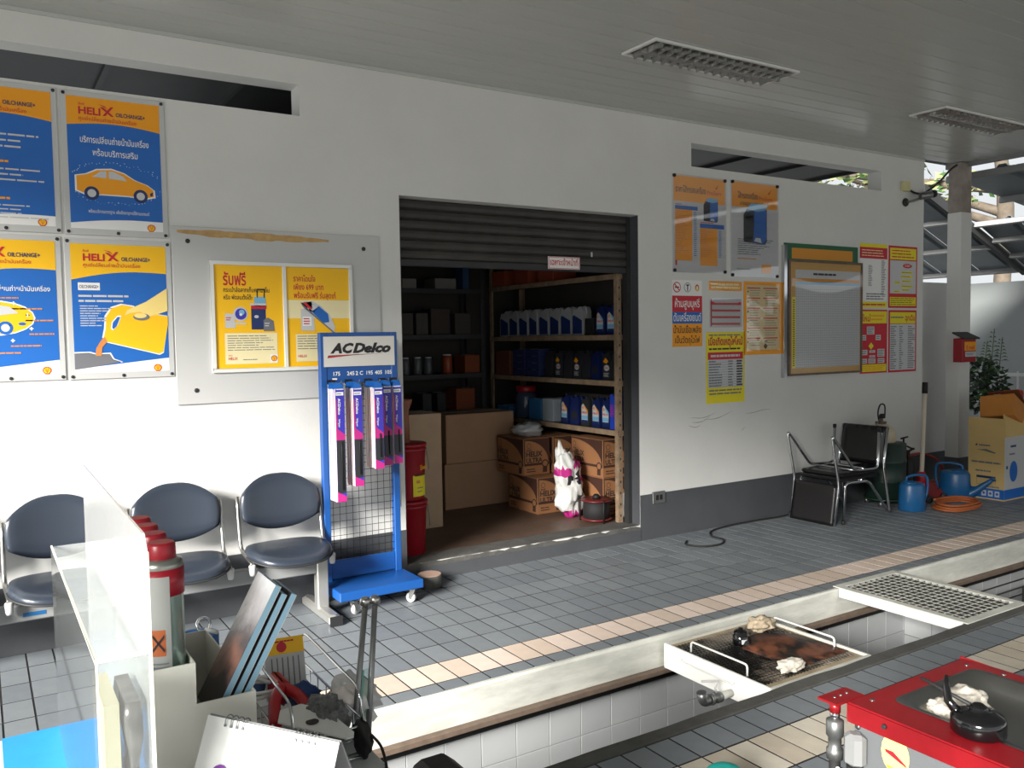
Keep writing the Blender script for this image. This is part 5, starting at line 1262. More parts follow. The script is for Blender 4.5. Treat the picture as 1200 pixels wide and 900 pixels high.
# top plate with an opening for the basin
BX0, BX1, BY0, BY1 = 1.765, 2.088, 0.60, 1.155
b = MB()
xsR, ysR = [RX0, BX0, BX1, RX1], [RY0, BY0, BY1, RY1]
tp = MB(); tid = {}
def tv(i, k, z):
    if (i, k, z) not in tid: tid[(i, k, z)] = len(tp.v); tp.v.append(Vector((xsR[i], ysR[k], z)))
    return tid[(i, k, z)]
for i in range(3):
    for k in range(3):
        if (i, k) == (1, 1): continue
        tp.f.append([tv(i, k, RZ), tv(i+1, k, RZ), tv(i+1, k+1, RZ), tv(i, k+1, RZ)]); tp.m.append(0); tp.smf.append(False)
for k in range(3):
    for i, sgn in ((0, 1), (3, -1)): tp.f.append([tv(i, k, RZ), tv(i, k+1, RZ), tv(i, k+1, RZ-0.045), tv(i, k, RZ-0.045)]); tp.m.append(0); tp.smf.append(False)
    for j in (0, 3): tp.f.append([tv(k, j, RZ), tv(k+1, j, RZ), tv(k+1, j, RZ-0.045), tv(k, j, RZ-0.045)]); tp.m.append(0); tp.smf.append(False)
tp.build('top', m_red, t, bevel=0.004, seg=2)
def rr(x0, x1, y0, y1, r, z, n=5):
    out = []
    for cx, cy, a0 in ((x1-r, y1-r, 0), (x0+r, y1-r, PI/2), (x0+r, y0+r, PI), (x1-r, y0+r, 1.5*PI)):
        for k in range(n+1): a = a0+PI/2*k/n; out.append((cx+r*math.cos(a), cy+r*math.sin(a), z))
    return out
b = MB(); b.loft([rr(BX0-0.012, BX1+0.012, BY0-0.012, BY1+0.012, 0.03, RZ+0.0012), rr(BX0+0.004, BX1-0.004, BY0+0.004, BY1-0.004, 0.045, RZ+0.0005), rr(BX0+0.018, BX1-0.018, BY0+0.018, BY1-0.018, 0.05, RZ-0.028), rr(BX0+0.04, BX1-0.04, BY0+0.04, BY1-0.04, 0.05, RZ-0.04), rr(BX0+0.12, BX1-0.12, BY0+0.12, BY1-0.12, 0.02, RZ-0.042)], True, False, True, m_steel, True)
b.build('basin', mat('basin_steel', (150, 150, 148), 0.28, 1.0, var=0.2, vscale=7), t)
for x, y in ((1.93, 1.185), (2.10, 1.185), (2.115, 1.10), (1.72, 1.19)): MB().lathe([(0.006, 0), (0.006, 0.0015), (0.003, 0.003)], c=(x, y, RZ), n=8).build('rivet', m_steel, t)
MB().box(RX0+0.012, RX1-0.01, RY0, RY1-0.015, 0.12, RZ-0.045).build('cabinet', mat('cart_grey', (104, 108, 110), 0.5, 0.1), t)
for x in (RX0+0.06, RX1-0.06):
    for y in (RY0+0.06, RY1-0.07): MB().lathe([(0.02, -0.012), (0.055, -0.012), (0.06, -0.008), (0.06, 0.008), (0.055, 0.012), (0.02, 0.012)], n=16, mtx=Matrix.Translation((x, y, 0.06)) @ Matrix.Rotation(PI/2, 4, 'Y')).build('wheel', m_blackrub, t)
MB().box(RX0-0.03, RX0+0.07, 1.222, 1.275, RZ-0.006, RZ-0.001).build('bracket', m_red, t)
for k in range(3): MB().lathe([(0.004, 0), (0.004, 0.002)], c=(RX0+0.0+k*0.022, 1.25, RZ-0.001), n=8).build('bracket_screw', m_steel, t)
for q in ((RX0-0.005, 1.10),): MB().lathe([(0.006, 0), (0.005, 0.006)], n=8, mtx=Matrix.Translation((RX0-0.001, 1.12, RZ-0.02)) @ Matrix.Rotation(-PI/2, 4, 'Y')).build('bolt', m_dark, t)
# coupling hanging under the bracket
c = (RX0-0.008, 1.243, 0)
f = MB().lathe([(0.013, RZ-0.03), (0.013, RZ-0.006)], c=c, n=12).build('coupling_neck', m_red, t)
for nm, pr_, m in (('coupling', [(0.010, RZ-0.045), (0.020, RZ-0.05), (0.020, RZ-0.085), (0.015, RZ-0.09), (0.015, RZ-0.115), (0.019, RZ-0.118), (0.019, RZ-0.14)][::-1], m_zinc), ('collar', [(0.011, RZ-0.046), (0.011, RZ-0.029)], m_chrome), ('hose_end', [(0.013, RZ-0.30), (0.013, RZ-0.14)], m_blackrub)):
    o = MB().lathe(pr_, c=c, n=14).build(nm, m, t); o.parent = f
MB().rbox(RX0-0.028, RX0+0.012, 1.165, 1.213, RZ-0.135, RZ-0.06, 0.012).build('junction_box', m_grey, t)
MB().lathe([(0.018, RZ-0.30), (0.018, RZ-0.136)], c=(RX0-0.008, 1.19, 0), n=14).build('black_sleeve', m_blackrub, t)
b = MB()
for z in (RZ-0.16, RZ-0.185, RZ-0.21): b.rbox(RX0-0.03, RX0-0.022, 1.217, 1.225, z, z+0.012, 0.002)
stuff(b.build('indicator_marks', m_paper, t))
p = Print((RX0+0.0115, 1.2, 0.42), u=(0, -1, 0), n=(-1, 0, 0), step=0.0005)
p.disc(0.098, 0.250, 0.034, mat('sticker_pale', (240, 222, 130), 0.5), 1, rb=0.046)
p.shape([(0.073, 0.254), (0.093, 0.255), (0.124, 0.236), (0.126, 0.231), (0.098, 0.240), (0.075, 0.248)], m_pred, 2); p.lines(0.078, 0.12, 0.212, 0.222, 1, m_oran, 2, seed=2)
p.text('OIL REFILL', 0.175, 0.268, 0.014, m_pgrey, 2, width=0.055, off=0.01); p.text('(10 BAR MAX)', 0.175, 0.252, 0.012, m_pgrey, 2, width=0.055, off=0.01)
p.arc(0.195, 0.185, 0.042, 0.055, 0.35, PI+0.3, m_plblue, 2); p.disc(0.195, 0.185, 0.040, m_plg, 1)
p.build('print', None, t)
MB().lathe([(0.024, 0), (0.024, 0.016), (0.018, 0.02)], n=14, mtx=Matrix.Translation((RX0+0.0115, 1.005, 0.605)) @ Matrix.Rotation(-PI/2, 4, 'Y')).build('knob', m_black, t)
for y, z in ((1.195, RZ-0.052), (0.935, RZ-0.06)): MB().lathe([(0.007, 0), (0.007, 0.003), (0.004, 0.005)], n=10, mtx=Matrix.Translation((RX0+0.0115, y, z)) @ Matrix.Rotation(-PI/2, 4, 'Y')).build('panel_screw', m_steel, t)
# funnel-like black wrench head on the cart, and rags in the basin
c = (1.760, 0.966, RZ+0.0015)
t = thing('filter_wrench', 'black domed filter wrench with two handles on the red cart', 'wrench', c)
MB().lathe([(0.050, 0), (0.054, 0.004), (0.054, 0.032), (0.049, 0.040), (0.028, 0.047), (0.018, 0.049), (0.018, 0.056), (0.010, 0.062)], c=c, n=24).build('head', m_blackgl, t)
MB().tube([(1.743, 0.998, RZ+0.035), (1.744, 1.023, RZ+0.055), (1.753, 1.033, RZ+0.085), (1.763, 1.038, RZ+0.10)], [0.012, 0.009, 0.007, 0.004], 8).build('spike_handle', m_blackgl, t)
MB().tube([(1.763, 0.973, RZ+0.052), (1.763, 1.098, RZ+0.075)], [0.005, 0.003], 7).build('rod_handle', m_dark, t)
for i, (x, y, sx, sy, sz, sd, lab) in enumerate(((1.935, 1.092, 0.055, 0.042, 0.030, 3, 'large white cotton glove crumpled in the steel basin'), (1.895, 1.035, 0.042, 0.024, 0.020, 5, 'small white rag beside the black wrench in the basin'), (1.868, 1.105, 0.040, 0.032, 0.022, 11, 'flat grey white rag at the left end of the basin'))):
    z = RZ-0.0405
    o = lumpy((x, y, z+sz*0.72), (sx, sy, sz), sd, 0.3, 4, 2.2, flat=-sz*0.7).build('rag', m_cloth, at=(x, y, z)); tag(o, lab, 'rag')

# ================================================================ right hand corner: nested chairs, cans, jack, boxes
t = chairA = thing('vinyl_chair', 'black vinyl chair with chrome tube frame standing upright under its upturned twin', 'chair', (6.35, 4.705, 0), 'black vinyl chairs by the wall')
def side_path(y): return fillet([(-0.285, y, 0.012), (-0.262, y, 0.335), (-0.20, y, 0.345), (0.05, y, 0.335), (0.355, y, 0.012), (0.255, y, 0.44), (0.315, y, 0.775)], 0.055, 5)
for y in (-0.225, 0.225):
    b = MB(); b.tube(side_path(y), 0.0125, 9); o = b.build('side_frame', m_chrome, t, local=True)
    k = MB().lathe([(0.014, 0.0), (0.016, 0.004), (0.016, 0.03), (0.013, 0.033)], c=(-0.285, y, 0.0), n=10).build('foot_tip', m_black, t, local=True); k.parent = o
for x, z in ((-0.15, 0.343), (0.03, 0.338)): MB().tube([(x, -0.225, z), (x, 0.225, z)], 0.008, 7).build('cross_tube', m_chrome, t, local=True)
b = MB(); n = 8
def padrings(f): return [[Vector(f(u, v)) for u in range(1)] for v in range(1)]
MB().rbox(-0.30, 0.20, -0.21, 0.21, 0.352, 0.388, 0.018).build('seat_pad', m_bvinyl, t, local=True)
b = MB(); g = []
for k in range(13):
    q = k/12; z = 0.445+0.335*q; xx = 0.262+0.055*q
    row = []
    for i in range(15):
        u = -1+2*i/14
        rip = 0.012*math.sin(u*17+q*5)*max(0, q-0.72)*3.5
        e = min(1, (1-abs(u))*9)*min(1, min(q, 1-q)*9)
        row.append(Vector((xx-0.012-0.018*e**0.5+rip, u*0.213, z)))
    back = [Vector((xx+0.014, -1*(-1+2*i/14)*0.213, z)) for i in range(15)]
    g.append(row+back)
b.loft(g, True, True, True, m_bvinyl, True); b.build('back_pad', m_bvinyl, t, local=True)
chairB = dup(chairA, (6.262, 4.705, 0.778), 'black vinyl chair turned upside down on the upright one, legs in the air')
chairB.rotation_euler = (0, PI, 0)

t = thing('drum_dispenser', 'dark green drum on castors behind the black chairs', 'drum', (7.10, 4.79, 0))
MB().lathe([(0.165, 0.075), (0.175, 0.08), (0.175, 0.22), (0.18, 0.225), (0.18, 0.24), (0.175, 0.245), (0.175, 0.40), (0.18, 0.405), (0.18, 0.42), (0.175, 0.425), (0.175, 0.575), (0.165, 0.582), (0.03, 0.58)], c=(7.10, 4.79, 0), n=26).build('drum', m_dgreen, t)
MB().lathe([(0.19, 0.06), (0.19, 0.074)], c=(7.10, 4.79, 0), n=26).build('dolly', mat('dolly_green', (22, 58, 38), 0.5), t)
for a in (0.4, 1.97, 3.54, 5.1): MB().lathe([(0.01, -0.012), (0.03, -0.012), (0.03, 0.012), (0.01, 0.012)], n=12, mtx=Matrix.Translation((7.10+0.16*math.cos(a), 4.79+0.16*math.sin(a), 0.03)) @ Matrix.Rotation(PI/2, 4, 'X')).build('castor', m_zinc, t)
MB().tube([(7.235, 4.70, 0.578), (7.235, 4.70, 0.615)], 0.008, 6).build('tap_stem', m_black, t); MB().tube([(7.18, 4.69, 0.618), (7.31, 4.71, 0.622)], 0.009, 6).build('tap_handle', m_black, t)
t = thing('sprayer_tank', 'cream translucent sprayer tank standing on the green drum', 'sprayer', (7.08, 4.83, 0.582))
MB().lathe([(0.12, 0), (0.13, 0.01), (0.13, 0.09), (0.11, 0.135), (0.06, 0.165), (0.045, 0.17)], c=(7.08, 4.83, 0.582), n=24).build('tank', m_tank, t)
MB().lathe([(0.045, 0.17), (0.05, 0.175), (0.05, 0.19), (0.02, 0.195), (0.02, 0.22)], c=(7.08, 4.83, 0.582), n=16).build('cap', m_rust, t)
MB().lathe([(0.022, 0.22), (0.028, 0.225), (0.028, 0.25), (0.016, 0.262)], c=(7.10, 4.83, 0.582), n=12).build('pump_knob', m_black, t)
MB().tube(bez([(7.05, 4.83, 0.775), (7.035, 4.83, 0.86), (7.07, 4.83, 0.93), (7.12, 4.82, 0.92), (7.125, 4.82, 0.83)], 5), 0.007, 6).build('pump_hose', m_blackrub, t)
MB().tube(bez([(6.955, 4.80, 0.66), (6.95, 4.79, 0.74), (7.00, 4.79, 0.80), (7.04, 4.81, 0.765)], 5), 0.005, 6).build('wire_handle', m_zinc, t)
t = thing('fire_extinguisher', 'black fire extinguisher standing against the dark skirting', 'extinguisher', (7.60, 4.90, 0))
MB().lathe([(0.06, 0), (0.066, 0.006), (0.066, 0.33), (0.05, 0.37), (0.022, 0.39), (0.022, 0.41)], c=(7.60, 4.90, 0), n=20).build('cylinder', m_black, t)
MB().tbox(Matrix.Translation((7.60, 4.90, 0.43)), 0.05, 0.04, 0.045).build('valve', m_blackrub, t, bevel=0.006)
for z, a in ((0.45, -0.25), (0.475, 0.35)): MB().tbox(Matrix.Translation((7.635, 4.89, z)) @ Matrix.Rotation(a, 4, 'Y'), 0.12, 0.018, 0.012).build('lever', m_black, t)
MB().tube(bez([(7.575, 4.87, 0.44), (7.53, 4.85, 0.42), (7.525, 4.84, 0.30), (7.53, 4.85, 0.18)], 5), 0.010, 7).build('hose', m_blackrub, t)

def watering_can(x, y, rz, label, spout=True):
    t = thing('watering_can' if spout else 'water_jug', label, 'watering can' if spout else 'jug', (x, y, 0), None, rz)
    MB().lathe([(0.130, 0), (0.138, 0.008), (0.134, 0.14), (0.128, 0.235), (0.118, 0.255), (0.10, 0.262)], n=26, sx=1.0, sy=0.82).build('body', m_plblue, t, local=True)
    MB().lathe([(0.062, 0.25), (0.066, 0.256), (0.066, 0.272), (0.058, 0.272), (0.055, 0.258)], n=18, c=(0.03, 0, 0)).build('filler_ring', m_plblue, t, local=True)
    MB().tube(fillet([(0.06, 0, 0.262), (0.065, 0, 0.315), (-0.03, 0, 0.335), (-0.165, 0, 0.325), (-0.168, 0, 0.18), (-0.13, 0, 0.06)], 0.05, 5), 0.0125, 8).build('handle', m_plblue, t, local=True)
    if spout:
        pts = bez([(0.11, 0, 0.04), (0.17, 0, 0.075), (0.24, 0, 0.135), (0.31, 0, 0.195)], 4)
        MB().tube(pts, [0.048-0.030*i/(len(pts)-1) for i in range(len(pts))], 12).build('spout', m_plblue, t, local=True)
        MB().lathe([(0.018, 0), (0.026, 0.025), (0.022, 0.028)], n=12, mtx=Matrix.Translation((0.308, 0, 0.193)) @ Matrix.Rotation(0.86, 4, 'Y')).build('rose', m_plblue, t, local=True)
    return t
watering_can(7.91, 4.60, -1.15, 'blue watering can with its spout pointing at the cream carton')
j_ = watering_can(7.06, 4.50, 2.68, 'round blue water jug with a hoop handle beside the chair leg', False)
j_.scale = (0.88, 0.88, 0.95)
# trolley jack
t = thing('trolley_jack', 'red trolley jack with long pale handle leaning up the wall', 'jack', (7.62, 4.66, 0))
b = MB()
for y in (4.60, 4.71): MB().prism([(7.42, y, 0.04), (7.42, y, 0.13), (7.52, y, 0.20), (7.58, y, 0.12), (7.74, y, 0.07), (7.74, y, 0.035)], (0, 0.012, 0)).build('side_plate', mat('jack_red', (128, 30, 30), 0.45, var=0.35), t)
for x in (7.46, 7.70):
    for y in (4.585, 4.735): MB().lathe([(0.012, -0.012), (0.036, -0.012), (0.036, 0.012), (0.012, 0.012)], c=(0, 0, 0), n=14, mtx=Matrix.Translation((x, y, 0.037)) @ Matrix.Rotation(PI/2, 4, 'X')).build('wheel', m_dark, t)
MB().prism([(7.55, 4.625, 0.09), (7.62, 4.625, 0.15), (7.72, 4.625, 0.10), (7.74, 4.625, 0.075)], (0, 0.075, 0)).build('lift_arm', mat('jack_red', (128, 30, 30)), t)
MB().lathe([(0.035, 0), (0.042, 0.006), (0.042, 0.02)], c=(7.68, 4.66, 0.10), n=14).build('saddle', m_dark, t)
MB().lathe([(0.045, 0.13), (0.042, 0.25), (0.03, 0.29)], c=(7.458, 4.66, 0), n=14).build('handle_socket', m_bred, t)
MB().tube([(7.457, 4.66, 0.24), (7.48, 4.66, 0.65), (7.512, 4.67, 1.04)], 0.021, 10).build('handle', mat('handle_cream', (206, 194, 178), 0.5), t)
MB().tube([(7.511, 4.67, 1.02), (7.519, 4.672, 1.125)], 0.026, 10).build('grip', m_black, t)
b = MB(); pts = []
for i in range(90):
    a = 2*PI*i/30+2.2; r = 0.245+0.02*math.sin(a*0.7)-0.006*(i//30)
    pts.append((7.45+r*0.98*math.cos(a), 4.31+r*0.66*math.sin(a), 0.014+0.024*(i/30)*0.75+0.004*math.sin(3*a)))
pts = [(7.21, 4.36, 0.014), (7.23, 4.33, 0.014)]+pts
o = MB().tube(bez(pts, 2), 0.0115, 8).build('garden_hose', m_hose, at=(7.5, 4.33, 0)); tag(o, 'orange hose coiled flat on the tiles before the watering can', 'hose')
o = MB().tube(bez([(7.50, 4.99, 0.012), (7.52, 4.99, 0.20), (7.62, 4.98, 0.33), (7.80, 4.97, 0.385), (8.02, 4.97, 0.37), (8.22, 4.95, 0.28), (8.30, 4.93, 0.12), (8.31, 4.90, 0.012)], 6), 0.012, 8).build('red_hose', m_rhose, at=(7.9, 4.97, 0)); tag(o, 'dull red hose arching along the dark skirting', 'hose')
o = MB().rbox(7.86, 8.12, 4.755, 4.885, 0, 0.13, 0.012).build('trough', mat('terracotta', (128, 66, 46), 0.8, var=0.2), at=(7.99, 4.79, 0)); tag(o, 'low brown trough on the tiles behind the watering can', 'trough')
# cream carton with printed sides and raised flap
m_cream_c = mat('carton_cream', (214, 184, 122), 0.8, var=0.06)
t = thing('printed_carton', 'cream carton with blue print and raised front flap', 'box', (8.3, 4.4, 0))
cx0, cx1, cy0, cy1, ch = 8.075, 8.66, 4.225, 4.565, 0.60
for nm, q in (('left_wall', (cx0, cx0+0.006, cy0, cy1)), ('front_wall', (cx0+0.006, cx1, cy0, cy0+0.006)), ('right_wall', (cx1-0.006, cx1, cy0+0.006, cy1)), ('back_wall', (cx0+0.006, cx1-0.006, cy1-0.006, cy1))): MB().box(q[0], q[1], q[2], q[3], 0.0, ch).build(nm, m_cream_c, t)
MB().box(cx0+0.006, cx1-0.006, cy0+0.006, cy1-0.006, 0.0, 0.006).build('bottom', m_cream_c, t)
MB().prism([(cx0, cy1, ch), (cx0, cy0-0.005, ch), (cx0-0.012, cy0-0.005, ch+0.175), (cx0-0.012, cy1, ch+0.175)], (0.005, 0, 0)).build('flap', m_cream_c, t)
MB().prism([(cx0+0.02, cy0, ch), (cx1, cy0, ch), (cx1-0.02, cy0+0.10, ch+0.20), (cx0+0.16, cy0+0.10, ch+0.20)], (0, 0.005, 0)).build('flap', m_cream_c, t)
p = Print((cx0-0.0006, cy1, 0), u=(0, -1, 0), n=(-1, 0, 0), step=0.0005); w = cy1-cy0
p.rect(0, 0.012, w, 0.105, m_pblue, 1)
for k in range(3): p.rect(0.13+k*0.062, 0.03, 0.175+k*0.062, 0.085, m_plg, 2); p.disc(0.152+k*0.062, 0.058, 0.012, m_pblue, 3)
p.shape([(0.06, 0.505), (0.085, 0.53), (0.085, 0.505)], m_pnavy, 1); p.lines(0.10, 0.21, 0.50, 0.525, 1, m_pgrey, 1, fill=0.6, seed=3, rag=0.05)
p.shape([(0.08, 0.465), (0.15, 0.46), (0.25, 0.44), (0.26, 0.45), (0.17, 0.478)], m_pgrey, 1); p.lines(0.03, 0.31, 0.335, 0.365, 1, m_pgrey, 1, fill=0.55, seed=5, rag=0.02); p.lines(0.07, 0.25, 0.255, 0.28, 1, m_pgrey, 1, fill=0.6, seed=6)
p.rect(0.08, 0.20, 0.26, 0.222, m_pnavy, 1)
for q in ((0.08, 0.14, 0.083, 0.20), (0.257, 0.14, 0.26, 0.20), (0.08, 0.138, 0.26, 0.141)): p.rect(*q, m_pgrey, 1)
p.lines(0.17, 0.30, 0.112, 0.132, 1, m_pgrey, 1, fill=0.7, seed=8)
p.build('print', None, t)
p = Print((cx0, cy0-0.0006, 0), step=0.0005); p.rect(0.0, 0.012, cx1-cx0, 0.105, m_pblue, 1); p.rect(0, 0.105, cx1-cx0, ch, m_lgrey, 0)
p.disc(0.16, 0.27, 0.07, m_pblue, 1, rb=0.10); p.rect(0.10, 0.50, 0.20, 0.52, m_pnavy, 1); p.rect(0.08, 0.43, 0.18, 0.445, m_pgrey, 1); p.rect(0.03, 0.30, 0.06, 0.33, m_pnavy, 1); p.build('print', None, t)
t = thing('tan_carton', 'open orange brown carton tipped over on top of the cream carton', 'box', (8.42, 4.5, 0.60))
Mx = Matrix.Translation((8.46, 4.44, 0.80)) @ Matrix.Rotation(0.15, 4, 'Z') @ Matrix.Rotation(0.42, 4, 'Y') @ Matrix.Rotation(-0.15, 4, 'X')
m_tan = mat('carton_tan', (198, 130, 58), 0.8, var=0.1)
MB().tbox(Mx, 0.40, 0.30, 0.22).build('carton', m_tan, t, bevel=0.004)
MB().tbox(Mx @ Matrix.Translation((0.0, 0, 0.112)), 0.402, 0.06, 0.002).build('tape', m_lgrey, t)
MB().tbox(Mx @ Matrix.Translation((0.1, 0.0, 0.165)) @ Matrix.Rotation(0.3, 4, 'Y'), 0.30, 0.28, 0.006).build('flap', mat('carton_rust', (132, 74, 44), 0.8), t)
# cable along the skirting
o = MB().tube(bez([(4.60, 4.80, 0.008), (4.52, 4.72, 0.008), (4.58, 4.60, 0.008), (4.74, 4.58, 0.008), (4.86, 4.67, 0.008), (4.87, 4.80, 0.008), (5.00, 4.93, 0.008), (5.25, 4.985, 0.008), (5.6, 4.99, 0.008), (5.85, 4.975, 0.008), (6.02, 4.99, 0.008), (6.20, 5.00, 0.008)], 6), 0.0075, 8).build('power_cable', m_blackrub, at=(5.2, 4.9, 0)); tag(o, 'black cable looping on the tiles along the dark skirting', 'cable')

# pillar, downpipe, box and camera
t = root('trim_pillar', (8.62, 4.97, 0))
px0, px1, py0, py1 = 8.48, 8.665, 4.90, 5.045
MB().box(px0, px1, py0, py1, 0, 0.30).build('dark_base', m_dado, t); MB().box(px0, px1, py0, py1, 0.30, 2.80).build('shaft', m_wall, t); MB().box(px0+0.004, px1-0.004, py0+0.004, py1-0.004, 2.80, 3.30).build('raw_top', m_pillar, t)
o = struct(MB().tube([(8.715, 4.99, 0.0), (8.715, 4.99, 3.28)], 0.038, 14).build('trim_downpipe', m_lgrey))
t = thing('letter_box', 'red metal letter box with sloping grey lid fixed to the white pillar', 'letter box', (8.48, 4.86, 1.29))
MB().box(8.355, 8.60, 4.80, 4.898, 1.285, 1.525).build('box', mat('letterbox_red', (150, 22, 30), 0.4), t, bevel=0.004)
MB().prism([(8.34, 4.77, 1.515), (8.34, 4.90, 1.575), (8.34, 4.90, 1.59), (8.34, 4.77, 1.53)], (0.275, 0, 0)).build('lid', m_dark, t)
p = Print((8.345, 4.7995, 1.285)); p.rect(0.045, 0.115, 0.25, 0.205, m_oran, 1); p.rect(0.06, 0.055, 0.25, 0.105, m_plg, 1); p.text('E mail', 0.08, 0.13, 0.055, m_pred, 2, width=0.14, off=0.015); p.lines(0.075, 0.235, 0.065, 0.095, 2, m_pgrey, 2, seed=3); p.build('print', None, t)
t = thing('security_camera', 'small grey security camera at the upper end of the wall', 'camera', (7.80, YW, 2.92))
MB().lathe([(0.028, 0), (0.034, 0.004), (0.034, 0.12), (0.028, 0.124)], n=16, mtx=Matrix.Translation((7.80, 4.92, 2.905)) @ Matrix.Rotation(1.35, 4, 'Y') @ Matrix.Rotation(0.5, 4, 'X')).build('camera_body', m_zinc, t)
MB().lathe([(0.03, 0), (0.036, 0.01), (0.036, 0.035)], n=16, mtx=Matrix.Translation((7.92, 4.87, 2.93)) @ Matrix.Rotation(1.35, 4, 'Y')).build('lens_hood', m_dark, t)
MB().lathe([(0.035, -0.012), (0.042, 0.0), (0.035, 0.012)], n=14, mtx=Matrix.Translation((7.73, YW-0.013, 2.86)) @ Matrix.Rotation(PI/2, 4, 'X')).build('mount', m_dark, t)
MB().tube([(7.73, YW-0.02, 2.86), (7.76, 4.96, 2.87), (7.81, 4.92, 2.89)], 0.012, 8).build('arm', m_zinc, t)
t = thing('junction_box', 'cream junction box on the wall above the camera', 'junction box', (7.71, YW, 2.97))
MB().box(7.665, 7.755, YW-0.05, YW-0.001, 2.965, 3.055).build('box', mat('box_cream', (206, 200, 150), 0.6), t, bevel=0.004)
o = MB().tube(bez([(7.755, YW-0.02, 2.99), (7.86, 5.0, 2.955), (8.0, 5.0, 2.97), (8.2, 4.98, 3.08), (8.36, 4.95, 3.22), (8.44, 4.93, 3.27)], 6), 0.010, 7).build('camera_cable', m_black, at=(7.9, 5.0, 2.97)); tag(o, 'black cable sagging between the camera and the pillar top', 'cable')

# beyond the wall: low wall, boundary, carport roofs, fence, plants, tree
struct(MB().box(8.05, 9.2, 5.30, 5.42, 0.30, 2.12).build('wall_low', m_wall)); struct(MB().box(8.05, 9.2, 5.29, 5.42, 0, 0.30).build('baseboard_low', m_dado))
struct(MB().box(11.9, 12.1, -12, 14, 0, 2.26).build('wall_boundary', m_outwall))
def sheet_roof(name, P0, U, V, nu, label):
    """ribbed metal sheets: U runs along the ribs, V across them"""
    t = thing(name, label, 'roof', P0, 'sheet metal roofs beyond the pillar'); P0, U, V = Vector(P0), Vector(U), Vector(V); N = U.cross(V).normalized()
    if N.z < 0: N = -N
    for i in range(nu):
        a, b_ = P0+V*(i/nu), P0+V*((i+0.985)/nu); d = (b_-a)
        pr = [a, a+d*0.10+N*0.0, a+d*0.14+N*0.03, a+d*0.22+N*0.03, a+d*0.26, b_, b_+N*0.003, a+d*0.26+N*0.003, a+d*0.23+N*0.034, a+d*0.13+N*0.034, a+d*0.09+N*0.003, a+N*0.003]
        MB().loft([pr, [q+U for q in pr]], True, True, True, m_roof, False).build('roof_sheet', m_roof, t)
    for k in (0.0, 0.33, 0.66, 0.97):
        c0 = P0+U*k-N*0.03
        MB().prism([c0-N*0.035, c0+N*0.028, c0+N*0.028+U.normalized()*0.04, c0-N*0.035+U.normalized()*0.04], V).build('purlin', m_purlin, t)
    return t
sheet_roof('carport_roof', (9.57, 6.0, 3.28), (2.25, 0, -0.87), (0, 6.5, 0), 12, 'grey sheet roof sloping down to the boundary wall')
o = MB().prism([(9.55, 5.96, 3.22), (11.85, 5.96, 2.33), (11.85, 5.96, 2.45), (9.55, 5.96, 3.34)], (0, 0.05, 0)).build('gable_trim', m_dark); o.parent = [q for q in D.objects if q.name == 'carport_roof'][0]; o.location = -Vector((9.57, 6.0, 3.28))
sheet_roof('carport_roof', (10.6, 3.5, 2.95), (1.25, 0, -0.53), (0, 2.45, 0), 5, 'lower grey sheet roof right of the pillar before the boundary wall')
sheet_roof('canopy_roof', (8.70, -6.0, 3.22), (3.15, 0, -0.40), (0, 11.2, 0), 16, 'grey sheet canopy beside the ceiling edge')  # extended out of view to cut sky light from the right
for y in (9.0, 12.2): 
    t = thing('roof_post', 'grey steel post under the far sheet roof, %s' % ('near one' if y < 10 else 'far one'), 'post', (11.6, y, 0), 'posts under the far roof'); MB().box(11.56, 11.64, y-0.04, y+0.04, 0, 2.42).build('shaft', m_purlin, t)
t = thing('metal_fence', 'pale grey metal fence before the boundary wall', 'fence', (10.7, 5.3, 0))
for z in (0.35, 0.72, 1.06): MB().box(10.68, 10.72, 3.6, 6.4, z-0.02, z+0.02).build('rail', m_lgrey, t)
for k in range(13): y = 3.65+k*0.225; MB().box(10.685, 10.715, y-0.012, y+0.012, 0.02, 1.10).build('picket', m_lgrey, t)
for k in (3.6, 5.0, 6.4): MB().box(10.67, 10.73, k-0.03, k+0.03, 0, 1.14).build('post', m_grey, t)
o = MB().rbox(10.55, 10.66, 5.36, 5.60, 0.74, 0.88, 0.02).build('red_tub', mat('tub_red', (204, 70, 52), 0.5), at=(10.6, 5.48, 0.74)); tag(o, 'small red tub hung on the fence rail', 'tub')
o.location = (10.6, 5.48, 0.74)
def leaves(c, s, n, size, m, seed, droop=0.0):
    rd = random.Random(seed); b = MB(); ms = m
    for i in range(n):
        while True:
            p = Vector((rd.uniform(-1, 1), rd.uniform(-1, 1), rd.uniform(-1, 1)))
            if 0.15 < p.length < 1: break
        q = Vector((p.x*s[0], p.y*s[1], p.z*s[2]-droop*p.length))+Vector(c)
        L = size*rd.uniform(0.6, 1.3); d = Vector((rd.gauss(0, 1), rd.gauss(0, 1), rd.gauss(0, 0.5)-0.3)).normalized(); sd = d.orthogonal().normalized()*L*0.28
        up = d.cross(sd).normalized()*L*0.06
        b.add([q, q+d*L*0.5+sd+up, q+d*L, q+d*L*0.5-sd+up], [(0, 1, 2, 3)], rd.choice(ms))
    return b
t = thing('garden_shrub', 'dark leafy shrub in a pot behind the white pillar', 'shrub', (9.85, 5.33, 0))
MB().lathe([(0.14, 0), (0.19, 0.28), (0.20, 0.30), (0.17, 0.30)], c=(9.85, 5.33, 0), n=18).build('pot', mat('terracotta', (128, 66, 46)), t)
MB().tube(bez([(9.85, 5.33, 0.28), (9.87, 5.33, 0.7), (9.84, 5.36, 1.05), (9.88, 5.34, 1.3)], 4), [0.025-0.0014*i for i in range(13)], 7).build('stem', m_bark, t)
stuff(leaves((9.84, 5.40, 0.98), (0.22, 0.25, 0.36), 620, 0.08, [m_leafd, m_leafd, m_leaf], 3).build('foliage', None, t))
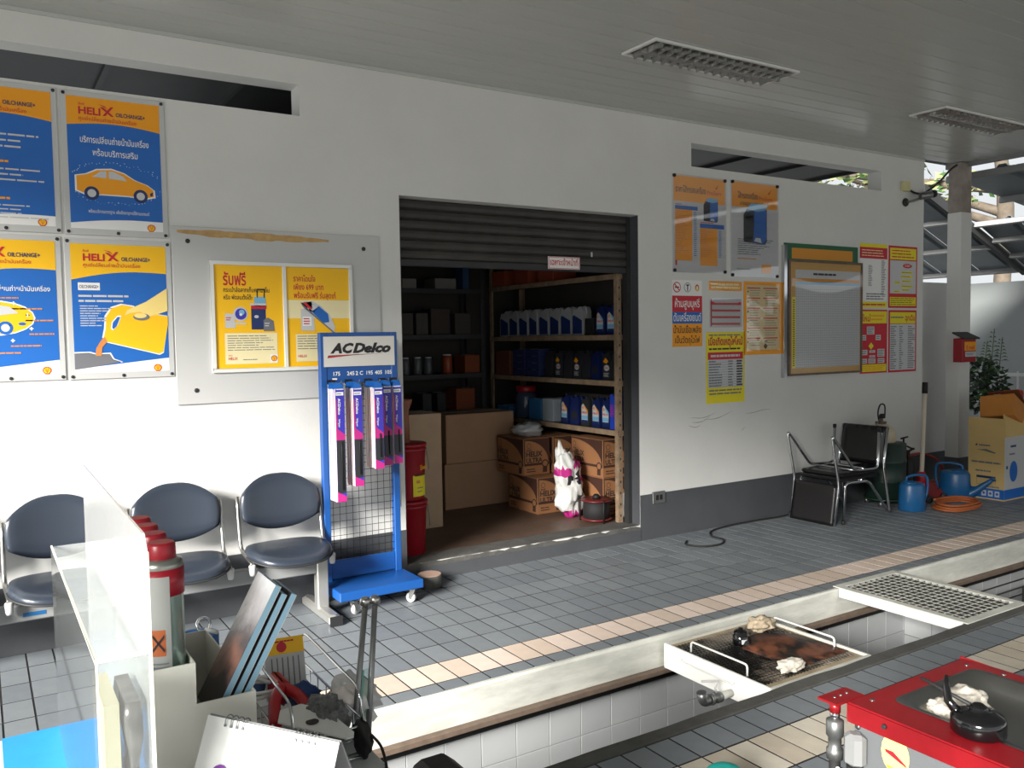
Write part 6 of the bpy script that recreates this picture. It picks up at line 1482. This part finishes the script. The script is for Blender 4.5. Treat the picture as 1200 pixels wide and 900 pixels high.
for k, (dx, h) in enumerate(((0.0, 1.62), (0.06, 1.52), (-0.05, 1.48))):
    o = MB().tube([(9.85+dx, 5.33-dx, 1.05), (9.87+dx, 5.30-dx, h)], 0.004, 5).build('sprig', m_leaf, t)
    b = MB(); 
    for j in range(7):
        z = 1.25+(h-1.25)*j/7; q = Vector((9.86+dx, 5.315-dx, z)); w_ = 0.05*(1-j/9)
        for s_ in (-1, 1): b.add([q, q+Vector((0, s_*w_, 0.01)), q+Vector((0, s_*w_*2, 0.005)), q+Vector((0.01, s_*w_, 0.025))], [(0, 1, 2, 3)], m_leaf)
    k2 = b.build('sprig_leaves', None, t); stuff(k2); k2.parent = o
t = thing('shade_tree', 'large tree with a pale trunk beyond the boundary wall', 'tree', (14.2, 7.5, 0))
MB().tube(bez([(14.2, 7.5, 0), (14.15, 7.5, 2), (14.2, 7.48, 3.6), (14.0, 7.6, 5.2), (13.9, 7.9, 6.5)], 4), [0.125]*9+[0.10]*8, 12).build('trunk', m_bark, t)
for k, pts in enumerate(([(14.2, 7.5, 3.3), (13.3, 8.0, 3.6), (12.3, 8.6, 3.95), (11.3, 9.2, 4.3)], [(14.2, 7.5, 3.5), (14.0, 8.1, 3.75), (13.5, 8.8, 3.9), (12.6, 9.6, 4.6)], [(14.1, 7.6, 3.9), (13.0, 9.0, 4.2), (11.5, 10.6, 4.7), (10.5, 12, 5.2)])):
    MB().tube(bez(pts, 5), [0.085-0.0045*i for i in range(16)], 8).build('branch', m_bark, t)
m_leafl = mat('leaf_light', (150, 164, 104), 0.6, var=0.3)
for c_, s_, n_, sd in (((11.6, 8.3, 4.25), (1.1, 0.9, 0.62), 520, 1), ((10.6, 10.0, 4.6), (1.8, 1.4, 0.75), 900, 2), ((13.6, 8.1, 3.9), (0.7, 0.7, 0.35), 160, 4), ((12.5, 9.5, 5.4), (2.0, 2.0, 0.9), 700, 5)):
    stuff(leaves(c_, s_, n_, 0.17, [m_leafl, m_leaf, m_leafl, m_bark], sd).build('foliage', None, t))

# ================================================================ counter in the left foreground
DZ = 0.80
t = thing('counter', 'pale service counter in the left foreground', 'counter', (0.15, 1.5, 0))
MB().box(-0.7, 0.625, 0.75, 1.985, DZ-0.03, DZ).build('worktop', mat('worktop', (200, 203, 204), 0.45), t, bevel=0.004)
for x in (-0.66, 0.585):
    for y in (0.79, 1.945): MB().box(x-0.02, x+0.02, y-0.02, y+0.02, 0, DZ-0.03).build('leg', m_grey, t)
for y in (0.79, 1.945): MB().box(-0.64, 0.565, y-0.012, y+0.012, DZ-0.09, DZ-0.03).build('apron', m_grey, t)
o = MB().box(0.012, 0.196, 1.35, 1.982, DZ, DZ+0.004).build('blue_mat', m_cyan, at=(0.1, 1.7, DZ)); tag(o, 'bright blue sheet lying on the counter beside the acrylic holder', 'sheet')
# acrylic leaflet holder: tall back pane, low front pane, end and foot
t = thing('leaflet_holder', 'clear acrylic leaflet holder with a tall sunlit back pane', 'holder', (0.147, 1.6, DZ+0.004))
xb, xa, yn, yf = 0.178, 0.1165, 1.20, 1.972; zb = DZ+0.0045
def pane(name, pts, d, m=m_acr): return MB().prism(pts, d, m_acr if m is None else m).build(name, m, t)
pane('back_pane', [(xb, yn, zb), (xb, yf, zb), (xb, yf, 1.350), (xb, yn+0.02, 1.346), (xb, yn, 1.325)], (0.0035, 0, 0), m_acrb)
pane('front_pane', [(xa, yn, zb), (xa, yf, zb), (xa, yf, 1.185), (xa, yn, 1.194)], (-0.003, 0, 0), m_acrc)
pane('end_pane', [(xa, yn, zb), (xb, yn, zb), (xb, yn, 1.193), (xa, yn, 1.193)], (0, -0.003, 0), m_acrc)
pane('far_end_pane', [(xa, yf, zb), (xb, yf, zb), (xb, yf, 1.185), (xa, yf, 1.185)], (0, 0.003, 0))
MB().box(xa-0.0035, xb, yn-0.0035, yn-0.0005, 1.189, 1.194).build('polished_edge', m_acre, t)
MB().box(xa-0.0035, xa-0.0005, yn-0.0036, yn-0.0031, zb, 1.194).build('polished_edge', m_acre, t); MB().box(xb-0.0005, xb+0.004, yn-0.0036, yn-0.0005, zb, 1.325).build('polished_edge', m_acre, t)
MB().box(xa-0.0032, xa+0.0002, yn, yf, 1.1855, 1.188).build('polished_edge', m_acre, t)
o = MB().box(0.124, 0.143, 1.23, 1.36, zb, 1.118).build('leaflet_stack', mat('leaflet_cream', (186, 180, 152), 0.7, var=0.1, vscale=60, stretch=(40, 1, 1)), at=(0.133, 1.5, zb)); tag(o, 'stack of cream leaflets inside the acrylic holder', 'leaflets')
b = MB(); g = []
rd = random.Random(6)
for k in range(15):
    z = zb+0.002+(1.115-zb)*k/14; w_ = 0.008+0.003*math.sin(k*1.7)+(0.004 if k > 12 else 0)
    g.append([(0.160-w_, 1.225+0.005*math.sin(k*2.3), z), (0.160+w_, 1.225+0.006*math.cos(k*1.9), z), (0.160+w_, 1.34, z), (0.160-w_, 1.34, z)])
o = b.loft(g, True, True, True, mat('wrapped_pack', (92, 90, 87), 0.25, var=0.5, vscale=30), True).build('wrapped_leaflets', None, at=(0.16, 1.5, zb)); tag(o, 'grey leaflets in crinkled film inside the acrylic holder', 'leaflets')

# white card organiser holding cans and booklets
t = thing('card_organiser', 'white stepped card organiser holding spray cans and booklets', 'organiser', (0.287, 1.6, DZ))
ox0, oxm, ox1, oy0, oy1 = 0.205, 0.276, 0.370, 1.40, 1.76
m_org = mat('organiser_white', (222, 220, 210), 0.6, var=0.05)
MB().box(ox0, oxm, oy0, oy0+0.003, DZ, 1.090).build('front_panel', m_org, t); MB().box(oxm, ox1, oy0, oy0+0.003, DZ, 1.022).build('front_panel', m_org, t)
MB().box(ox0, oxm, oy1-0.003, oy1, DZ, 1.09).build('back_panel', m_org, t); MB().box(oxm, ox1, oy1-0.003, oy1, DZ, 1.022).build('back_panel', m_org, t)
for x, h in ((ox0, 1.09), (oxm-0.003, 1.09), (ox1-0.003, 1.022)): MB().box(x, x+0.003, oy0+0.003, oy1-0.003, DZ, h).build('side_panel', m_org, t)
MB().box(ox0, ox1, oy0+0.003, oy1-0.003, DZ, DZ+0.003).build('floor_panel', m_org, t)
def spray(y, label):
    c = (0.2385, y, DZ+0.014); t = thing('spray_can', label, 'spray can', c, None)
    MB().lathe([(0.030, 0), (0.0315, 0.004), (0.0315, 0.40), (0.033, 0.402), (0.033, 0.41), (0.0315, 0.412)], c=c, n=24).build('can', mat('can_teal', (148, 170, 164), 0.25, 0.6), t)
    MB().lathe([(0.0322, 0.405), (0.0328, 0.432), (0.0315, 0.438), (0.022, 0.443)], c=c, n=24).build('shoulder', mat('can_top', (150, 152, 146), 0.3, 0.8), t)
    MB().lathe([(0.0335, 0.385), (0.0335, 0.428)], c=c, n=24).build('red_band', mat('cap_red', (140, 18, 34), 0.35), t)
    MB().lathe([(0.0215, 0.440), (0.0225, 0.443), (0.0220, 0.464), (0.019, 0.468)], c=c, n=20).build('cap', mat('cap_red', (140, 18, 34)), t)
    b = MB(); r = 0.0321
    def cyl(a0, a1, z0, z1, m, r=r): b.loft([[(c[0]+r*math.sin(a0+(a1-a0)*k/10), c[1]-r*math.cos(a0+(a1-a0)*k/10), c[2]+z) for k in range(11)] for z in (z0, z1)], False, False, False, m, True)
    cyl(-1.4, 0.15, 0.02, 0.418, mat('can_label', (152, 154, 151), 0.5), 0.0337); cyl(-0.75, -0.10, 0.292, 0.334, mat('hazard_orange', (176, 92, 48), 0.5), 0.0339)
    for k in range(8): cyl(-0.85, 0.0, 0.235+k*0.0062, 0.2375+k*0.0062, m_pgrey, 0.0339)
    b.build('label', None, t)
    a = -0.425; p = Print((c[0]+0.0343*math.sin(a), c[1]-0.0343*math.cos(a), c[2]+0.313), u=(math.cos(a), math.sin(a), 0), n=(math.sin(a), -math.cos(a), 0), step=0.0002)
    for s_ in (1, -1): p.shape([(-0.009, -0.012*s_-0.002), (-0.009, -0.012*s_+0.003), (0.009, 0.012*s_+0.002), (0.009, 0.012*s_-0.003)], m_ink, 2)
    p.build('hazard_mark', None, t)
for i, y in enumerate((1.445, 1.521, 1.597, 1.673)): spray(y, '%s red capped spray can in the white organiser' % ['nearest', 'second nearest', 'third nearest', 'farthest'][i])
# leaning booklets
m_bkb = mat('booklet_blue', (132, 170, 192), 0.5); m_photo = mat('booklet_photo', (206, 214, 222), 0.3, var=0.5, vscale=7)
nt_ = m_photo.node_tree; n_ = [q for q in nt_.nodes if q.type == 'TEX_NOISE'][0]; rp_ = [q for q in nt_.nodes if q.type == 'VALTORGB'][0]; tc_ = [q for q in nt_.nodes if q.type == 'TEX_COORD'][0]
sx_ = nt_.nodes.new('ShaderNodeSeparateXYZ'); nt_.links.new(tc_.outputs['Object'], sx_.inputs[0])
ma_ = nt_.nodes.new('ShaderNodeMath'); ma_.operation = 'MULTIPLY_ADD'; ma_.inputs[1].default_value = 4.0; nt_.links.new(sx_.outputs['Z'], ma_.inputs[0])
mb_ = nt_.nodes.new('ShaderNodeMath'); mb_.operation = 'MULTIPLY_ADD'; mb_.inputs[1].default_value = 0.7; mb_.inputs[2].default_value = -0.22; nt_.links.new(n_.outputs['Fac'], mb_.inputs[0]); nt_.links.new(mb_.outputs[0], ma_.inputs[2])
nt_.links.new(ma_.outputs[0], rp_.inputs['Fac'])
while len(rp_.color_ramp.elements) > 1: rp_.color_ramp.elements.remove(rp_.color_ramp.elements[-1])
rp_.color_ramp.elements[0].position = 0.0; rp_.color_ramp.elements[0].color = (0.02, 0.02, 0.025, 1)
for ps_, c_ in ((0.25, (44, 38, 40)), (0.42, (158, 112, 98)), (0.55, (92, 84, 88)), (0.72, (176, 172, 176)), (0.95, (226, 230, 234))):
    e_ = rp_.color_ramp.elements.new(ps_); e_.color = (*[lin(v) for v in c_], 1)
def booklet(dx, lean, L, label, cov):
    t = thing('booklet', label, 'booklet', (0.30+dx, 1.43, 1.0), None)
    Mx = Matrix.Translation((0.302+dx, 1.415, 0.985)) @ Matrix.Rotation(lean, 4, 'Y')
    def bx(x0, x1, y0, y1, z0, z1): return [Mx @ Vector(q) for q in ((x0, y0, z0), (x1, y0, z0), (x1, y1, z0), (x0, y1, z0), (x0, y0, z1), (x1, y0, z1), (x1, y1, z1), (x0, y1, z1))]
    fs = [(3, 2, 1, 0), (4, 5, 6, 7), (0, 1, 5, 4), (1, 2, 6, 5), (2, 3, 7, 6), (3, 0, 4, 7)]
    MB().add(bx(0, 0.009, 0, 0.105, 0, L), fs).build('pages', m_bkb, t)
    MB().add(bx(-0.0012, -0.0002, 0.0, 0.105, 0, L), fs).build('cover', cov, t)
    MB().add(bx(0.0092, 0.0102, 0.0, 0.105, 0, L), fs).build('back_cover', m_lgrey, t)
booklet(0.000, 0.50, 0.232, 'booklet with a dark cloudy photo cover, leftmost of the leaning three', m_photo)
booklet(0.018, 0.50, 0.214, 'pale blue booklet, middle of the leaning three', m_ink)
booklet(0.034, 0.51, 0.212, 'pale blue booklet with a grey back, rightmost of the leaning three', m_ink)
# blue tape roll and key behind the organiser
t = thing('tape_roll', 'wide blue roll on the counter behind the spray cans', 'roll', (0.345, 1.87, DZ))
MB().lathe([(0.030, 0), (0.046, 0.002), (0.046, 0.178), (0.030, 0.180), (0.028, 0.1)], c=(0.372, 1.87, DZ), n=22).build('roll', mat('roll_blue', (52, 94, 146), 0.5), t)
t = thing('key_ring', 'small chrome ring and tag lying on the blue roll', 'key ring', (0.40, 1.88, DZ+0.18))
MB().tube([(0.388+0.014*math.cos(a), 1.87+0.006*math.sin(a), DZ+0.197+0.014*math.sin(a)) for a in [2*PI*k/14 for k in range(14)]], 0.003, 6, closed=True).build('ring', m_chrome, t)
MB().tube([(0.392, 1.87, DZ+0.186), (0.410, 1.845, DZ+0.184)], 0.005, 6).build('tag', m_lgrey, t)
# desk calendar
A = Vector((0.278, 1.330, 1.0306)); B_ = Vector((0.413, 1.131, 1.0306)); u = (B_-A).normalized(); nn = Vector((-u.y*-1, u.x*-1, 0)); nn = Vector((u.y, -u.x, 0))  # towards the camera side
if nn.dot(Vector((0, -1, 0))) < 0: nn = -nn
t = thing('desk_calendar', 'white spiral desk calendar with a purple mark standing on the counter', 'calendar', ((A.x+B_.x)/2, (A.y+B_.y)/2, DZ))
dn_ = Vector((0, 0, -1)); fdir = (nn*0.42+dn_*0.9075).normalized(); Lc = (1.0306-DZ)/0.9075-0.002
W_ = (B_-A).length
def sheetp(name, o0, d_, L, th, m): return MB().prism([o0, o0+u*W_, o0+u*W_+d_*L, o0+d_*L], d_.cross(u).normalized()*th).build(name, m, t)
sheetp('front_page', A, fdir, Lc*0.985, -0.002, m_paper)
bdir = (-nn*0.42+dn_*0.9075).normalized(); sheetp('back_board', A-nn*0.006, bdir, Lc*0.985, 0.002, m_grey)
for g0 in (0.16, 0.70):
    for k in range(4):
        c0 = A+u*(W_*g0+k*0.011)+dn_*0.004-nn*0.003
        MB().tube([c0+nn*0.009*math.cos(a)+Vector((0, 0, 0.009*math.sin(a))) for a in [2*PI*j/12 for j in range(12)]], 0.0010, 5, closed=True).build('spiral_ring', m_zinc, t)
n_out = fdir.cross(u).normalized()
if n_out.dot(nn) < 0: n_out = -n_out
p = Print(A+n_out*0.0026, u=u, v=-fdir, n=n_out, step=0.0004)
for k in range(4):
    for g0 in (0.16, 0.70): p.disc(W_*g0+k*0.011, -0.009, 0.0024, m_pgrey, 1, n=8)
stuff(p.build('punch_holes', None, t))
p = Print(A+n_out*0.0026, u=u, v=-fdir, n=n_out, step=0.0004)
p.disc(0.050, -0.088, 0.020, m_ppurp, 1, rb=0.026); p.disc(0.052, -0.080, 0.012, mat('mark_violet', (136, 70, 168), 0.5), 2); p.build('purple_mark', None, t)
# wire basket of odds and ends
t = thing('wire_basket', 'chrome wire basket of tools and packets on the counter', 'basket', (0.53, 1.72, DZ))
q0, q1, r0, r1 = 0.452, 0.605, 1.50, 1.96
for z in (DZ+0.006, DZ+0.065): MB().tube(fillet([(q0, r0, z), (q1, r0, z), (q1, r1, z), (q0, r1, z), (q0, r0, z)], 0.02), 0.0025, 6).build('wire_ring', m_chrome, t)
for k in range(9):
    y = r0+0.02+k*0.052
    MB().tube(fillet([(q0, y, DZ+0.065), (q0, y, DZ+0.004), (q1, y, DZ+0.004), (q1, y, DZ+0.065)], 0.012), 0.0016, 5).build('wire', m_chrome, t)
for x in (q0+0.01, q1-0.01): MB().tube(fillet([(x, r0, DZ+0.065), (x, r0+0.01, DZ+0.135), (x, r1-0.13, DZ+0.150), (x, r1, DZ+0.065)], 0.03), 0.003, 6).build('side_loop', m_chrome, t)
Mx = Matrix.Translation((0.548, 1.83, DZ+0.080)) @ Matrix.Rotation(-0.15, 4, 'Z') @ Matrix.Rotation(-0.35, 4, 'X')
t = thing('seal_packet', 'white packet with yellow top band standing in the wire basket', 'packet', (0.515, 1.895, DZ+0.01)); MB().tbox(Mx, 0.085, 0.022, 0.13).build('packet', m_lgrey, t)
p = Print(Mx @ Vector((-0.0375, -0.0115, -0.065)), u=Mx.to_3x3() @ Vector((1, 0, 0)), v=Mx.to_3x3() @ Vector((0, 0, 1)), n=Mx.to_3x3() @ Vector((0, -1, 0)), step=0.0004)
p.rect(-0.005, 0.095, 0.080, 0.13, m_yel, 1); p.disc(0.032, 0.11, 0.011, m_pred, 2); p.lines(0.018, 0.06, 0.118, 0.126, 1, m_pred, 2, seed=1)
for k in range(6): p.rect(0.008+k*0.0115, 0.005, 0.0105+k*0.0115, 0.088, m_pgrey, 1)
p.build('print', None, t)
t = thing('red_clamp', 'red plastic clamp with curved jaws in the wire basket', 'clamp', (0.50, 1.70, DZ+0.01))
m_clr = mat('clamp_red', (176, 24, 34), 0.4)
MB().tube(bez([(0.458, 1.60, DZ+0.06), (0.475, 1.66, DZ+0.085), (0.505, 1.70, DZ+0.09), (0.530, 1.66, DZ+0.075), (0.528, 1.60, DZ+0.05)], 6), 0.012, 8).build('jaws', m_clr, t)
MB().rbox(0.492, 0.522, 1.70, 1.78, DZ+0.05, DZ+0.10, 0.01).build('grip', m_clr, t)
o = MB().lathe([(0.012, 0), (0.026, 0.002), (0.026, 0.085), (0.012, 0.087)], n=18, mtx=Matrix.Translation((0.466, 1.86, DZ+0.045)) @ Matrix.Rotation(1.2, 4, 'X')).build('blue_roll', mat('roll_blue', (52, 94, 146)), at=(0.466, 1.84, DZ+0.04)); tag(o, 'small blue roll lying in the wire basket', 'roll')
o = MB().tube(bez([(0.470+0.030*math.cos(a)+0.004*math.sin(2.3*a), 1.735+0.045*math.sin(a), DZ+0.088+0.006*math.sin(a*1.7)) for a in [2*PI*k/10 for k in range(26)]], 3), 0.0042, 6).build('cord_coil', m_white, at=(0.475, 1.735, DZ+0.09)); tag(o, 'coil of white cord lying over the basket edge', 'cord')
o = lumpy((0.555, 1.585, DZ+0.055), (0.040, 0.062, 0.045), 4, 0.25, 4, 5.0, flat=-0.05).build('steel_wool', mat('wool_grey', (142, 144, 144), 0.6, 0.4, var=0.6, vscale=60, bump=0.8, bscale=200), at=(0.555, 1.585, DZ+0.006)); tag(o, 'grey wire wool pad in the wire basket', 'wire wool')
o = lumpy((0.545, 1.695, DZ+0.062), (0.034, 0.038, 0.03), 12, 0.3, 3, 2.5, flat=-0.03).build('blue_cloth', mat('cloth_blue', (36, 62, 112), 0.8), at=(0.545, 1.695, DZ+0.03)); tag(o, 'dark blue cloth bundled in the wire basket', 'cloth')
o = lumpy((0.640, 1.66, DZ+0.05), (0.05, 0.07, 0.045), 15, 0.35, 3, 2.6, flat=-0.048).build('clear_bag', mat('film_white', (222, 222, 222), 0.35, alpha=0.75), at=(0.63, 1.66, DZ)); tag(o, 'crumpled clear plastic bag at the counter edge', 'bag')
t = thing('black_pouch', 'black pouch with a strap at the right end of the basket', 'pouch', (0.60, 1.47, DZ))
lumpy((0.594, 1.50, DZ+0.04), (0.014, 0.036, 0.038), 21, 0.2, 3, 2.4, flat=-0.04).build('pouch', m_black, t)
MB().tube(bez([(0.602, 1.475, DZ+0.055), (0.615, 1.46, DZ+0.035), (0.612, 1.43, DZ+0.01), (0.60, 1.42, DZ+0.006)], 5), 0.003, 6).build('strap', m_black, t)
# white plate with a hole
t = thing('holed_plate', 'white plastic plate with a black hole leaning on the basket', 'plate', (0.52, 1.47, DZ))
zz_ = lambda x, y: DZ+0.072+0.10*(y-1.53)
pl_ = [(0.455, 1.575), (0.472, 1.615), (0.515, 1.62), (0.552, 1.575), (0.568, 1.475), (0.562, 1.462), (0.548, 1.462)]
MB().prism([(x, y, zz_(x, y)) for x, y in pl_], (0, 0, 0.003)).build('plate', m_white, t)
MB().lathe([(0.0125, 0), (0.0125, 0.0008)], n=16, c=(0.512, 1.545, zz_(0, 1.545)+0.0032)).build('hole', m_black, t)
# glass guard with two chrome rods at the counter's right edge
t = thing('glass_guard', 'glass guard strip held by two leaning chrome rods at the counter edge', 'guard', (0.62, 1.6, DZ))
for x0, x1, nm in ((0.6135, 0.647, 'a'), (0.652, 0.668, 'b')):
    yq = 1.60
    MB().tube([(x0-0.02, yq, DZ-0.19), (x1, yq, 1.066)], 0.0062, 10).build('rod', m_zinc, t)
    MB().lathe([(0.0075, 0), (0.011, 0.003), (0.011, 0.012), (0.007, 0.017)], c=(x1, yq, 1.062), n=14).build('rod_cap', m_steel, t)
MB().prism([(0.598, 1.602, DZ-0.19), (0.640, 1.602, DZ-0.19), (0.660, 1.602, 0.93), (0.641, 1.602, 0.93)], (0, 0.004, 0)).build('pane', m_glass, t)
MB().prism([(0.606, 1.5985, DZ-0.19), (0.6105, 1.5985, DZ-0.19), (0.641, 1.5985, 0.93), (0.637, 1.5985, 0.93)], (0, 0.003, 0)).build('pane_edge', m_gedge, t)
